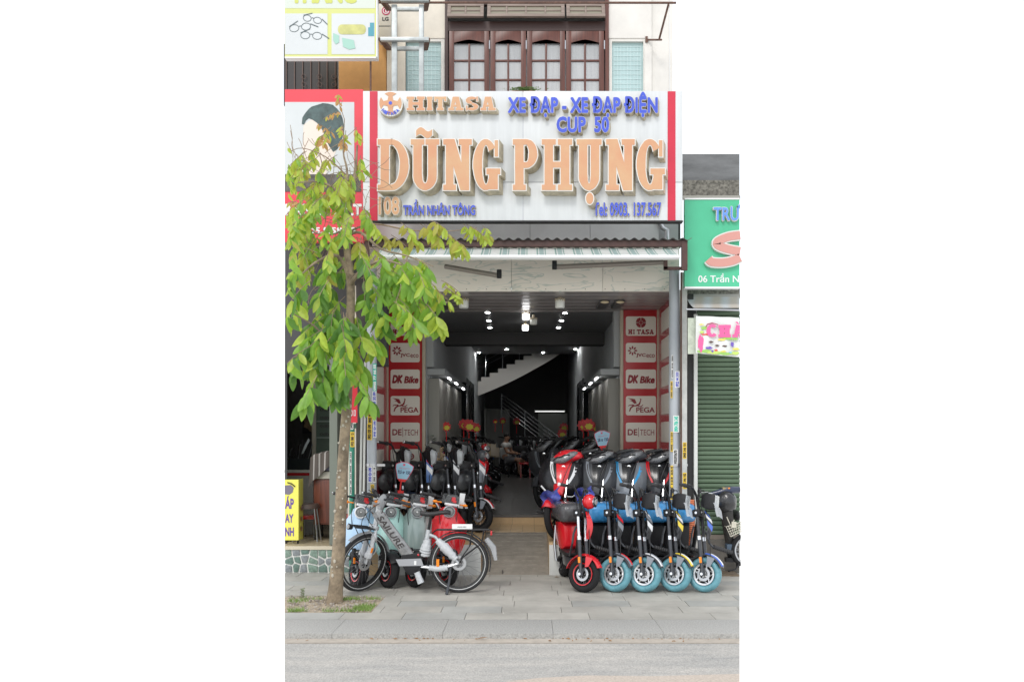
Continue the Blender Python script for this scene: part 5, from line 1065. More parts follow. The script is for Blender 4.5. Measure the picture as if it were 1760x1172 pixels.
B = [([(594, 395, .05), (604, 340, .05), (611, 290, .1), (614, 250, .1)], [.034, .022, .016, .008]), ([(596, 345, .05), (570, 322, 0), (545, 313, -.05), (512, 314, -.1)], [.02, .014, .010, .006]),
     ([(598, 330, .05), (596, 290, 0), (590, 260, 0), (592, 205, 0)], [.016, .012, .008, .004]), ([(602, 480, 0), (580, 440, -.1), (545, 450, -.2), (520, 470, -.25)], [.024, .02, .014, .008]),
     ([(601, 490, 0), (622, 465, -.1), (655, 448, -.2), (690, 455, -.3)], [.026, .02, .013, .007]), ([(597, 405, .03), (620, 400, .0), (655, 428, -.1), (700, 440, -.2), (745, 458, -.25)], [.02, .016, .012, .008, .004]),
     ([(596, 400, .03), (640, 385, .1), (700, 395, .1), (760, 398, .1), (820, 392, .1)], [.012, .01, .007, .005, .003]), ([(600, 560, 0), (572, 590, -.15), (540, 560, -.25), (505, 540, -.3)], [.016, .012, .009, .006]),
     ([(601, 610, 0), (625, 600, -.1), (632, 585, -.15), (615, 575, -.2)], [.012, .009, .006, .004]), ([(598, 640, 0), (570, 640, -.1), (545, 640, -.2), (520, 620, -.25)], [.012, .01, .007, .004]), ([(594, 395, .05), (560, 405, 0), (530, 395, 0), (497, 385, 0)], [.01, .007, .005, .003]),
     ([(594, 300, .1), (560, 270, .1), (520, 255, .1), (496, 262, .1)], [.008, .006, .004, .003]), ([(592, 205, 0), (586, 185, 0), (590, 170, 0)], [.004, .003, .002]), ([(700, 440, -.2), (690, 490, -.25), (680, 520, -.3)], [.008, .006, .004])]
for pts, rs in B: tp(pts, rs, bark if rs[0] > .015 else twigm, 'branch', 8)
# leaves: a folded pointed blade, a few shades; each cluster is a drooping twig with leaflets on both sides
def leaf_mesh(L, w, bend, m):
    mb = MB(); prof = [(0, .0), (.12, .45), (.32, .95), (.55, 1), (.76, .72), (.9, .38), (1, .0)]; v = []
    for t, q in prof:
        z = -L * t; y = bend * L * t * t; v += [(-w * q / 2, y + w * q * .16, z), (0, y, z), (w * q / 2, y + w * q * .16, z)]
    f = []
    for i in range(len(prof) - 1): a = i * 3; f += [(a, a + 1, a + 4, a + 3), (a + 1, a + 2, a + 5, a + 4)]
    mb.add(v, f); return mb.mesh('leaf', m, smooth=60)
def leafmat(n, c, c2):
    m = mat(n, c, .42, nz=(5, .3), rand=.16, spec=.5); 
    N_ = m.node_tree.nodes; L_ = m.node_tree.links; P = N_['Principled BSDF']; tr = N_.new('ShaderNodeBsdfTranslucent'); mx = N_.new('ShaderNodeMixShader'); mx.inputs[0].default_value = .42; tr.inputs[0].default_value = (*c2, 1)
    out = [q for q in N_ if q.type == 'OUTPUT_MATERIAL'][0]; L_.new(P.outputs[0], mx.inputs[1]); L_.new(tr.outputs[0], mx.inputs[2]); L_.new(mx.outputs[0], out.inputs['Surface']); return m
LM = {'g': leafmat('leaf_green', (.19, .37, .05), (.46, .74, .07)), 'd': leafmat('leaf_deep', (.08, .20, .035), (.20, .40, .04)), 'y': leafmat('leaf_lime', (.38, .50, .06), (.66, .80, .09)), 'o': leafmat('leaf_olive', (.42, .42, .08), (.66, .62, .10)), 'r': leafmat('leaf_bronze', (.55, .34, .14), (.75, .45, .16))}
rnd.seed(9)
LMS = {k: [leaf_mesh(1, rnd.uniform(.33, .44), rnd.uniform(-.25, .3), m) for _ in range(3)] for k, m in LM.items()}
allL = []; twigs = MB()
def cluster(px, py, dd, ln, n, size, cols_, dirx=0, up=.0):
    p = W(px, py, TD + dd); dx = Vector((dirx + rnd.uniform(-.3, .3), rnd.uniform(-.4, .3), -.45 + up + rnd.uniform(-.2, .2))).normalized(); q = p.copy(); pts = [q.copy()]
    for i in range(n):
        q = q + dx * ln / n; dx = (dx + Vector((0, 0, -.12))).normalized(); pts.append(q.copy())
        for s_ in (-1, 1):
            if rnd.random() < .12: continue
            L = .88 * size * rnd.uniform(.7, 1.2) * (.75 + .5 * sin(PI * (i + .7) / (n + .6)))
            rz = (0 if s_ > 0 else PI) + rnd.uniform(-.9, .9); out = rnd.uniform(.12, .75)
            M = Matrix.Translation(q) @ Matrix.Rotation(rnd.uniform(-.4, .4), 4, 'X') @ Matrix.Rotation(-s_ * out, 4, 'Y') @ Matrix.Rotation(rnd.uniform(-.9, .9), 4, 'Z') @ Matrix.Scale(L, 4)
            tip = M @ Vector((0, 0, -1)); mid = M @ Vector((0, 0, -.5)); wd = .22 * L
            if min(p_.x - wd * k_ - XL(p_.y) for p_, k_ in ((q, .3), (mid, 1), (tip, .3))) < 0: continue
            mx_ = CX + mid.x * F / mid.y; my_ = HY - (mid.z - H) * F / mid.y
            if mx_ > 634 and my_ < 376: continue
            allL.append((q.y, rnd.choice(cols_), M, L))
    L = size * .9; M = Matrix.Translation(q) @ Matrix.Rotation(rnd.uniform(-.3, .3), 4, 'Y') @ Matrix.Scale(L, 4)
    if q.x - .3 * L > XL(q.y): allL.append((q.y, rnd.choice(cols_), M, L)); 
    if all(p_.x > XL(p_.y) + .01 for p_ in pts): twigs.tube(pts, .0035, 5)
def zone(n, x0, x1, y0, y1, d0, d1, size, cols_, ln=.3, k=5, dirf=None):
    for i in range(n):
        px = rnd.uniform(x0, x1); cluster(px, rnd.uniform(y0, y1), rnd.uniform(d0, d1), ln * rnd.uniform(.7, 1.2), k, size, cols_, (dirf(px) if dirf else 0))
away = lambda px: (px - 598) / 90
zone(6, 560, 612, 215, 250, 0, .3, .10, 'yyr', .16, 4, away)
zone(10, 492, 618, 245, 285, -.1, .4, .115, 'yyoyg', .2, 4, away)
zone(25, 490, 622, 258, 330, -.3, .5, .14, 'yygoy', .24, 4, away)
zone(25, 490, 628, 325, 400, -.4, .4, .15, 'yygyg', .26, 4, away)
zone(11, 640, 790, 378, 412, -.1, .3, .14, 'yoyo', .2, 4, lambda p: .6)
zone(4, 790, 830, 382, 396, 0, .2, .11, 'yoy', .16, 4, lambda p: .8)
zone(14, 490, 640, 385, 450, -.5, .3, .18, 'gygyo', .28, 4, away)
zone(28, 490, 640, 430, 550, -.6, .3, .2, 'ggdgdy', .3, 4, away)
zone(20, 490, 600, 530, 600, -.6, .2, .21, 'gdgdy', .3, 4, away)
zone(12, 540, 615, 585, 650, -.6, .0, .23, 'gdgd', .28, 4, away)
zone(7, 595, 640, 560, 615, -.4, .0, .21, 'gyg', .25, 3, away)
zone(13, 640, 725, 435, 475, -.5, -.1, .19, 'ggyg', .25, 4, lambda p: .5)
zone(11, 650, 735, 480, 535, -.5, -.1, .19, 'gyg', .25, 4, lambda p: .5)
zone(5, 730, 775, 440, 505, -.4, -.2, .09, 'yyo', .18, 4, lambda p: .8)
for px, py in ((494, 350), (585, 190), (556, 205), (570, 230)): cluster(px, py, 0, .18, 4, .07, 'ror', rnd.uniform(-.5, .5), .5)
allL.sort(key=lambda t: -t[3]); print('leaves', len(allL))
for _, c, M, L in allL[:300]:
    o = bpy.data.objects.new('leaf', rnd.choice(LMS[c])); C.objects.link(o); o.parent = tree; o.matrix_world = M
mb = MB(); keys = list(LM)
for _, c, M, L in allL[300:]:
    me = rnd.choice(LMS[c]); mb.k = keys.index(c); mb.add([M @ v.co for v in me.vertices], [tuple(p.vertices) for p in me.polygons])
mb.build('foliage', [LM[k] for k in keys], tree, smooth=60, kind='stuff')
twigs.build('twig', twigm, tree, kind='stuff')
mb = MB()                                    # bare thin twigs in the crown
for i in range(110):
    px, py = rnd.uniform(500, 640), rnd.uniform(250, 500); p = W(px, py, TD + rnd.uniform(-.3, .3)); a = rnd.uniform(0, 2 * PI); L = rnd.uniform(.15, .45)
    if py > 430 and rnd.random() < .5: continue
    pts = [p]; 
    for k in range(5): a += rnd.uniform(-.35, .35); p = p + Vector((cos(a), rnd.uniform(-.3, .3), sin(a))) * L / 5; pts.append(p)
    if min(q.x - XL(q.y) for q in pts) > .01: mb.tube(pts, .003, 5)
mb.build('bare_twig', twigm, tree, kind='stuff')
# ================================================================== TWO WHEELERS   (local axes: x forward, y left, z up)
def I4(): return Matrix.Identity(4)
def steer_mat(c, rake, ang): return Matrix.Translation(c) @ Matrix.Rotation(ang, 4, Vector((-sin(rake), 0, cos(rake)))) @ Matrix.Translation(-Vector(c))
def fork_mat(c, rake): return Matrix.Translation(c) @ Matrix.Rotation(-rake, 4, 'Y')     # local z runs up the fork
def build(mb, name, m, par, **k): return mb.build(name, m, par, **k)
def wheel(par, T, Rr, tw, tyre, rim, spoke, style='five', th=None, stripe=None, hubr=.035, disc=None):
    th = th or tw * .78; ri = Rr - th
    mb = MB(T)
    mb.lathe([(hubr, -tw * .42), (hubr, tw * .42), (hubr * .6, tw * .44), (hubr * .6, -tw * .44)], axis='y', n=18, closed=True)
    if style == 'wire':
        for k in range(28):
            a = 2 * PI * k / 28; b = a + (.5 if k % 2 else -.5); y = .025 if k % 4 < 2 else -.025
            mb.cyl((hubr * cos(b), y, hubr * sin(b)), (ri * cos(a), 0, ri * sin(a)), .0016, n=4)
    elif style == 'many':
        for k in range(10):
            a = 2 * PI * k / 10; t = Vector((-sin(a), 0, cos(a))); p = Vector((cos(a), 0, sin(a)))
            for y in (-tw * .2, tw * .2): mb.tube([p * hubr * .9 + Vector((0, y, 0)), p * (ri - .01) + t * .01 + Vector((0, y * 1.3, 0))], [.010, .007], 5)
    else:
        mb2 = MB(T); mb2.lathe([(0, -.006), (ri * .93, -.006), (ri * .93, .006), (0, .006)], axis='y', n=28); inner = mb2  # added black disc for the dark behind the spokes, hides the far ones
        for k in range(5):
            a = 2 * PI * k / 5 + .3; t = Vector((-sin(a), 0, cos(a))); p = Vector((cos(a), 0, sin(a)))
            for y in (-tw * .26, tw * .26):
                for s_ in (-1, 1): mb.tube([p * hubr * .8 + t * s_ * .012 + Vector((0, y, 0)), p * (ri * .6) + t * s_ * .024 + Vector((0, y * 1.1, 0)), p * (ri - .012) + t * s_ * .012 + Vector((0, y * 1.35, 0))], [.013, .010, .008], 5)
    w = build(mb, 'wheel', spoke, par)
    if style == 'five': build(inner, 'brake_drum', black, w)
    n = 40
    mb = MB(T); mb.lathe([(ri + th * .5 + th * .5 * cos(a), tw / 2 * sin(a)) for a in [2 * PI * k / 12 for k in range(12)]], axis='y', n=n, closed=True); build(mb, 'tyre', tyre, w, smooth=60)
    mb = MB(T); mb.lathe([(ri - .016, -tw * .36), (ri + .004, -tw * .40), (ri + .004, tw * .40), (ri - .016, tw * .36)], axis='y', n=n, closed=True); build(mb, 'rim', rim, w)
    if stripe:
        mb = MB(T)
        for s_ in (-1, 1): mb.lathe([(ri - .006, s_ * tw * .385), (ri + .006, s_ * tw * .42), (ri + .006, s_ * tw * .44), (ri - .006, s_ * tw * .41)], axis='y', n=n, closed=True)
        build(mb, 'rim_line', stripe, w)
    if disc:
        mb = MB(T); y = disc[1]; mb.lathe([(disc[0] * .62, y - .002), (disc[0], y - .002), (disc[0], y + .002), (disc[0] * .62, y + .002)], axis='y', n=26, closed=True)
        for k in range(6): a = k * PI / 3; mb.tube([(hubr * .8 * cos(a), y, hubr * .8 * sin(a)), (disc[0] * .66 * cos(a + .5), y, disc[0] * .66 * sin(a + .5))], .005, 5)
        build(mb, 'brake_disc', steel, w)
    return w
def fender(par, T, Rr, a0, a1, w, m, th=.006, name='fender', crown=.35):
    return build(MB(T).shell(lambda u, v: ((Rr - crown * w * (2 * v - 1) ** 2 * .5) * cos(R(a0 + (a1 - a0) * u)), w * (v - .5), (Rr - crown * w * (2 * v - 1) ** 2 * .5) * sin(R(a0 + (a1 - a0) * u))), [i / 16 for i in range(17)], [i / 6 for i in range(7)], th), name, m, par)
def cables(par, T, ends, m=cable):
    mb = MB(T)
    for a, b, c in ends: mb.tube([a, (Vector(a) + Vector(b)) / 2 + Vector(c) * .5, b] if False else [Vector(a) * (1 - t) ** 2 + (Vector(a) + Vector(b) + Vector(c) * 2) * t * (1 - t) + Vector(b) * t * t for t in [k / 8 for k in range(9)]], .0045, 5)
    return build(mb, 'cable', m, par)
def bars(par, T, half, rise, back, gripm=rubber_grip, barm=black, lever=True, cap=None):
    mb = MB(T); pts = [(0, 0, 0), (.01, .05, .0), (.0, .10, rise * .8), (-.01, .16, rise), (-back, half, rise + .01)]
    mb.tube([(x, -y, z) for x, y, z in pts[::-1]] + pts[1:], .0115, 8); hb = build(mb, 'handlebar', barm, par)
    for s_ in (-1, 1):
        a = Vector((-.01 - (back - .01) * .35, s_ * (.16 + (half - .16) * .35), rise + .003)); b = Vector((-back, s_ * half, rise + .01)); mb = MB(T); e = (b - a).normalized()
        mb.cyl(a, b + e * .012, .0185, n=10); mb.cyl(a - e * .04, a, .026, n=10); build(mb, 'grip', gripm, hb)
        if cap: mb = MB(T); mb.cyl(b + e * .013, b + e * .028, .019, n=10); build(mb, 'bar_end', cap, hb)
        if lever: mb = MB(T); mb.tube([a + Vector((.01, 0, 0)) - e * .03, a + Vector((.055, 0, -.005)), b + Vector((.06, 0, -.01)) - e * .02], .006, 5); build(mb, 'brake_lever', barm, hb)
    return hb
def place(root, px, d, z, deg, xf, roll=0):
    a = R(deg); root.location = (X(px, d) - cos(a) * xf, d - sin(a) * xf, z); root.rotation_euler = (R(roll), 0, a)

wrap_blue = mat('blue_wrap_film', (.05, .27, .58), .25, nz=(7, .25), bump=(14, .9), coat=.3); tyre_wrap = mat('teal_tyre_wrap', (.13, .33, .39), .4, nz=(12, .25), bump=(40, .5)); seat_m = mat('seat_vinyl', (.03, .03, .032), .45, bump=(25, .3)); seat_film = mat('seat_dark_film', (.07, .07, .075), .22, coat=.25, bump=(16, 1))
silver_w = mat('polished_alloy', (.62, .63, .64), .25, .9); darkgrey = mat('dark_grey_paint', (.045, .048, .055), .3, coat=.2, spec=.35, nz=(5, .2)); grey_p = mat('grey_paint', (.20, .22, .25), .3, coat=.4); white_p = mat('white_paint', (.72, .73, .74), .3, coat=.3); blue_p = mat('blue_paint', (.05, .13, .55), .3, coat=.4); cyan_p = mat('cyan_paint', (.03, .30, .60), .3, coat=.4); yellow_p = mat('yellow_paint', (.75, .58, .05), .35, coat=.3)
red_p = mat('red_paint', (.62, .012, .02), .2, coat=.6)

def mini_moped(label, group, fend, stripes, seat, tyre, rimm, spoke, stripe=None, style='five', headlight='box', steer=48, Rr=.193, sport=False, headm=black, side=None, forkm=darkgrey, cap=None, low=False):
    t = empty('electric_moped', (0, 0, 0), 0, label, 'moped', group)
    ax = Vector((.5, 0, Rr)); rk = R(14); T = steer_mat(ax, rk, R(steer)); Fk = T @ fork_mat(ax, rk); Wt = T @ Matrix.Translation(ax)
    wheel(t, Wt, Rr, .098, tyre, rimm, spoke, style, stripe=stripe, disc=(.075, -.045), hubr=.032)
    wheel(t, Matrix.Translation((-.55, 0, Rr)), Rr, .105, tyre, rimm, spoke, 'many', hubr=.075)
    for s_ in (-1, 1):
        mb = MB(Fk); y = .082 * s_; mb.tube([(0, y, -.02), (0, y, .02), (.0, y, .05), (-.0, y, .37)], [.026, .03, .021, .023], 10); lg = build(mb, 'fork_leg', forkm, t)
        mb = MB(Fk); mb.cyl((0, y, .372), (0, y, .415), .025, n=12); mb.cyl((0, y + .02 * s_, 0), (0, y + .036 * s_, 0), .016, n=8); build(mb, 'fork_collar', chrome, lg)
        mb = MB(Fk); mb.cyl((0, y, .416), (0, y, .63), .019, n=10); build(mb, 'stanchion', chrome if stripe else forkm, lg)
        mb = MB(Fk); mb.box(-.014, .014, y + .024 * s_ - .004, y + .024 * s_ + .006, .12, .185); build(mb, 'reflector', orange, lg, bevel=.003)
    mb = MB(Fk); mb.box(-.045, .045, -.115, .115, .63, .71); build(mb, 'fork_crown', black, t, bevel=.012)
    mb = MB(Fk); 
    for s_ in (-1, 1): mb.cyl((.046, s_ * .06, .67), (.05, s_ * .06, .67), .014, n=8); mb.cyl((0, s_ * .116, .67), (0, s_ * .12, .67), .014, n=8)
    build(mb, 'crown_bolt', chrome, t)
    mb = MB(Fk); mb.cyl((0, 0, .71), (-.01, 0, .86), .017, n=10); build(mb, 'steering_stem', black, t)
    hb = bars(t, Fk @ Matrix.Translation((-.01, 0, .86)), .31, .10, .07, cap=cap)
    fender(t, Wt, Rr + .03, 28, 172, .125, fend)
    if stripes:
        f2 = fender(t, Wt, Rr + .036, 32, 95, .07, stripes[0], name='fender_stripe'); 
        if len(stripes) > 1: fender(f2, Wt, Rr + .041, 35, 80, .03, stripes[1], name='fender_stripe')
    mb = MB(Wt)
    for s_ in (-1, 1): y = s_ * .068; mb.prism([(.02, Rr + .01), (.11, Rr - .005), (.07, Rr - .1), (.03, Rr - .11)], y - .003, y + .003)
    build(mb, 'fender_bracket', fend if stripe else grey_p, t)
    # headlight and cowl ride on the fork
    Hd = Fk @ Matrix.Translation((.08, 0, .80)) @ Matrix.Rotation(R(10), 4, 'Y') @ Matrix.Scale(1.0 if headlight == 'oval' else 1.02, 4)
    if headlight == 'box':
        mb = MB(Hd); mb.loft([[(x, y, z) for y, z in ((-w, -h_), (w, -h_), (w, h_), (-w, h_))] for x, w, h_ in ((-.03, .05, .06), (.03, .075, .085), (.13, .07, .08))]); h1 = build(mb, 'headlight', headm, t, bevel=.012)
        mb = MB(Hd); mb.box(.131, .142, -.06, .06, -.07, .07); build(mb, 'headlight_lens', clear, h1, bevel=.004)
        if not stripe: 
            mb = MB(Hd); mb.shell(lambda u, v: (.12 + .06 * u + .02 * sin(v * 9), -.08 + .16 * v, -.02 - .14 * u + .02 * sin(u * 6 + v * 5)), [i / 6 for i in range(7)], [i / 6 for i in range(7)], .002); build(mb, 'torn_film', film, h1)
    elif headlight == 'oval':
        mb = MB(Hd); mb.ell((.03, 0, 0), (.085, .07, .085), 16, 10); h1 = build(mb, 'headlight', headm, t); mb = MB(Hd); mb.lathe([(.02, .0), (.055, .0), (.058, .012), (.02, .02)], (.10, 0, 0), 'x', 20, closed=True); build(mb, 'headlight_ring', chrome, h1); mb = MB(Hd); mb.lathe([(.0, -.004), (.04, .0), (.03, .018), (0, .022)], (.104, 0, 0), 'x', 18); build(mb, 'headlight_lens', clear, h1)
    else:      # three cornered nacelle with a clear face
        mb = MB(Hd); mb.loft([[(x, y, z) for y, z in ((-w * .4, -h_ * 1.3), (w * .4, -h_ * 1.3), (w, h_ * .5), (w * .7, h_), (-w * .7, h_), (-w, h_ * .5))] for x, w, h_ in ((-.06, .06, .05), (.03, .09, .10), (.08, .085, .095))]); h1 = build(mb, 'headlight', blackgl, t, bevel=.008)
        mb = MB(Hd); mb.loft([[(x, y, z) for y, z in ((-w * .35, -h_ * 1.35), (w * .35, -h_ * 1.35), (w, h_ * .5), (w * .6, h_ * .9), (-w * .6, h_ * .9), (-w, h_ * .5))] for x, w, h_ in ((.081, .075, .09), (.125, .05, .07), (.14, .02, .03))]); build(mb, 'headlight_lens', clear if headlight != 'round' else clear, h1); mb = MB(Hd); mb.ell((.10, 0, .01), (.02, .03, .03), 10, 6); build(mb, 'reflector_bowl', chrome, h1)
    z0, z1 = (.38, .68) if not sport else (.44, .80)
    cw = .07 if not sport else .085
    def cowlf(u, v, dx=0, sc=1): w = cw * sc * (.35 + .65 * sin(PI * min(1, u * .85 + .12))); return (.085 + dx + .05 * sin(PI * u) - .5 * abs((v - .5) * w * 2), (v - .5) * 2 * w, z0 + (z1 - z0) * u)
    c1 = build(MB(Fk).shell(cowlf, [i / 10 for i in range(11)], [0, .25, .5, .75, 1], .005), 'front_cowl', side or fend, t)
    if stripes:
        for k, (m_, u0, u1) in enumerate(((stripes[0], .25, .45), (stripes[-1], .55, .7), (white_p if sport else stripes[0], .76, .86))):
            build(MB(Fk).shell(lambda u, v: cowlf(u0 + (u1 - u0) * u + .22 * abs(v - .5) * 2, v, .006, .98), [0, .5, 1], [0, .25, .5, .75, 1], .002), 'cowl_stripe', m_, c1)
    # crash bar with ribbed pegs
    mb = MB()
    for s_ in (-1, 1): mb.tube([(.30, .05 * s_, .70), (.34, .09 * s_, .62), (.37, .11 * s_, .52), (.40 if s_ > 0 else .3, (.14 if s_ > 0 else .12) * s_, .48 if s_ > 0 else .4), (.40 if s_ > 0 else .2, (.18 if s_ > 0 else .10) * s_, .47 if s_ > 0 else .36)], .012, 7)
    cbx = build(mb, 'crash_bar', darkgrey, t)
    for s_ in (1,):
        mb = MB(); pf = [(.020 if k % 2 else .026, k * .013) for k in range(19)]; mb.T = Matrix.Translation((.40, .15, .48)) @ Matrix.Rotation(-R(90 + 17), 4, 'X') if s_ > 0 else Matrix.Translation((.33, -.17, .415)) @ Matrix.Rotation(R(90 + 8), 4, 'X')
        mb.lathe(pf, n=10); build(mb, 'peg', rubber_grip, cbx)
    # body
    mb = MB(); mb.tube([(.32, 0, .78), (.24, 0, .60), (.16, 0, .40), (0, 0, .33), (-.25, 0, .33), (-.34, 0, .5)], .027, 8); mb.tube([(-.25, .06, .33), (-.5, .07, .24), (-.55, .07, Rr)], .02, 7); mb.tube([(-.25, -.06, .33), (-.5, -.07, .24), (-.55, -.07, Rr)], .02, 7); build(mb, 'frame', black, t)
    mb = MB(); mb.box(-.24, .17, -.13, .13, .35, .385); build(mb, 'floorboard', black, t, bevel=.01)
    mb = MB(); mb.loft([[(x, y, z) for y, z in ((-w, .20), (w, .20), (w + .02, .33), (-w - .02, .33))] for x, w in ((-.25, .08), (.05, .09), (.15, .05))]); build(mb, 'battery_box', darkgrey, t, bevel=.01)
    mb = MB(); mb.loft([[(x, y, z) for y, z in ((-w, z0_), (w, z0_), (w * 1.1, z1_), (-w * 1.1, z1_))] for x, w, z0_, z1_ in ((-.70, .06, .52, .66), (-.5, .11, .42, .68), (-.22, .11, .36, .70), (-.14, .08, .42, .66))]); build(mb, 'side_panel', side or (fend if stripe else black), t, bevel=.015)
    if sport:
        mb = MB(); mb.ell((.06, 0, .66), (.17, .16, .16), 18, 12); build(mb, 'tank', darkgrey, t)
        mb = MB()
        for s_ in (-1, 1): mb.lathe([(0, -.01), (.10, -.008), (.115, 0), (.10, .012), (0, .016)], (.18, .12 * s_, .64), 'x', 18)
        build(mb, 'shroud', mat('smoked_plastic', (.075, .078, .082), .35, coat=.3), t)
    mb = MB(); sz_ = .89 if not low else .80
    secs = []
    for x, w, h_ in ((-.72, .09, .06), (-.69, .14, .10), (-.45, .165, .11), (-.25, .165, .115), (-.10, .15, .11), (-.05, .11, .08)):
        secs.append([(x, w * math.copysign(abs(cos(a)) ** .5, cos(a)), sz_ - .08 + h_ * math.copysign(abs(sin(a)) ** .5, sin(a))) for a in [2 * PI * (k + .5) / 16 for k in range(16)]])
    mb.loft(secs); build(mb, 'seat', seat, t, smooth=70)
    fender(t, Matrix.Translation((-.55, 0, Rr)), Rr + .04, 30, 175, .13, black, name='rear_fender')
    mb = MB(); mb.box(-.735, -.72, -.05, .05, .6, .64); build(mb, 'tail_light', red_gl, t, bevel=.005)
    mb = MB()
    for s_ in (-1, 1): mb.tube([(-.60, .10 * s_, .62), (-.58, .12 * s_, .4), (-.55, .10 * s_, Rr)], .016, 7)
    build(mb, 'shock_absorber', steel, t)
    mb = MB(); mb.tube([(-.1, .1, .3), (-.12, .2, .012)], .010, 6); mb.tube([(-.08, .2, .012), (-.16, .2, .012)], .011, 6); build(mb, 'side_stand', black, t)
    cables(t, Fk, [((-.02, .12, .98), (.03, .03, .5), (.10, .02, .0)), ((-.02, -.12, .98), (.03, -.02, .45), (.12, -.03, 0)), ((-.02, -.1, .99), (-.05, 0, .7), (.05, -.08, 0)), ((-.02, .1, .99), (.0, -.04, .62), (.09, .05, .05)), ((.05, .02, .9), (.09, -.05, .1), (.08, -.05, 0))])
    return t
G1 = 'small electric mopeds in the front row at the right'
mm = [dict(label='red electric moped with black front tyre, nearest the ramp in the right front row', fend=red_p, stripes=None, seat=seat_film, tyre=rubber, rimm=black, spoke=black, stripe=red_gl, style='many', headlight='oval', headm=red_p, cap=white_p),
      dict(label='electric moped with teal wrapped tyre and dark grey red striped fender, beside the red one', fend=darkgrey, stripes=(grey_p, red_p), seat=wrap_blue, tyre=tyre_wrap, rimm=silver_w, spoke=silver_w),
      dict(label='electric moped with white and grey fender in the middle of the right front row', fend=darkgrey, stripes=(white_p, grey_p), seat=wrap_blue, tyre=tyre_wrap, rimm=silver_w, spoke=silver_w),
      dict(label='electric moped with yellow and white fender in the right front row', fend=darkgrey, stripes=(yellow_p, white_p), seat=wrap_blue, tyre=tyre_wrap, rimm=silver_w, spoke=silver_w),
      dict(label='electric moped with blue and white fender, last before the green shutter', fend=darkgrey, stripes=(blue_p, white_p), seat=wrap_blue, tyre=tyre_wrap, rimm=silver_w, spoke=silver_w)]
for k, (o_, px) in enumerate(zip(mm, (1004, 1057, 1108, 1160, 1211))):
    t = mini_moped(group=G1, **o_); place(t, px, DG(1017) + .02 * (k % 2), 0, -80 + (k % 3) * 2, .5, -.5); t.scale = (1, 1, 1.02)

# --- sportier mopeds on the platform at the left
G2 = 'black electric mopeds parked on the platform at the left'
sp_ = [dict(label='black electric moped with narrow silver blue cowl, leftmost on the platform', stripes=(grey_p, white_p), side=darkgrey, headlight='tri'), dict(label='black electric moped with blue white and red chevron cowl on the platform', stripes=(white_p, red_p), side=mat('steel_blue', (.10, .19, .42), .3, coat=.4), headlight='tri'),
       dict(label='black electric moped with white blade cowl, second from the doorway on the platform', stripes=(white_p, white_p), side=darkgrey, headlight='tri'), dict(label='black electric moped with round headlight and red chevron cowl, nearest the ramp', stripes=(white_p, red_p), side=grey_p, headlight='oval', headm=darkgrey)]
sport = []
for k, (o_, px) in enumerate(zip(sp_, (686, 731, 777, 822))):
    t = mini_moped(group=G2, fend=black, seat=seat_m, tyre=rubber, rimm=black, spoke=mat('bronze_alloy', (.25, .17, .11), .35, .8), style='many', sport=True, Rr=.205, steer=34, cap=chrome, **o_)
    place(t, px, 11.35, ZP, -62, .5, -2); t.scale = (1.06, 1, 1.06); sport.append(t)

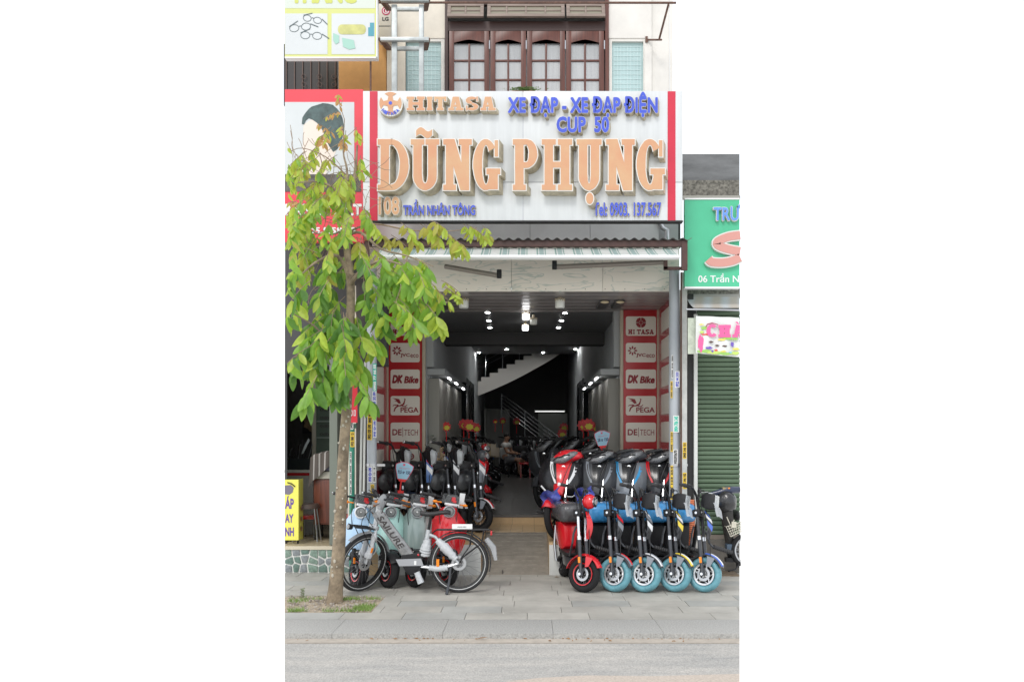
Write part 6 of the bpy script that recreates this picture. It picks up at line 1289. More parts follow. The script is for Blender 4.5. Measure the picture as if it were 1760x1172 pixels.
# --- retro scooters
def retro(label, group, col, k_ring=1):
    t = empty('retro_scooter', (0, 0, 0), 0, label, 'scooter', group); Rr = .19; ax = Vector((.47, 0, Rr)); rk = R(18); T = steer_mat(ax, rk, R(30)); Fk = T @ fork_mat(ax, rk); Wt = T @ Matrix.Translation(ax)
    wheel(t, Wt, Rr, .10, rubber, black, black, 'many', stripe=red_gl, disc=(.07, -.045)); wheel(t, Matrix.Translation((-.55, 0, Rr)), Rr, .1, rubber, black, black, 'many', stripe=red_gl, hubr=.07)
    for s_ in (-1, 1):
        mb = MB(Fk); mb.tube([(0, .075 * s_, -.02), (0, .075 * s_, .26)], .024, 9); lg = build(mb, 'fork_leg', black, t); mb = MB(Fk); mb.box(.012, .028, .075 * s_ - .012, .075 * s_ + .012, .08, .15); build(mb, 'reflector', orange, lg, bevel=.003)
    # front fender, rounded, in body colour
    fender(t, Wt, Rr + .035, 35, 150, .15, black, crown=.6)
    def sh(u, v, dx=0):
        z = .36 + .52 * u; w = (.125 + .08 * sin(PI * min(1, u * 1.1)) ** .8) * (1 - .35 * max(0, u - .7) / .3); y = (v - .5) * 2 * w
        return (.40 + dx - .10 * u + .035 * sin(PI * u) - 1.6 * y * y / w * .6, y, z + .03 * (1 - (2 * v - 1) ** 2) * u)
    s1 = build(MB().shell(sh, [i / 14 for i in range(15)], [i / 12 for i in range(13)], .02), 'leg_shield', col, t, smooth=60)
    mb = MB(); mb.shell(lambda u, v: sh(.25 + .5 * u, .485 + .03 * v, .005), [i / 8 for i in range(9)], [0, 1], .004); build(mb, 'shield_rib', col, s1)
    mb = MB(); mb.box(.28, .36, -.055, .055, .30, .42); mb.ell((.40, 0, .38), (.05, .12, .06), 14, 8); build(mb, 'shield_grille', blackgl, s1)
    mb = MB(); mb.T = Matrix.Translation((.345, 0, .86)); mb.lathe([(.0, -.06), (.058, -.04), (.068, .03), (.0, .035)], axis='x', n=24); h1 = build(mb, 'headlight', col, t); mb = MB(mb.T); mb.lathe([(.056, .03), (.071, .03), (.073, .042), (.063, .055), (.055, .045)], axis='x', n=26, closed=True); build(mb, 'headlight_ring', white_p if k_ring == 0 else alu, h1); mb = MB(mb.T); mb.lathe([(0, .036), (.056, .036), (.045, .05), (0, .056)], axis='x', n=22); build(mb, 'headlight_lens', mat('headlight_glass', (.18, .19, .19), .08, coat=.6), h1)
    mb = MB(mb.T); mb.lathe([(0, .057), (.012, .057), (.01, .062), (0, .063)], axis='x', n=14); build(mb, 'lamp_bulb', chrome, h1)
    Hb = steer_mat(Vector((.26, 0, .9)), rk, R(30)) @ Matrix.Translation((.25, 0, 1.0))
    mb = MB(Hb); mb.loft([[(x, y, z) for y, z in ((-w, -h_), (w, -h_), (w * .85, h_), (-w * .85, h_))] for x, w, h_ in ((-.07, .08, .03), (.0, .11, .06), (.075, .10, .05))]); c1 = build(mb, 'handlebar_cover', mat('cover_film', (.35, .37, .38), .15, alpha=.25, bump=(26, 1)), t, bevel=.02)
    mb = MB(Hb); mb.box(-.05, .068, -.095, .095, -.045, .052); build(mb, 'dashboard', black, c1, bevel=.015); mb = MB(Hb); mb.box(.077, .081, -.02, .03, -.02, .03); mb.box(.08, .084, .0, .045, -.034, -.005); build(mb, 'red_mark', red_p, c1)
    mb = MB(Hb); mb.box(.05, .085, -.095, .095, -.075, -.045); build(mb, 'white_trim', white_p, c1, bevel=.01)
    bars(t, Hb @ Matrix.Translation((-.02, 0, -.02)), .33, .03, .07, cap=chrome)
    for s_ in (-1, 1): mb = MB(Hb); mb.cyl((.04, .13 * s_, -.05), (.03, .19 * s_, -.05), .008, n=6); mb.ell((.03, .21 * s_, -.05), (.02, .032, .018), 10, 6); build(mb, 'indicator', orange, t)
    mb = MB(Hb); mb.box(-.02, -.005, .14, .21, -.09, .09); build(mb, 'paper_pouch', white_pl, t, bevel=.004)
    mb = MB(); mb.tube([(.27, 0, .88), (.22, 0, .6), (.12, 0, .36)], [.05, .06, .06], 10); build(mb, 'inner_column', black, t)
    mb = MB(); mb.box(-.2, .3, -.13, .13, .29, .34); build(mb, 'floorboard', black, t, bevel=.015)
    mb = MB(); mb.ell((-.42, 0, .52), (.34, .17, .22), 20, 12); build(mb, 'rear_body', col, t)
    mb = MB(); mb.ell((-.38, 0, .74), (.34, .14, .065), 18, 8); build(mb, 'seat', mat('brown_seat', (.12, .07, .04), .5), t)
    cables(t, I4(), [((.25, .1, 1.0), (.33, .02, .5), (.1, .06, 0)), ((.25, -.1, 1.0), (.33, -.03, .5), (.1, -.08, 0))])
    return t
G3 = 'retro scooters behind the electric bicycle'
for k, (px, lb_, c_) in enumerate(((616, 'pale blue retro scooter with round headlight, nearest the tree', mat('pale_blue_paint', (.36, .53, .72), .25, coat=.5)), (668, 'mint green retro scooter behind the bicycle frame', mat('mint_paint', (.42, .68, .62), .25, coat=.5)), (714, 'grey green retro scooter behind the bicycle saddle tube', mat('sage_paint', (.26, .33, .315), .22, coat=.5)), (769, 'red retro scooter with chrome headlight ring behind the bicycle rear wheel', red_p))):
    t = retro(lb_, G3, c_, k); place(t, px, 9.36 + .03 * k, 0, -82, .47, -1.5)

# --- electric bicycle, side on, front wheel turned towards the street
def ebike():
    t = empty('electric_bicycle', (0, 0, 0), 0, 'silver electric city bicycle wrapped in plastic in front of the retro scooters', 'bicycle')
    Rr = .332; tread = mat('bike_tyre', (.03, .03, .032), .75, bump=(130, 1)); rimb = mat('bike_rim', (.05, .05, .05), .35, .6); wire = mat('spoke_wire', (.25, .25, .26), .4, .7); refl = mat('reflective_line', (.62, .63, .62), .3)
    ax = Vector((1.075, 0, Rr)); rk = R(17); T = steer_mat(ax, rk, R(50)); Fk = T @ fork_mat(ax, rk); Wt = T @ Matrix.Translation(ax); Rt = Matrix.Translation((0, 0, Rr))
    for M, nm in ((Wt, 'f'), (Rt, 'r')):
        w = wheel(t, M, Rr, .052, tread, rimb, wire, 'wire', th=.05, hubr=.028 if nm == 'f' else .05, disc=(.082, .035)); mb = MB(M)
        for s_ in (-1, 1): mb.lathe([(Rr - .042, s_ * .0245), (Rr - .036, s_ * .0262), (Rr - .036, s_ * .0275), (Rr - .042, s_ * .026)], axis='y', n=44, closed=True)
        build(mb, 'reflective_line', refl, w)
    fender(t, Rt, Rr + .025, -22, 196, .06, mat('mudguard_black', (.05, .052, .055), .25, coat=.3), name='mudguard', th=.003); fender(t, Wt, Rr + .025, 55, 170, .06, mat('mudguard_film', (.30, .31, .32), .25, bump=(30, 1)), name='mudguard', th=.003)
    fr_ = mat('bike_silver', (.48, .50, .52), .28, .4, coat=.3); dtm = mat('wrapped_silver', (.26, .265, .27), .2, coat=.6, bump=(26, 1), nz=(14, .35))
    mb = MB(); mb.tube([(.945, 0, .70), (.90, 0, .96)], .028, 12); build(mb, 'head_tube', fr_, t)
    p0, p1 = Vector((.925, 0, .90)), Vector((.555, 0, .40)); d_ = (p1 - p0).normalized(); nn = Vector((-d_.z, 0, d_.x)); mb = MB()
    mb.loft([[p + nn * (a * .06) + Vector((0, b * .042, 0)) for a, b in ((-1, -.6), (-.6, -1), (.6, -1), (1, -.6), (1, .6), (.6, 1), (-.6, 1), (-1, .6))] for p in (p0, p0.lerp(p1, .33), p0.lerp(p1, .66), p1)]); dt = build(mb, 'down_tube', dtm, t, bevel=.004)
    # print along the tube (left side faces the street)
    sub = MB(); text_into(sub, 'SAILURE', .06, .50, -.034, .034, 0, th=.001, off=.02, shear=.2); mb = MB(Matrix(((d_.x, 0, -nn.x if False else nn.x, p0.x), (0, 1, 0, .0435), (d_.z, 0, nn.z, p0.z), (0, 0, 0, 1))))
    mb.add([(v.x, v.y, -v.z) for v in sub.v], sub.f); build(mb, 'lettering', mat('print_graphite', (.06, .05, .05), .4), dt, smooth=0)
    mb = MB(); mb.loft([[(.40, y, z) for y, z in ((-.05, .33), (.05, .33), (.05, .455), (-.05, .455))], [(.64, y, z) for y, z in ((-.05, .30), (.05, .30), (.05, .42), (-.05, .42))]]); mo = build(mb, 'motor_housing', black, t, bevel=.012)
    mb = MB(); mb.prism([(.39, .305), (.66, .30), (.70, .375), (.42, .385)], .051, .057); build(mb, 'motor_cover', mat('motor_grey', (.33, .34, .36), .35), mo); mb = MB(); mb.prism([(.47, .315), (.495, .315), (.495, .36), (.47, .36)], .058, .060); build(mb, 'white_sticker', white_pl, mo); mb = MB(); mb.ell((.45, .052, .425), (.012, .004, .012), 10, 6); build(mb, 'red_button', red_gl, mo)
    mb = MB(); mb.prism([(.41, .30), (.63, .298), (.57, .20), (.44, .20)], -.045, .045); build(mb, 'motor_guard', black, mo, bevel=.01)
    mb = MB(); mb.tube([(.40, 0, .40), (.34, 0, .70)], .028, 12); mb.tube([(.35, 0, .65), (.27, 0, .62), (.03, .065, .36), (0, .065, Rr)], [.022, .02, .018, .016], 9); mb.tube([(.35, 0, .65), (.27, 0, .62), (.03, -.065, .36), (0, -.065, Rr)], [.022, .02, .018, .016], 9)
    for s_ in (-1, 1): mb.tube([(.42, .03 * s_, .29), (.2, .06 * s_, .27), (0, .065 * s_, Rr)], .015, 8)
    build(mb, 'frame', fr_, t)
    for pts, rs, nm in (([(.385, 0, .42), (.37, .02, .50), (.35, .02, .60)], [.062, .058, .035], 'a'), ([(.24, .03, .585), (.15, .05, .50), (.03, .068, .375)], [.035, .058, .036], 'b'), ([(.33, .04, .28), (.24, .055, .272), (.12, .062, .285)], [.03, .034, .036], 'c')):
        P_ = [Vector(p) for p in pts]; Q = []; RR = []
        for k in range(13): u = k / 12 * 2; i = min(int(u), 1); w = u - i; Q.append(P_[i].lerp(P_[i + 1], w)); RR.append((rs[i] + (rs[i + 1] - rs[i]) * w) * (1 + .13 * sin(k * 2.7)))
        mb = MB(); mb.tube(Q, RR, 12); build(mb, 'bubble_wrapping', bubble, t, smooth=60)
    for s_ in (-1, 1):
        mb = MB(Fk); mb.tube([(0, .05 * s_, 0), (0, .052 * s_, .38), (0, .03 * s_, .42)], .017, 9); fl = build(mb, 'fork_leg', fr_, t)
        mb = MB(Fk); mb.tube([(0.0, .052 * s_, .07 + .035 * k) for k in range(9)], [.030 + .008 * sin(k * 2.1) + (.01 if k < 3 else 0) for k in range(9)], 12); build(mb, 'bubble_wrapping', bubble, fl, smooth=60)
    mb = MB(Fk); mb.box(-.03, .03, -.06, .06, .39, .44); build(mb, 'fork_crown', fr_, t, bevel=.01); mb = MB(Fk); mb.box(-.012, .012, .07, .085, .10, .20); build(mb, 'reflector', orange, t)
    mb = MB(Fk); mb.cyl((0, 0, .44), (-.0, 0, .76), .018, n=10); build(mb, 'stem', black, t)
    bars(t, Fk @ Matrix.Translation((0, 0, .745)), .33, .03, .10)
    mb = MB(Fk); mb.ell((.0, 0, .70), (.05, .05, .10), 12, 8); build(mb, 'head_wrapping', film, t)
    # front rack and lamp
    mb = MB(Fk)
    for y in (-.07, -.025, .025, .07): mb.cyl((.03, y, .40), (.30, y, .385), .006, n=6)
    for x in (.05, .17, .30): mb.cyl((x, -.075, .393), (x, .075, .393), .006, n=6)
    for y in (-.07, .07): mb.cyl((.22, y, .385), (.03, y, .2), .005, n=6)
    rk1 = build(mb, 'front_rack', black, t); mb = MB(Fk); mb.lathe([(0, -.03), (.025, -.025), (.032, .02), (0, .025)], (.33, 0, .37), 'x', 14); l1 = build(mb, 'lamp', black, t); mb = MB(Fk); mb.lathe([(0, .026), (.026, .024), (0, .034)], (.33, 0, .37), 'x', 14); build(mb, 'lamp_lens', clear, l1)
    # saddle
    mb = MB(); mb.tube([(.345, 0, .69), (.315, 0, .86)], .015, 10); build(mb, 'seat_post', black, t); mb = MB(); secs = []
    for x, w, z in ((.10, .05, .89), (.13, .085, .90), (.20, .075, .895), (.28, .045, .88), (.36, .028, .875), (.42, .02, .885), (.44, .01, .89)): secs.append([(x, w * cos(a), z + (.022 if sin(a) > 0 else .03) * sin(a)) for a in [2 * PI * k / 12 for k in range(12)]])
    mb.loft(secs); build(mb, 'saddle', seat_m, t, smooth=70)
    # rear rack with board
    mb = MB()
    for y in (-.06, 0, .06): mb.cyl((-.34, y, .70), (.25, y, .70), .007, n=6)
    for x in (-.34, -.1, .12, .25): mb.cyl((x, -.065, .70), (x, .065, .70), .007, n=6)
    for s_ in (-1, 1): mb.tube([(-.28, .065 * s_, .70), (-.25, .07 * s_, .55), (-.05, .07 * s_, .40), (0, .07 * s_, Rr)], .007, 6); mb.tube([(-.15, .065 * s_, .70), (-.12, .07 * s_, .52), (-.02, .07 * s_, .38)], .007, 6); mb.tube([(.25, .06 * s_, .70), (.30, .02 * s_, .66)], .007, 6)
    build(mb, 'rear_rack', black, t); mb = MB(); mb.box(-.15, .075, .03, .068, .71, .765); pl = build(mb, 'rack_label', white_pl, t, bevel=.004)
    mb = MB(); text_into(mb, 'ASAMA BIKE', -.05, .05, -.008, .008, 0, th=.001); q = MB(Matrix.Translation((-.035, .0695, .735)) @ Matrix.Rotation(PI, 4, 'Z')); q.add(mb.v, mb.f); build(q, 'lettering', inkk, pl, smooth=0)
    mb = MB(); mb.box(-.37, -.35, -.04, .04, .64, .69); build(mb, 'rear_lamp', red_gl, t, bevel=.004)
    mb = MB(); mb.tube([(-.30, 0, .60), (-.38, .0, .5), (-.41, .0, .36)], [.03, .036, .02], 8); build(mb, 'mudguard_wrapping', film, t)
    mb = MB(); mb.tube([(.09, .07, .29), (.10, .09, .15), (.125, .13, .0)], [.014, .013, .018], 8); build(mb, 'kickstand', darkgrey, t)
    mb = MB(); mb.lathe([(.0, -.004), (.085, -.004), (.085, .004), (0, .004)], (.44, -.06, .29), 'y', 24); mb.tube([(.44, .06, .29), (.41, .085, .14)], .012, 6); mb.tube([(.44, -.07, .29), (.47, -.09, .44)], .012, 6); cr_ = build(mb, 'crank', black, t)
    mb = MB(); mb.tube([(.46, .10, .24), (.41, .11, .12)], [.032, .038], 8); build(mb, 'wrapped_pedal', bubble, cr_); mb = MB(); mb.box(.42, .52, -.16, -.09, .43, .455); build(mb, 'pedal', black, cr_)
    mb = MB(); mb.box(.215, .245, .072, .082, .30, .38); build(mb, 'reflector', orange, t)
    cables(t, I4(), [((.90, .05, 1.04), (.95, .03, .72), (.22, .1, .1)), ((.88, .04, 1.0), (1.0, .08, .62), (.25, .1, .0)), ((.86, -.03, 1.02), (.92, .03, .80), (-.1, .06, .06))]); cables(t, Wt, [((.0, .06, .4), (.0, .05, .05), (-.22, .08, -.05))], mat('cable_grey', (.4, .4, .4), .4))
    return t
eb = ebike(); place(eb, 789, DG(1018), 0, 180, 0, 2.0)

# --- step-through motorcycles
def underbone(label, group, main, wing, acc, fend, sidecol=black, steer=-28, headc=None):
    t = empty('motorcycle', (0, 0, 0), 0, label, 'motorcycle', group); Rr = .285; ax = Vector((.62, 0, Rr)); rk = R(24); T = steer_mat(ax, rk, R(steer)); Fk = T @ fork_mat(ax, rk); Wt = T @ Matrix.Translation(ax)
    wheel(t, Wt, Rr, .075, rubber, black, black, 'many', stripe=red_gl if main in (red_p,) or acc is red_p else None, disc=(.10, .045), hubr=.04, th=.06); wheel(t, Matrix.Translation((-.62, 0, Rr)), Rr, .085, rubber, black, black, 'many', hubr=.06, th=.06)
    for s_ in (-1, 1): mb = MB(Fk); mb.tube([(0, .07 * s_, -.02), (0, .07 * s_, .26)], .021, 9); lg = build(mb, 'fork_leg', darkgrey, t); mb = MB(Fk); mb.tube([(0, .07 * s_, .26), (0, .07 * s_, .50)], .015, 9); build(mb, 'stanchion', chrome, lg)
    fender(t, Wt, Rr + .03, 28, 150, .12, fend, crown=.7)
    mb = MB(Fk); mb.loft([[(.045, -.05, .26), (.06, 0, .26), (.045, .05, .26), (.02, 0, .26)], [(.06, -.07, .42), (.10, 0, .42), (.06, .07, .42), (.02, 0, .42)]]); build(mb, 'fork_cover', fend, t, bevel=.006)
    def cz(u): return .55 + .42 * u
    def center(u, v, dx=0): w = .03 + .06 * u; y = (v - .5) * 2 * w; return (.50 + dx - .16 * u + .05 * sin(PI * u) - abs(y) * .3, y, cz(u))
    c1 = build(MB().shell(center, [i / 10 for i in range(11)], [0, .25, .5, .75, 1], .01), 'front_cowl', main, t, smooth=60)
    mb = MB(); mb.lathe([(0, .0), (.022, 0), (.02, .006), (0, .008)], center(.86, .5, .002), 'x', 14); build(mb, 'badge', chrome, c1); mb = MB(); c_ = Vector(center(.7, .5, .004)); mb.T = Matrix.Translation(c_); mb.add([(0, -.03, .015), (.006, 0, -.012), (0, .03, .015), (.0, 0, .002)], [(0, 1, 2, 3)]); build(mb, 'emblem_wing', black, c1)
    for s_ in (-1, 1):
        def wingf(u, v, dx=0, s_=s_): y0 = .03 + .06 * u; w = .215 * sin(PI * (.2 + .62 * u)) ; y = y0 + w * v; return (.50 + dx - .16 * u + .05 * sin(PI * u) - .02 - .55 * w * v * v - .04 * v, s_ * y, cz(u) - .06 * v * (1 - u) + .02 * v)
        wg = build(MB().shell(wingf, [i / 10 for i in range(11)], [i / 6 for i in range(7)], .01), 'leg_shield', wing, t, smooth=60)
        build(MB().shell(lambda u, v: wingf(.35 + .6 * u, .04 + .26 * u + (.14 * u + .10) * v, .009), [i / 6 for i in range(7)], [0, .5, 1], .003), 'shield_stripe', acc, wg)
        mb = MB(); mb.tube([wingf(.25, .95, .004), wingf(.05, .7, .006), wingf(.02, .3, .012)], .012, 6); build(mb, 'shield_edge', acc if main is red_p else darkgrey, wg)
    mb = MB(); mb.loft([[(x, y, z) for y, z in ((-w, z0_), (w, z0_), (w, z1_), (-w, z1_))] for x, w, z0_, z1_ in ((.42, .07, .5, .8), (.2, .09, .42, .62), (-.1, .08, .42, .58))]); build(mb, 'step_tunnel', black, t, bevel=.02)
    mb = MB(); mb.box(-.2, .22, -.09, .09, .2, .4); mb.cyl((.2, 0, .3), (.34, 0, .32), .07, n=12); build(mb, 'engine', darkgrey, t, bevel=.02)
    mb = MB(); mb.loft([[(x, y, z) for y, z in ((-w, z0_), (w, z0_), (w * .9, z1_), (-w * .9, z1_))] for x, w, z0_, z1_ in ((.02, .08, .52, .70), (-.3, .14, .46, .74), (-.6, .13, .52, .78), (-.9, .05, .70, .84))]); build(mb, 'tail_cover', main if main is not black else sidecol, t, bevel=.02)
    mb = MB(); secs = []
    for x, w, z in ((.02, .06, .72), (-.05, .10, .76), (-.3, .13, .77), (-.6, .13, .80), (-.82, .09, .86)): secs.append([(x, w * cos(a), z + .04 * sin(a)) for a in [2 * PI * k / 12 for k in range(12)]])
    mb.loft(secs); build(mb, 'seat', seat_m, t, smooth=70)
    mb = MB(); mb.tube([(-.1, -.16, .28), (-.5, -.17, .32), (-.9, -.17, .42)], [.02, .045, .05], 10); build(mb, 'exhaust', steel, t)
    mb = MB(); mb.tube([(.05, -.26, .27), (.05, .26, .27)], .013, 6); build(mb, 'footpeg', black, t)
    Hb = Fk @ Matrix.Translation((-.02, 0, .80)) @ Matrix.Rotation(R(17), 4, 'X')
    hc = headc or black
    mb = MB(Hb); secs = []
    for y, xx, h_, w in ((-.20, -.02, .035, .03), (-.15, .0, .06, .06), (-.07, .03, .075, .085), (.07, .03, .075, .085), (.15, .0, .06, .06), (.20, -.02, .035, .03)): secs.append([(xx + w * cos(a), y, .0 + h_ * sin(a)) for a in [2 * PI * k / 12 for k in range(12)]])
    mb.loft(secs); h1 = build(mb, 'handlebar_cowl', hc, t, smooth=70)
    hl = mat('headlamp_smoke', (.22, .225, .235), .2, .2, coat=.4, bump=(26, 1), nz=(10, .9), wave=(3, 10, 30))
    mb = MB(Hb); secs = []
    for k in range(13):
        v = k / 12; y = (v - .5) * .36; c = 1 - (2 * v - 1) ** 2; hh = .012 + .042 * c ** .6; xx = .03 + .055 * c ** .7
        secs.append([(xx + .042 * cos(a) * (.4 + c * .6), y, -.045 + .06 * abs(2 * v - 1) ** 1.3 + hh * sin(a)) for a in [2 * PI * q / 12 for q in range(12)]])
    mb.loft(secs); h2 = build(mb, 'headlight', hl, h1, smooth=70)
    mb = MB(Hb); mb.shell(lambda u, v: (.10 - .05 * u - .10 * (2 * v - 1) ** 2, (v - .5) * .30, .025 + .065 * u), [0, .5, 1], [i / 8 for i in range(9)], .01); build(mb, 'cowl_beak', hc, h1, smooth=60)
    mb = MB(Hb); mb.tube([(.115, -.11, -.035), (.133, -.05, -.015), (.135, 0, -.03), (.133, .05, -.015), (.115, .11, -.035)], .006, 6); build(mb, 'lamp_divider', black, h1)
    bars(t, Hb @ Matrix.Translation((-.05, 0, .02)), .35, .03, .07, cap=darkgrey)
    cables(t, Fk, [((-.02, .12, .82), (.05, .03, .4), (.15, .06, 0)), ((-.02, -.12, .82), (.05, -.03, .45), (.15, -.06, 0))])
    return t
G4 = 'step through motorcycles on the platform at the right'
ub_ = []
for k, (px, lb_, mn, wg, ac_, fd, hc) in enumerate(((953, 'red and black motorcycle with white chevrons, at the edge of the doorway', red_p, blackgl, white_p, red_p, red_p), (1016, 'all black motorcycle with grey lines between the red and the grey one', blackgl, darkgrey, grey_p, darkgrey, blackgl), (1068, 'grey and black motorcycle with light blue accents', blackgl, mat('satin_grey', (.16, .175, .195), .3, coat=.4), cyan_p, grey_p, darkgrey), (1122, 'black motorcycle with red accents, nearest the right pipe column', blackgl, blackgl, red_p, darkgrey, blackgl))):
    t = underbone(lb_, G4, mn, wg, ac_, fd, headc=hc); place(t, px, 10.5 + .05 * k, ZP, -93, .62, -7); t.scale = (1, 1.14, 1.03); ub_.append(t)
bags = mat('blue_bag_film', (.035, .05, .28), .25, coat=.3, bump=(25, 1), nz=(10, .6))
for px, py, d, lb_ in ((946, 857, 10.3, 'crumpled dark blue film hanging at the left of the red motorcycle wheel'), (1004, 852, 10.4, 'crumpled dark blue film between the red and the black motorcycle')):
    t = empty('plastic_wrap', W(px, py, d), 0, lb_, 'wrapping'); mb = MB(); mb.shell(lambda u, v: (.11 * (u - .5) * 2 + .02 * sin(v * 7), .05 * sin(u * 5 + v * 3) - .03, (v - .5) * .17 + .05 * u + .02 * sin(u * 8)), [i / 10 for i in range(11)], [i / 8 for i in range(9)], .01); build(mb, 'wrap', bags, t)

# --- inside the shop: rows along both walls and at the back
def dark_copy(src, lab, grp, px, d, deg, z=ZF, xf=.5, roll=-2, sc=1):
    c = copy_tree(src); c['label'] = lab; c['group'] = grp; place(c, px, d, z, deg, xf, roll); c.scale = (sc, sc, sc); return c
GI = 'mopeds standing along the left inner wall'; GR = 'motorcycles along the right inner wall'; GB = 'mopeds crowded at the back of the shop'
red_in = mini_moped('red moped with blue wrapping facing out, left of the seated man', GI, red_p, (red_p,), seat_film, rubber, black, black, style='many', headlight='oval', headm=red_p, side=red_p, sport=False, steer=20); place(red_in, 828, 13.2, ZF, -75, .5, -2)
for k, (px, d, deg, si) in enumerate(((762, 12.75, -60, 1), (789, 13.5, -55, 2), (800, 14.6, -50, 0), (818, 15.4, -50, 1), (828, 16.3, -55, 3), (836, 17.2, -50, 2), (843, 18.2, -50, 0), (846, 19.4, -50, 1), (780, 14.3, -60, 2))):
    dark_copy(sport[si], ('%s dark moped from the door, left inner wall row' % ('first', 'second', 'third', 'fourth', 'fifth', 'sixth', 'seventh', 'eighth', 'ninth')[k]), GI, px, d, deg)
for k, (px, d, si, lb_) in enumerate(((937, 13.0, 1, 'silver fronted motorcycle with blue film just inside the door at the right'), (984, 13.1, 1, 'black motorcycle with clear headlamp behind the red one'), (1018, 13.0, 3, 'black motorcycle behind the blue fan shaped price card'), (1046, 12.9, 3, 'dark motorcycle close to the right inner wall near the door'))):
    dark_copy(ub_[si], lb_, GR, px, d, -98, xf=.62, roll=3)
for px, d, si, w_ in ((955, 15.0, 1, 'nearest the door'), (985, 15.6, 3, 'second from the door'), (1000, 16.8, 1, 'third from the door'), (968, 17.6, 3, 'furthest from the door')): dark_copy(ub_[si], 'dark motorcycle of the second group along the right inner wall, ' + w_, GR, px, d, -98, xf=.62, roll=3)
for k, (px, d, si) in enumerate(((872, 25.6, 0), (889, 25.3, 1), (905, 25.6, 2), (921, 25.3, 3), (936, 25.6, 1), (950, 25.2, 2), (964, 24.4, 0), (912, 23.6, 2), (928, 23.4, 1))): dark_copy(sport[si], 'dim moped at the shop back wall, %s' % ('first from the left', 'second from the left', 'third from the left', 'fourth from the left', 'fifth from the left', 'sixth from the left', 'last on the right', 'left one of two in front', 'right one of two in front')[k], GB, px, d, -80 + 10 * (k % 3))
# ================================================================== SMALL THINGS
# old step-through at the right edge, built as far as the photograph shows it
om = empty('old_moped', (0, 0, 0), 0, 'dusty old moped with bag covered headlight and cream basket at the right edge', 'moped'); dm = 10.25; navy = mat('navy_paint', (.02, .03, .07), .35, coat=.3); creamw = mat('cream_basket', (.60, .57, .47), .6, nz=(20, .2)); dustb = mat('dusty_black', (.035, .033, .03), .6, nz=(6, .4))
mb = MB(); mb.tube([W(1206, 851, dm), W(1222, 848, dm)], .018, 8); build(mb, 'grip', rubber_grip, om); mb = MB(); mb.tube([W(1222, 848, dm), W(1234, 846, dm), W(1248, 842, dm), W(1276, 841, dm)], [.02, .035, .05, .04], 10); build(mb, 'handlebar_cover', navy, om)
mb = MB(); mb.box(X(1217, dm), X(1224, dm), dm - .03, dm + .01, Z(856, dm), Z(846, dm)); build(mb, 'switch_box', steel, om, bevel=.006); mb = MB(); mb.tube([W(1217, 845, dm - .03), W(1206, 846, dm - .06), W(1200, 848, dm - .05)], .006, 5); build(mb, 'brake_lever', steel, om)
mb = MB(); mb.box(X(1241, dm), X(1254, dm), dm - .04, dm + .03, Z(841, dm), Z(837, dm)); build(mb, 'instrument_panel', mat('brass_panel', (.30, .24, .12), .5), om, bevel=.004); mb = MB(); mb.ell(W(1253, 839, dm - .04), (.014, .008, .01), 8, 5); build(mb, 'red_button', orange, om)
def lump(c, r, amp, m, nm, par):
    mb = MB(); mb.ell((0, 0, 0), r, 20, 14); V = []
    for v in mb.v: k = 1 + amp * (sin(v.x * 37 + v.z * 21) * .5 + sin(v.z * 43 + v.y * 30) * .5); V.append(v * k + Vector(c))
    mb.v = V; return build(mb, nm, m, par, smooth=70)
lump(W(1248, 862, dm - .03), (.135, .12, .14), .06, mat('black_bag', (.02, .02, .022), .22, coat=.3, bump=(20, 1)), 'bagged_headlight', om)
mb = MB(); mb.tube([W(1248, 872, dm), W(1251, 900, dm + .02), W(1254, 935, dm + .05)], [.085, .075, .05], 12); build(mb, 'steering_column', dustb, om); mb = MB(); mb.box(X(1247, dm), X(1262, dm), dm - .07, dm + .05, Z(950, dm), Z(934, dm)); build(mb, 'fork_shoe', mat('slate_blue', (.05, .08, .12), .5), om, bevel=.01)
mb = MB(); mb.tube([W(1252, 945, dm + .03), W(1256, 964, dm + .03)], [.03, .025], 8); mb.box(X(1247, dm), X(1262, dm), dm - .04, dm + .06, Z(965, dm), Z(958, dm)); build(mb, 'stand_foot', black, om)
mb = MB(); mb.tube([W(1249, 888, dm - .08), W(1256, 904, dm - .1), W(1262, 893, dm - .1)], .007, 6); mb.box(X(1254, dm), X(1262, dm), dm - .11, dm - .09, Z(905, dm), Z(895, dm)); build(mb, 'carrier_hook', creamw, om)
mb = MB(); a, b, c, e = W(1248, 905, dm - .1), W(1276, 896, dm - .1), W(1276, 912, dm - .1), W(1256, 922, dm - .1)
for k in range(8): t = k / 7; mb.cyl(a.lerp(b, t), e.lerp(c, t), .004, n=5)
for k in range(5): t = k / 4; mb.cyl(a.lerp(e, t), b.lerp(c, t), .005 if k in (0, 4) else .0035, n=5)
for p in (a, b, c, e): mb.cyl(p, p + Vector((0, .2, 0)), .004, n=5)
build(mb, 'basket', creamw, om)
wheel(om, Matrix.Translation(W(1284, 945, dm - .02)) @ Matrix.Rotation(R(10), 4, 'Z'), .22, .06, rubber, steel, steel, 'wire', th=.05, hubr=.04); mb = MB(); mb.tube([W(1262, 925, dm), W(1266, 950, dm), W(1268, 975, dm - .03)], .018, 7); mb.tube([W(1252, 981, dm - .15), W(1264, 978, dm - .1), W(1271, 968, dm - .1)], .009, 6); build(mb, 'side_stand', black, om)
mb = MB(); mb.ell(W(1270, 885, dm + .15), (.1, .2, .07), 12, 7); build(mb, 'seat', seat_m, om)
clip_tree(om, 0, XR(dm))

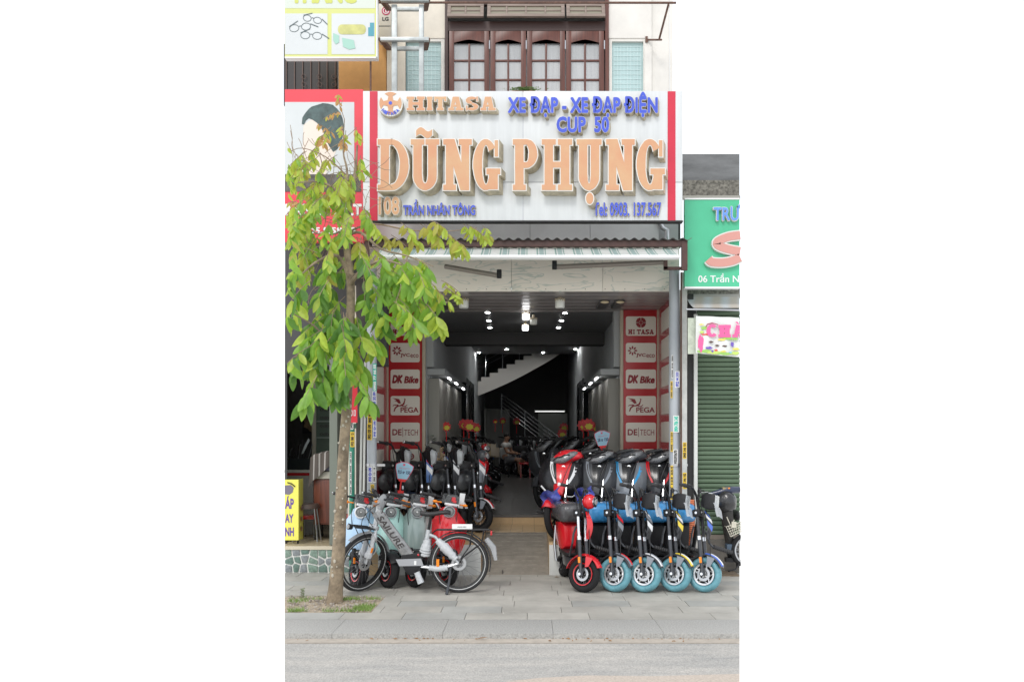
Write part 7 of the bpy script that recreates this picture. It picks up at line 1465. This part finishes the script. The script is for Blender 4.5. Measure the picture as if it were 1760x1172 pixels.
# price cards on sticks
cardb = mat('card_blue', (.36, .62, .78), .5); cardp = mat('card_pink', (.75, .12, .20), .5); cardr = mat('stick_red', (.75, .03, .03), .4)
def fan(px, py, d, w, h_, s, lbl, sy, rot):
    t = empty('price_card', W(px, py, d), 0, lbl, 'price card'); ol = lambda k: [(-w * .34 * k, -h_ * .5 * k), (-w * .5 * k, h_ * .12 * k), (-w * .5 * k, h_ * .36 * k), (-w * .2 * k, h_ * .5 * k), (w * .15 * k, h_ * .49 * k), (w * .5 * k, h_ * .3 * k), (w * .46 * k, h_ * .08 * k), (w * .2 * k, -h_ * .5 * k)]
    T = Matrix.Rotation(R(rot), 4, 'Y'); mb = MB(T); mb.prism(ol(1), 0, .004); build(mb, 'card_edge', cardp, t, smooth=0); mb = MB(T); mb.prism(ol(.93), -.002, -.0003); cdd = build(mb, 'card', cardb, t, smooth=0)
    mb = MB(T); sub = MB(); text_into(sub, s, -w * .34, w * .34, -h_ * .2, h_ * .02, -.005, th=.002, off=.03); mb.add(sub.v, sub.f); build(mb, 'lettering', mat('card_ink', (.05, .05, .15), .5), cdd, smooth=0)
    mb = MB(T); sub = MB(); text_into(sub, 'GIÁ CHỈ TỪ', -w * .3, w * .3, h_ * .1, h_ * .2, -.005, th=.002); mb.add(sub.v, sub.f); mb.box(-w * .1, w * .02, -.0045, -.003, h_ * .28, h_ * .4); build(mb, 'small_lettering', cardp, cdd, smooth=0)
    mb = MB(T); mb.prism([(-w * .3, -h_ * .47), (w * .18, -h_ * .47), (w * .1, -h_ * .62), (-w * .22, -h_ * .62)], -.004, .006); mb.tube([(-.03, 0, -h_ * .55), (-.05 + .02, 0, -sy - .02)], .011, 6); mb.box(-.06, .02, -.01, .01, -sy - .05, -sy); build(mb, 'stick', cardr, t)
fan(695, 809, 11.0, .245, .24, '9,5 tr 150', 'blue fan shaped price card on a red stick in front of the left mopeds', .27, 6); fan(1036, 753, 12.0, .235, .23, '28 tr 150', 'blue fan shaped price card on a red stick above the right motorcycles', .25, -6)
starr = mat('star_red', (.55, .015, .02), .45); stary = mat('star_yellow', (.70, .60, .05), .5)
def star(px, py, d, r, lbl, grp='red and yellow sale stars inside the shop'):
    t = empty('sale_star', W(px, py, d), 0, lbl, 'sale tag', grp); mb = MB(); mb.prism([((r if k % 2 else r * .78) * cos(k * PI / 9), (r if k % 2 else r * .78) * sin(k * PI / 9)) for k in range(18)], 0, .004); build(mb, 'star_card', starr, t, smooth=0)
    mb = MB(); mb.prism([(r * .1 + (r * .62 if k % 2 else r * .46) * cos(k * PI / 7), -r * .22 + (r * .5 if k % 2 else r * .38) * sin(k * PI / 7)) for k in range(14)], -.002, -.0003); build(mb, 'star_burst', stary, t, smooth=0)
    mb = MB(); text_into(mb, 'SALE', -r * .55, r * .55, r * .25, r * .6, -.004, th=.002, off=.02); mb.tube([(0, .002, -r), (0, .002, -r - .22)], .008, 5); build(mb, 'stick', cardr, t, smooth=0)
for px, py, d, r, l in ((767, 733, 13.2, .085, 'red sale star furthest left inside the shop'), (797, 729, 14.4, .10, 'left one of the tight cluster of sale stars at the left wall'), (806, 731, 14.3, .12, 'largest of the cluster of sale stars at the left wall'), (818, 735, 15, .10, 'dim right one of the cluster of sale stars at the left wall'), (864, 723, 22, .10, 'small sale star under the stairs, left'), (888, 724, 22, .11, 'small sale star under the stairs, right'), (851, 724, 23, .07, 'tiny sale star at the left below the stairs'), (969, 734, 18, .11, 'upper sale star left of the right cluster'), (966, 745, 17, .11, 'lower sale star left of the right cluster'), (1003, 731, 14.3, .12, 'left one of the cluster of sale stars at the right wall'), (1011, 730, 14.0, .12, 'largest sale star at the right wall'), (1024, 735, 15, .09, 'right one of the cluster of sale stars at the right wall')): star(px, py, d, r, l)

# plush toys and parcels
pb = mat('plush_beige', (.45, .33, .22), .95, bump=(60, 1)); pw = mat('plush_white', (.55, .50, .44), .95, bump=(60, 1)); 
for px, py, d, m, s_, l in ((745, 776, 12.7, pw, 1, 'white plush toy among mopeds, topmost of three'), (757, 778, 12.7, pb, .85, 'beige plush toy right of the white one'), (750, 786, 12.55, pb, .7, 'small beige plush toy in front of the two others')):
    t = empty('plush_toy', W(px, py, d), 0, l, 'plush toy'); t.scale = (s_, s_, s_); mb = MB(); mb.ell((0, 0, -.06), (.07, .06, .08), 12, 8); build(mb, 'body', m, t, smooth=80); mb = MB(); mb.ell((0, 0, .05), (.055, .05, .05), 12, 8); hd = build(mb, 'head', m, t, smooth=80)
    for a in (-1, 1): mb = MB(); mb.ell((.042 * a, 0, .095), (.02, .012, .02), 8, 5); build(mb, 'ear', m, hd, smooth=80); mb = MB(); mb.ell((.02 * a, -.047, .06), (.006, .004, .006), 6, 4); build(mb, 'eye', black, hd); mb = MB(); mb.ell((.07 * a, -.03, -.04), (.025, .04, .025), 8, 5); build(mb, 'arm', m, t, smooth=80); mb = MB(); mb.ell((.04 * a, -.06, -.12), (.03, .05, .03), 8, 5); build(mb, 'leg', m, t, smooth=80)
t = empty('toy_shelf', W(747, 794, 12.6), 0, 'low shelf with a red front edge carrying the plush toys', 'shelf'); mb = MB(); mb.box(-.15, .2, -.1, .15, -.02, 0); build(mb, 'board', white_pl, t, bevel=.004); mb = MB(); mb.box(-.15, .2, -.112, -.101, -.03, .005); build(mb, 'edge_strip', red_gl, t)
for a in (-.13, .18): mb = MB(); mb.box(a - .01, a + .01, -.02, .0, -(t.location.z - ZF), -.021); build(mb, 'leg', steel, t)
for px, py, d, s_, l in ((840, 772, 15, .12, 'pale cardboard box on the moped rack left of the seated man'), (849, 777, 15.2, .09, 'smaller pale box right beside the cardboard one')):
    t = empty('cardboard_box', W(px, py, d), .2, l, 'box'); mb = MB(); mb.box(-s_, s_, -s_, s_, -s_, s_); build(mb, 'carton', mat('pale_carton', (.42, .36, .28), .8), t, bevel=.004); mb = MB(); mb.box(-.02, .02, -s_ - .002, -s_ - .0005, -s_, s_); build(mb, 'tape', mat('tape_brown', (.3, .2, .1), .4), t)
# potted plants along the left wall inside
rnd.seed(31)
for px, d, l in ((740, 12.6, 'dark leafy plant just inside the left pillar'), (760, 13.9, 'second dark leafy plant behind the plush toys')):
    t = empty('potted_plant', (X(px, d), d, ZF), 0, l, 'plant'); mb = MB(); mb.lathe([(0, 0), (.1, 0), (.13, .2), (0, .2)], n=16); build(mb, 'pot', darkgrey, t); mb = MB(); mb.tube([(0, 0, .2), (.02, 0, .7), (0, .02, 1.1)], .01, 6); build(mb, 'stem', mat('stem_green', (.06, .12, .03), .7), t)
    for k in range(46): a = rnd.uniform(0, 6.3); z = rnd.uniform(.6, 1.22); L_ = rnd.uniform(.08, .16); mb = MB(Matrix.Translation((0, 0, z)) @ Matrix.Rotation(a, 4, 'Z') @ Matrix.Rotation(R(rnd.uniform(-40, 30)), 4, 'Y')); mb.add([(.02, 0, 0), (.02 + L_ * .5, .03, .01), (.02 + L_, 0, 0), (.02 + L_ * .5, -.03, .01)], [(0, 1, 2, 3)]); build(mb, 'leaf', mat('deep_leaf', (.03, .09, .025), .5), t)

# seated man
def skin(name, m, pts, edges, radii, par, sub=2):
    me = bpy.data.meshes.new(name); me.from_pydata([tuple(p) for p in pts], edges, []); o = bpy.data.objects.new(name, me); C.objects.link(o); o.parent = par; me.materials.append(m)
    o.modifiers.new('skin', 'SKIN')
    if not me.skin_vertices: 
        bm = bmesh.new(); bm.from_mesh(me); bm.verts.layers.skin.verify(); bm.to_mesh(me); bm.free()
    for i, r in enumerate(radii): me.skin_vertices[0].data[i].radius = (r, r) if not isinstance(r, tuple) else r
    me.skin_vertices[0].data[0].use_root = True
    s_ = o.modifiers.new('sub', 'SUBSURF'); s_.levels = s_.render_levels = sub; dg = bpy.context.evaluated_depsgraph_get(); nm_ = bpy.data.meshes.new_from_object(o.evaluated_get(dg)); o.modifiers.clear(); o.data = nm_; nm_.materials.clear(); nm_.materials.append(m)
    nm_.polygons.foreach_set('use_smooth', [True] * len(nm_.polygons)); return o
pn = empty('person', (X(868, 24), 24, ZF), R(-18), 'man in white short sleeved shirt and grey shorts sitting with one leg stretched out', 'person')
skm = mat('skin', (.36, .20, .13), .6); shm = mat('shirt_white', (.62, .62, .60), .8); stm = mat('shorts_grey', (.16, .16, .17), .85); hair = mat('hair_black', (.02, .018, .016), .6)
# x to the right (where he looks), y away, z up; pelvis first
P_ = [(0, 0, .50), (-.02, 0, .68), (.0, 0, .88), (.03, 0, .98), (.04, 0, 1.05), (.06, 0, 1.13), (.05, 0, 1.22),
      (.05, -.19, .94), (.14, -.22, .72), (.36, -.14, .70), (.05, .19, .94), (.14, .22, .72), (.36, .12, .70),
      (.10, -.10, .50), (.46, -.12, .52), (.50, -.12, .10), (.62, -.12, .04), (.10, .10, .50), (.50, .12, .50), (.86, .14, .22), (.98, .14, .24)]
E_ = [(0, 1), (1, 2), (2, 3), (3, 4), (4, 5), (5, 6), (3, 7), (7, 8), (8, 9), (3, 10), (10, 11), (11, 12), (0, 13), (13, 14), (14, 15), (15, 16), (0, 17), (17, 18), (18, 19), (19, 20)]
rr = [.13, .13, .15, .08, .05, .085, .075, .06, .045, .03, .06, .045, .03, .09, .065, .04, .03, .09, .065, .04, .03]
skin('body', skm, P_, E_, rr, pn)
sh_ = skin('shirt', shm, [P_[0], P_[1], P_[2], P_[3], P_[7], (.09, -.205, .83), P_[10], (.09, .205, .83)], [(0, 1), (1, 2), (2, 3), (3, 4), (4, 5), (3, 6), (6, 7)], [.15, .155, .17, .10, .08, .07, .08, .07], pn)
skin('shorts', stm, [P_[0], P_[13], (.40, -.12, .515), P_[17], (.42, .12, .505)], [(0, 1), (1, 2), (0, 3), (3, 4)], [.15, .11, .085, .11, .085], pn)
mb = MB(); mb.ell((.035, 0, 1.235), (.085, .085, .065), 14, 8); build(mb, 'hair', hair, pn, smooth=80); mb = MB(); mb.ell((.145, 0, 1.15), (.018, .013, .02), 8, 6); build(mb, 'nose', skm, pn, smooth=80)
for s_ in (-1, 1): mb = MB(); mb.ell((.05, .085 * s_, 1.15), (.018, .01, .028), 8, 6); build(mb, 'ear', skm, pn, smooth=80); mb = MB(); mb.ell((.135, .03 * s_, 1.175), (.008, .01, .006), 6, 4); build(mb, 'eye', hair, pn)
for yy, zz in ((-.14, .70), (.12, .70)):
    for k in range(5):
        mb = MB(); y0 = yy - .028 + .014 * k; l_ = (.05, .07, .08, .072, .055)[k]; mb.tube([(.37, y0, zz), (.37 + l_ * .6, y0, zz - .005), (.37 + l_, y0, zz - .03)], .008, 6); build(mb, 'finger', skm, pn, smooth=80)
for a in (P_[16], P_[20]): mb = MB(); mb.ell((a[0] + .04, a[1], a[2] - .01), (.07, .04, .028), 10, 6); build(mb, 'sandal', black, pn)
t = empty('plastic_stool', (X(867, 24), 24, ZF), 0, 'low dark stool under the seated man', 'stool'); mb = MB(); mb.box(-.16, .16, -.16, .16, .33, .37); build(mb, 'seat', black, t, bevel=.01)
for a, b in ((-.13, -.13), (.13, -.13), (-.13, .13), (.13, .13)): mb = MB(); mb.box(a - .02, a + .02, b - .02, b + .02, 0, .33); build(mb, 'leg', black, t)
t = empty('red_plastic_stool', (X(903, 23.5), 23.5, ZF), 0, 'dim red plastic stool right of the seated man', 'stool'); mb = MB(); mb.box(-.17, .17, -.15, .15, .38, .45); build(mb, 'seat', red_gl, t, bevel=.02)
for a, b in ((-.13, -.12), (.13, -.12), (-.13, .12), (.13, .12)): mb = MB(); mb.box(a - .02, a + .02, b - .02, b + .02, 0, .38); build(mb, 'leg', red_gl, t)
# small debris on the pavement
for px, py, l in ((957, 992, 'single dry brown leaf on the pavement left of the red moped'),): t = tag(MB(Matrix.Translation((X(px, DG(py)), DG(py), .004))).add([(-.035, 0, 0), (0, -.012, .006), (.035, 0, .002), (0, .014, .008)], [(0, 1, 2, 3)]).build('dry_leaf', mat('dry_leaf', (.3, .17, .08))), l, 'leaf')
t = tag(MB(Matrix.Translation((X(828, KD - .04), KD - .05, -.04))).add([(-.06, 0, 0), (0, -.012, .012), (.06, .0, .02), (0, .014, .016)], [(0, 1, 2, 3)]).build('dry_leaf', mat('dry_leaf', (.3, .17, .08))), 'curled brown dry leaf lying in the gutter by the kerb', 'leaf')
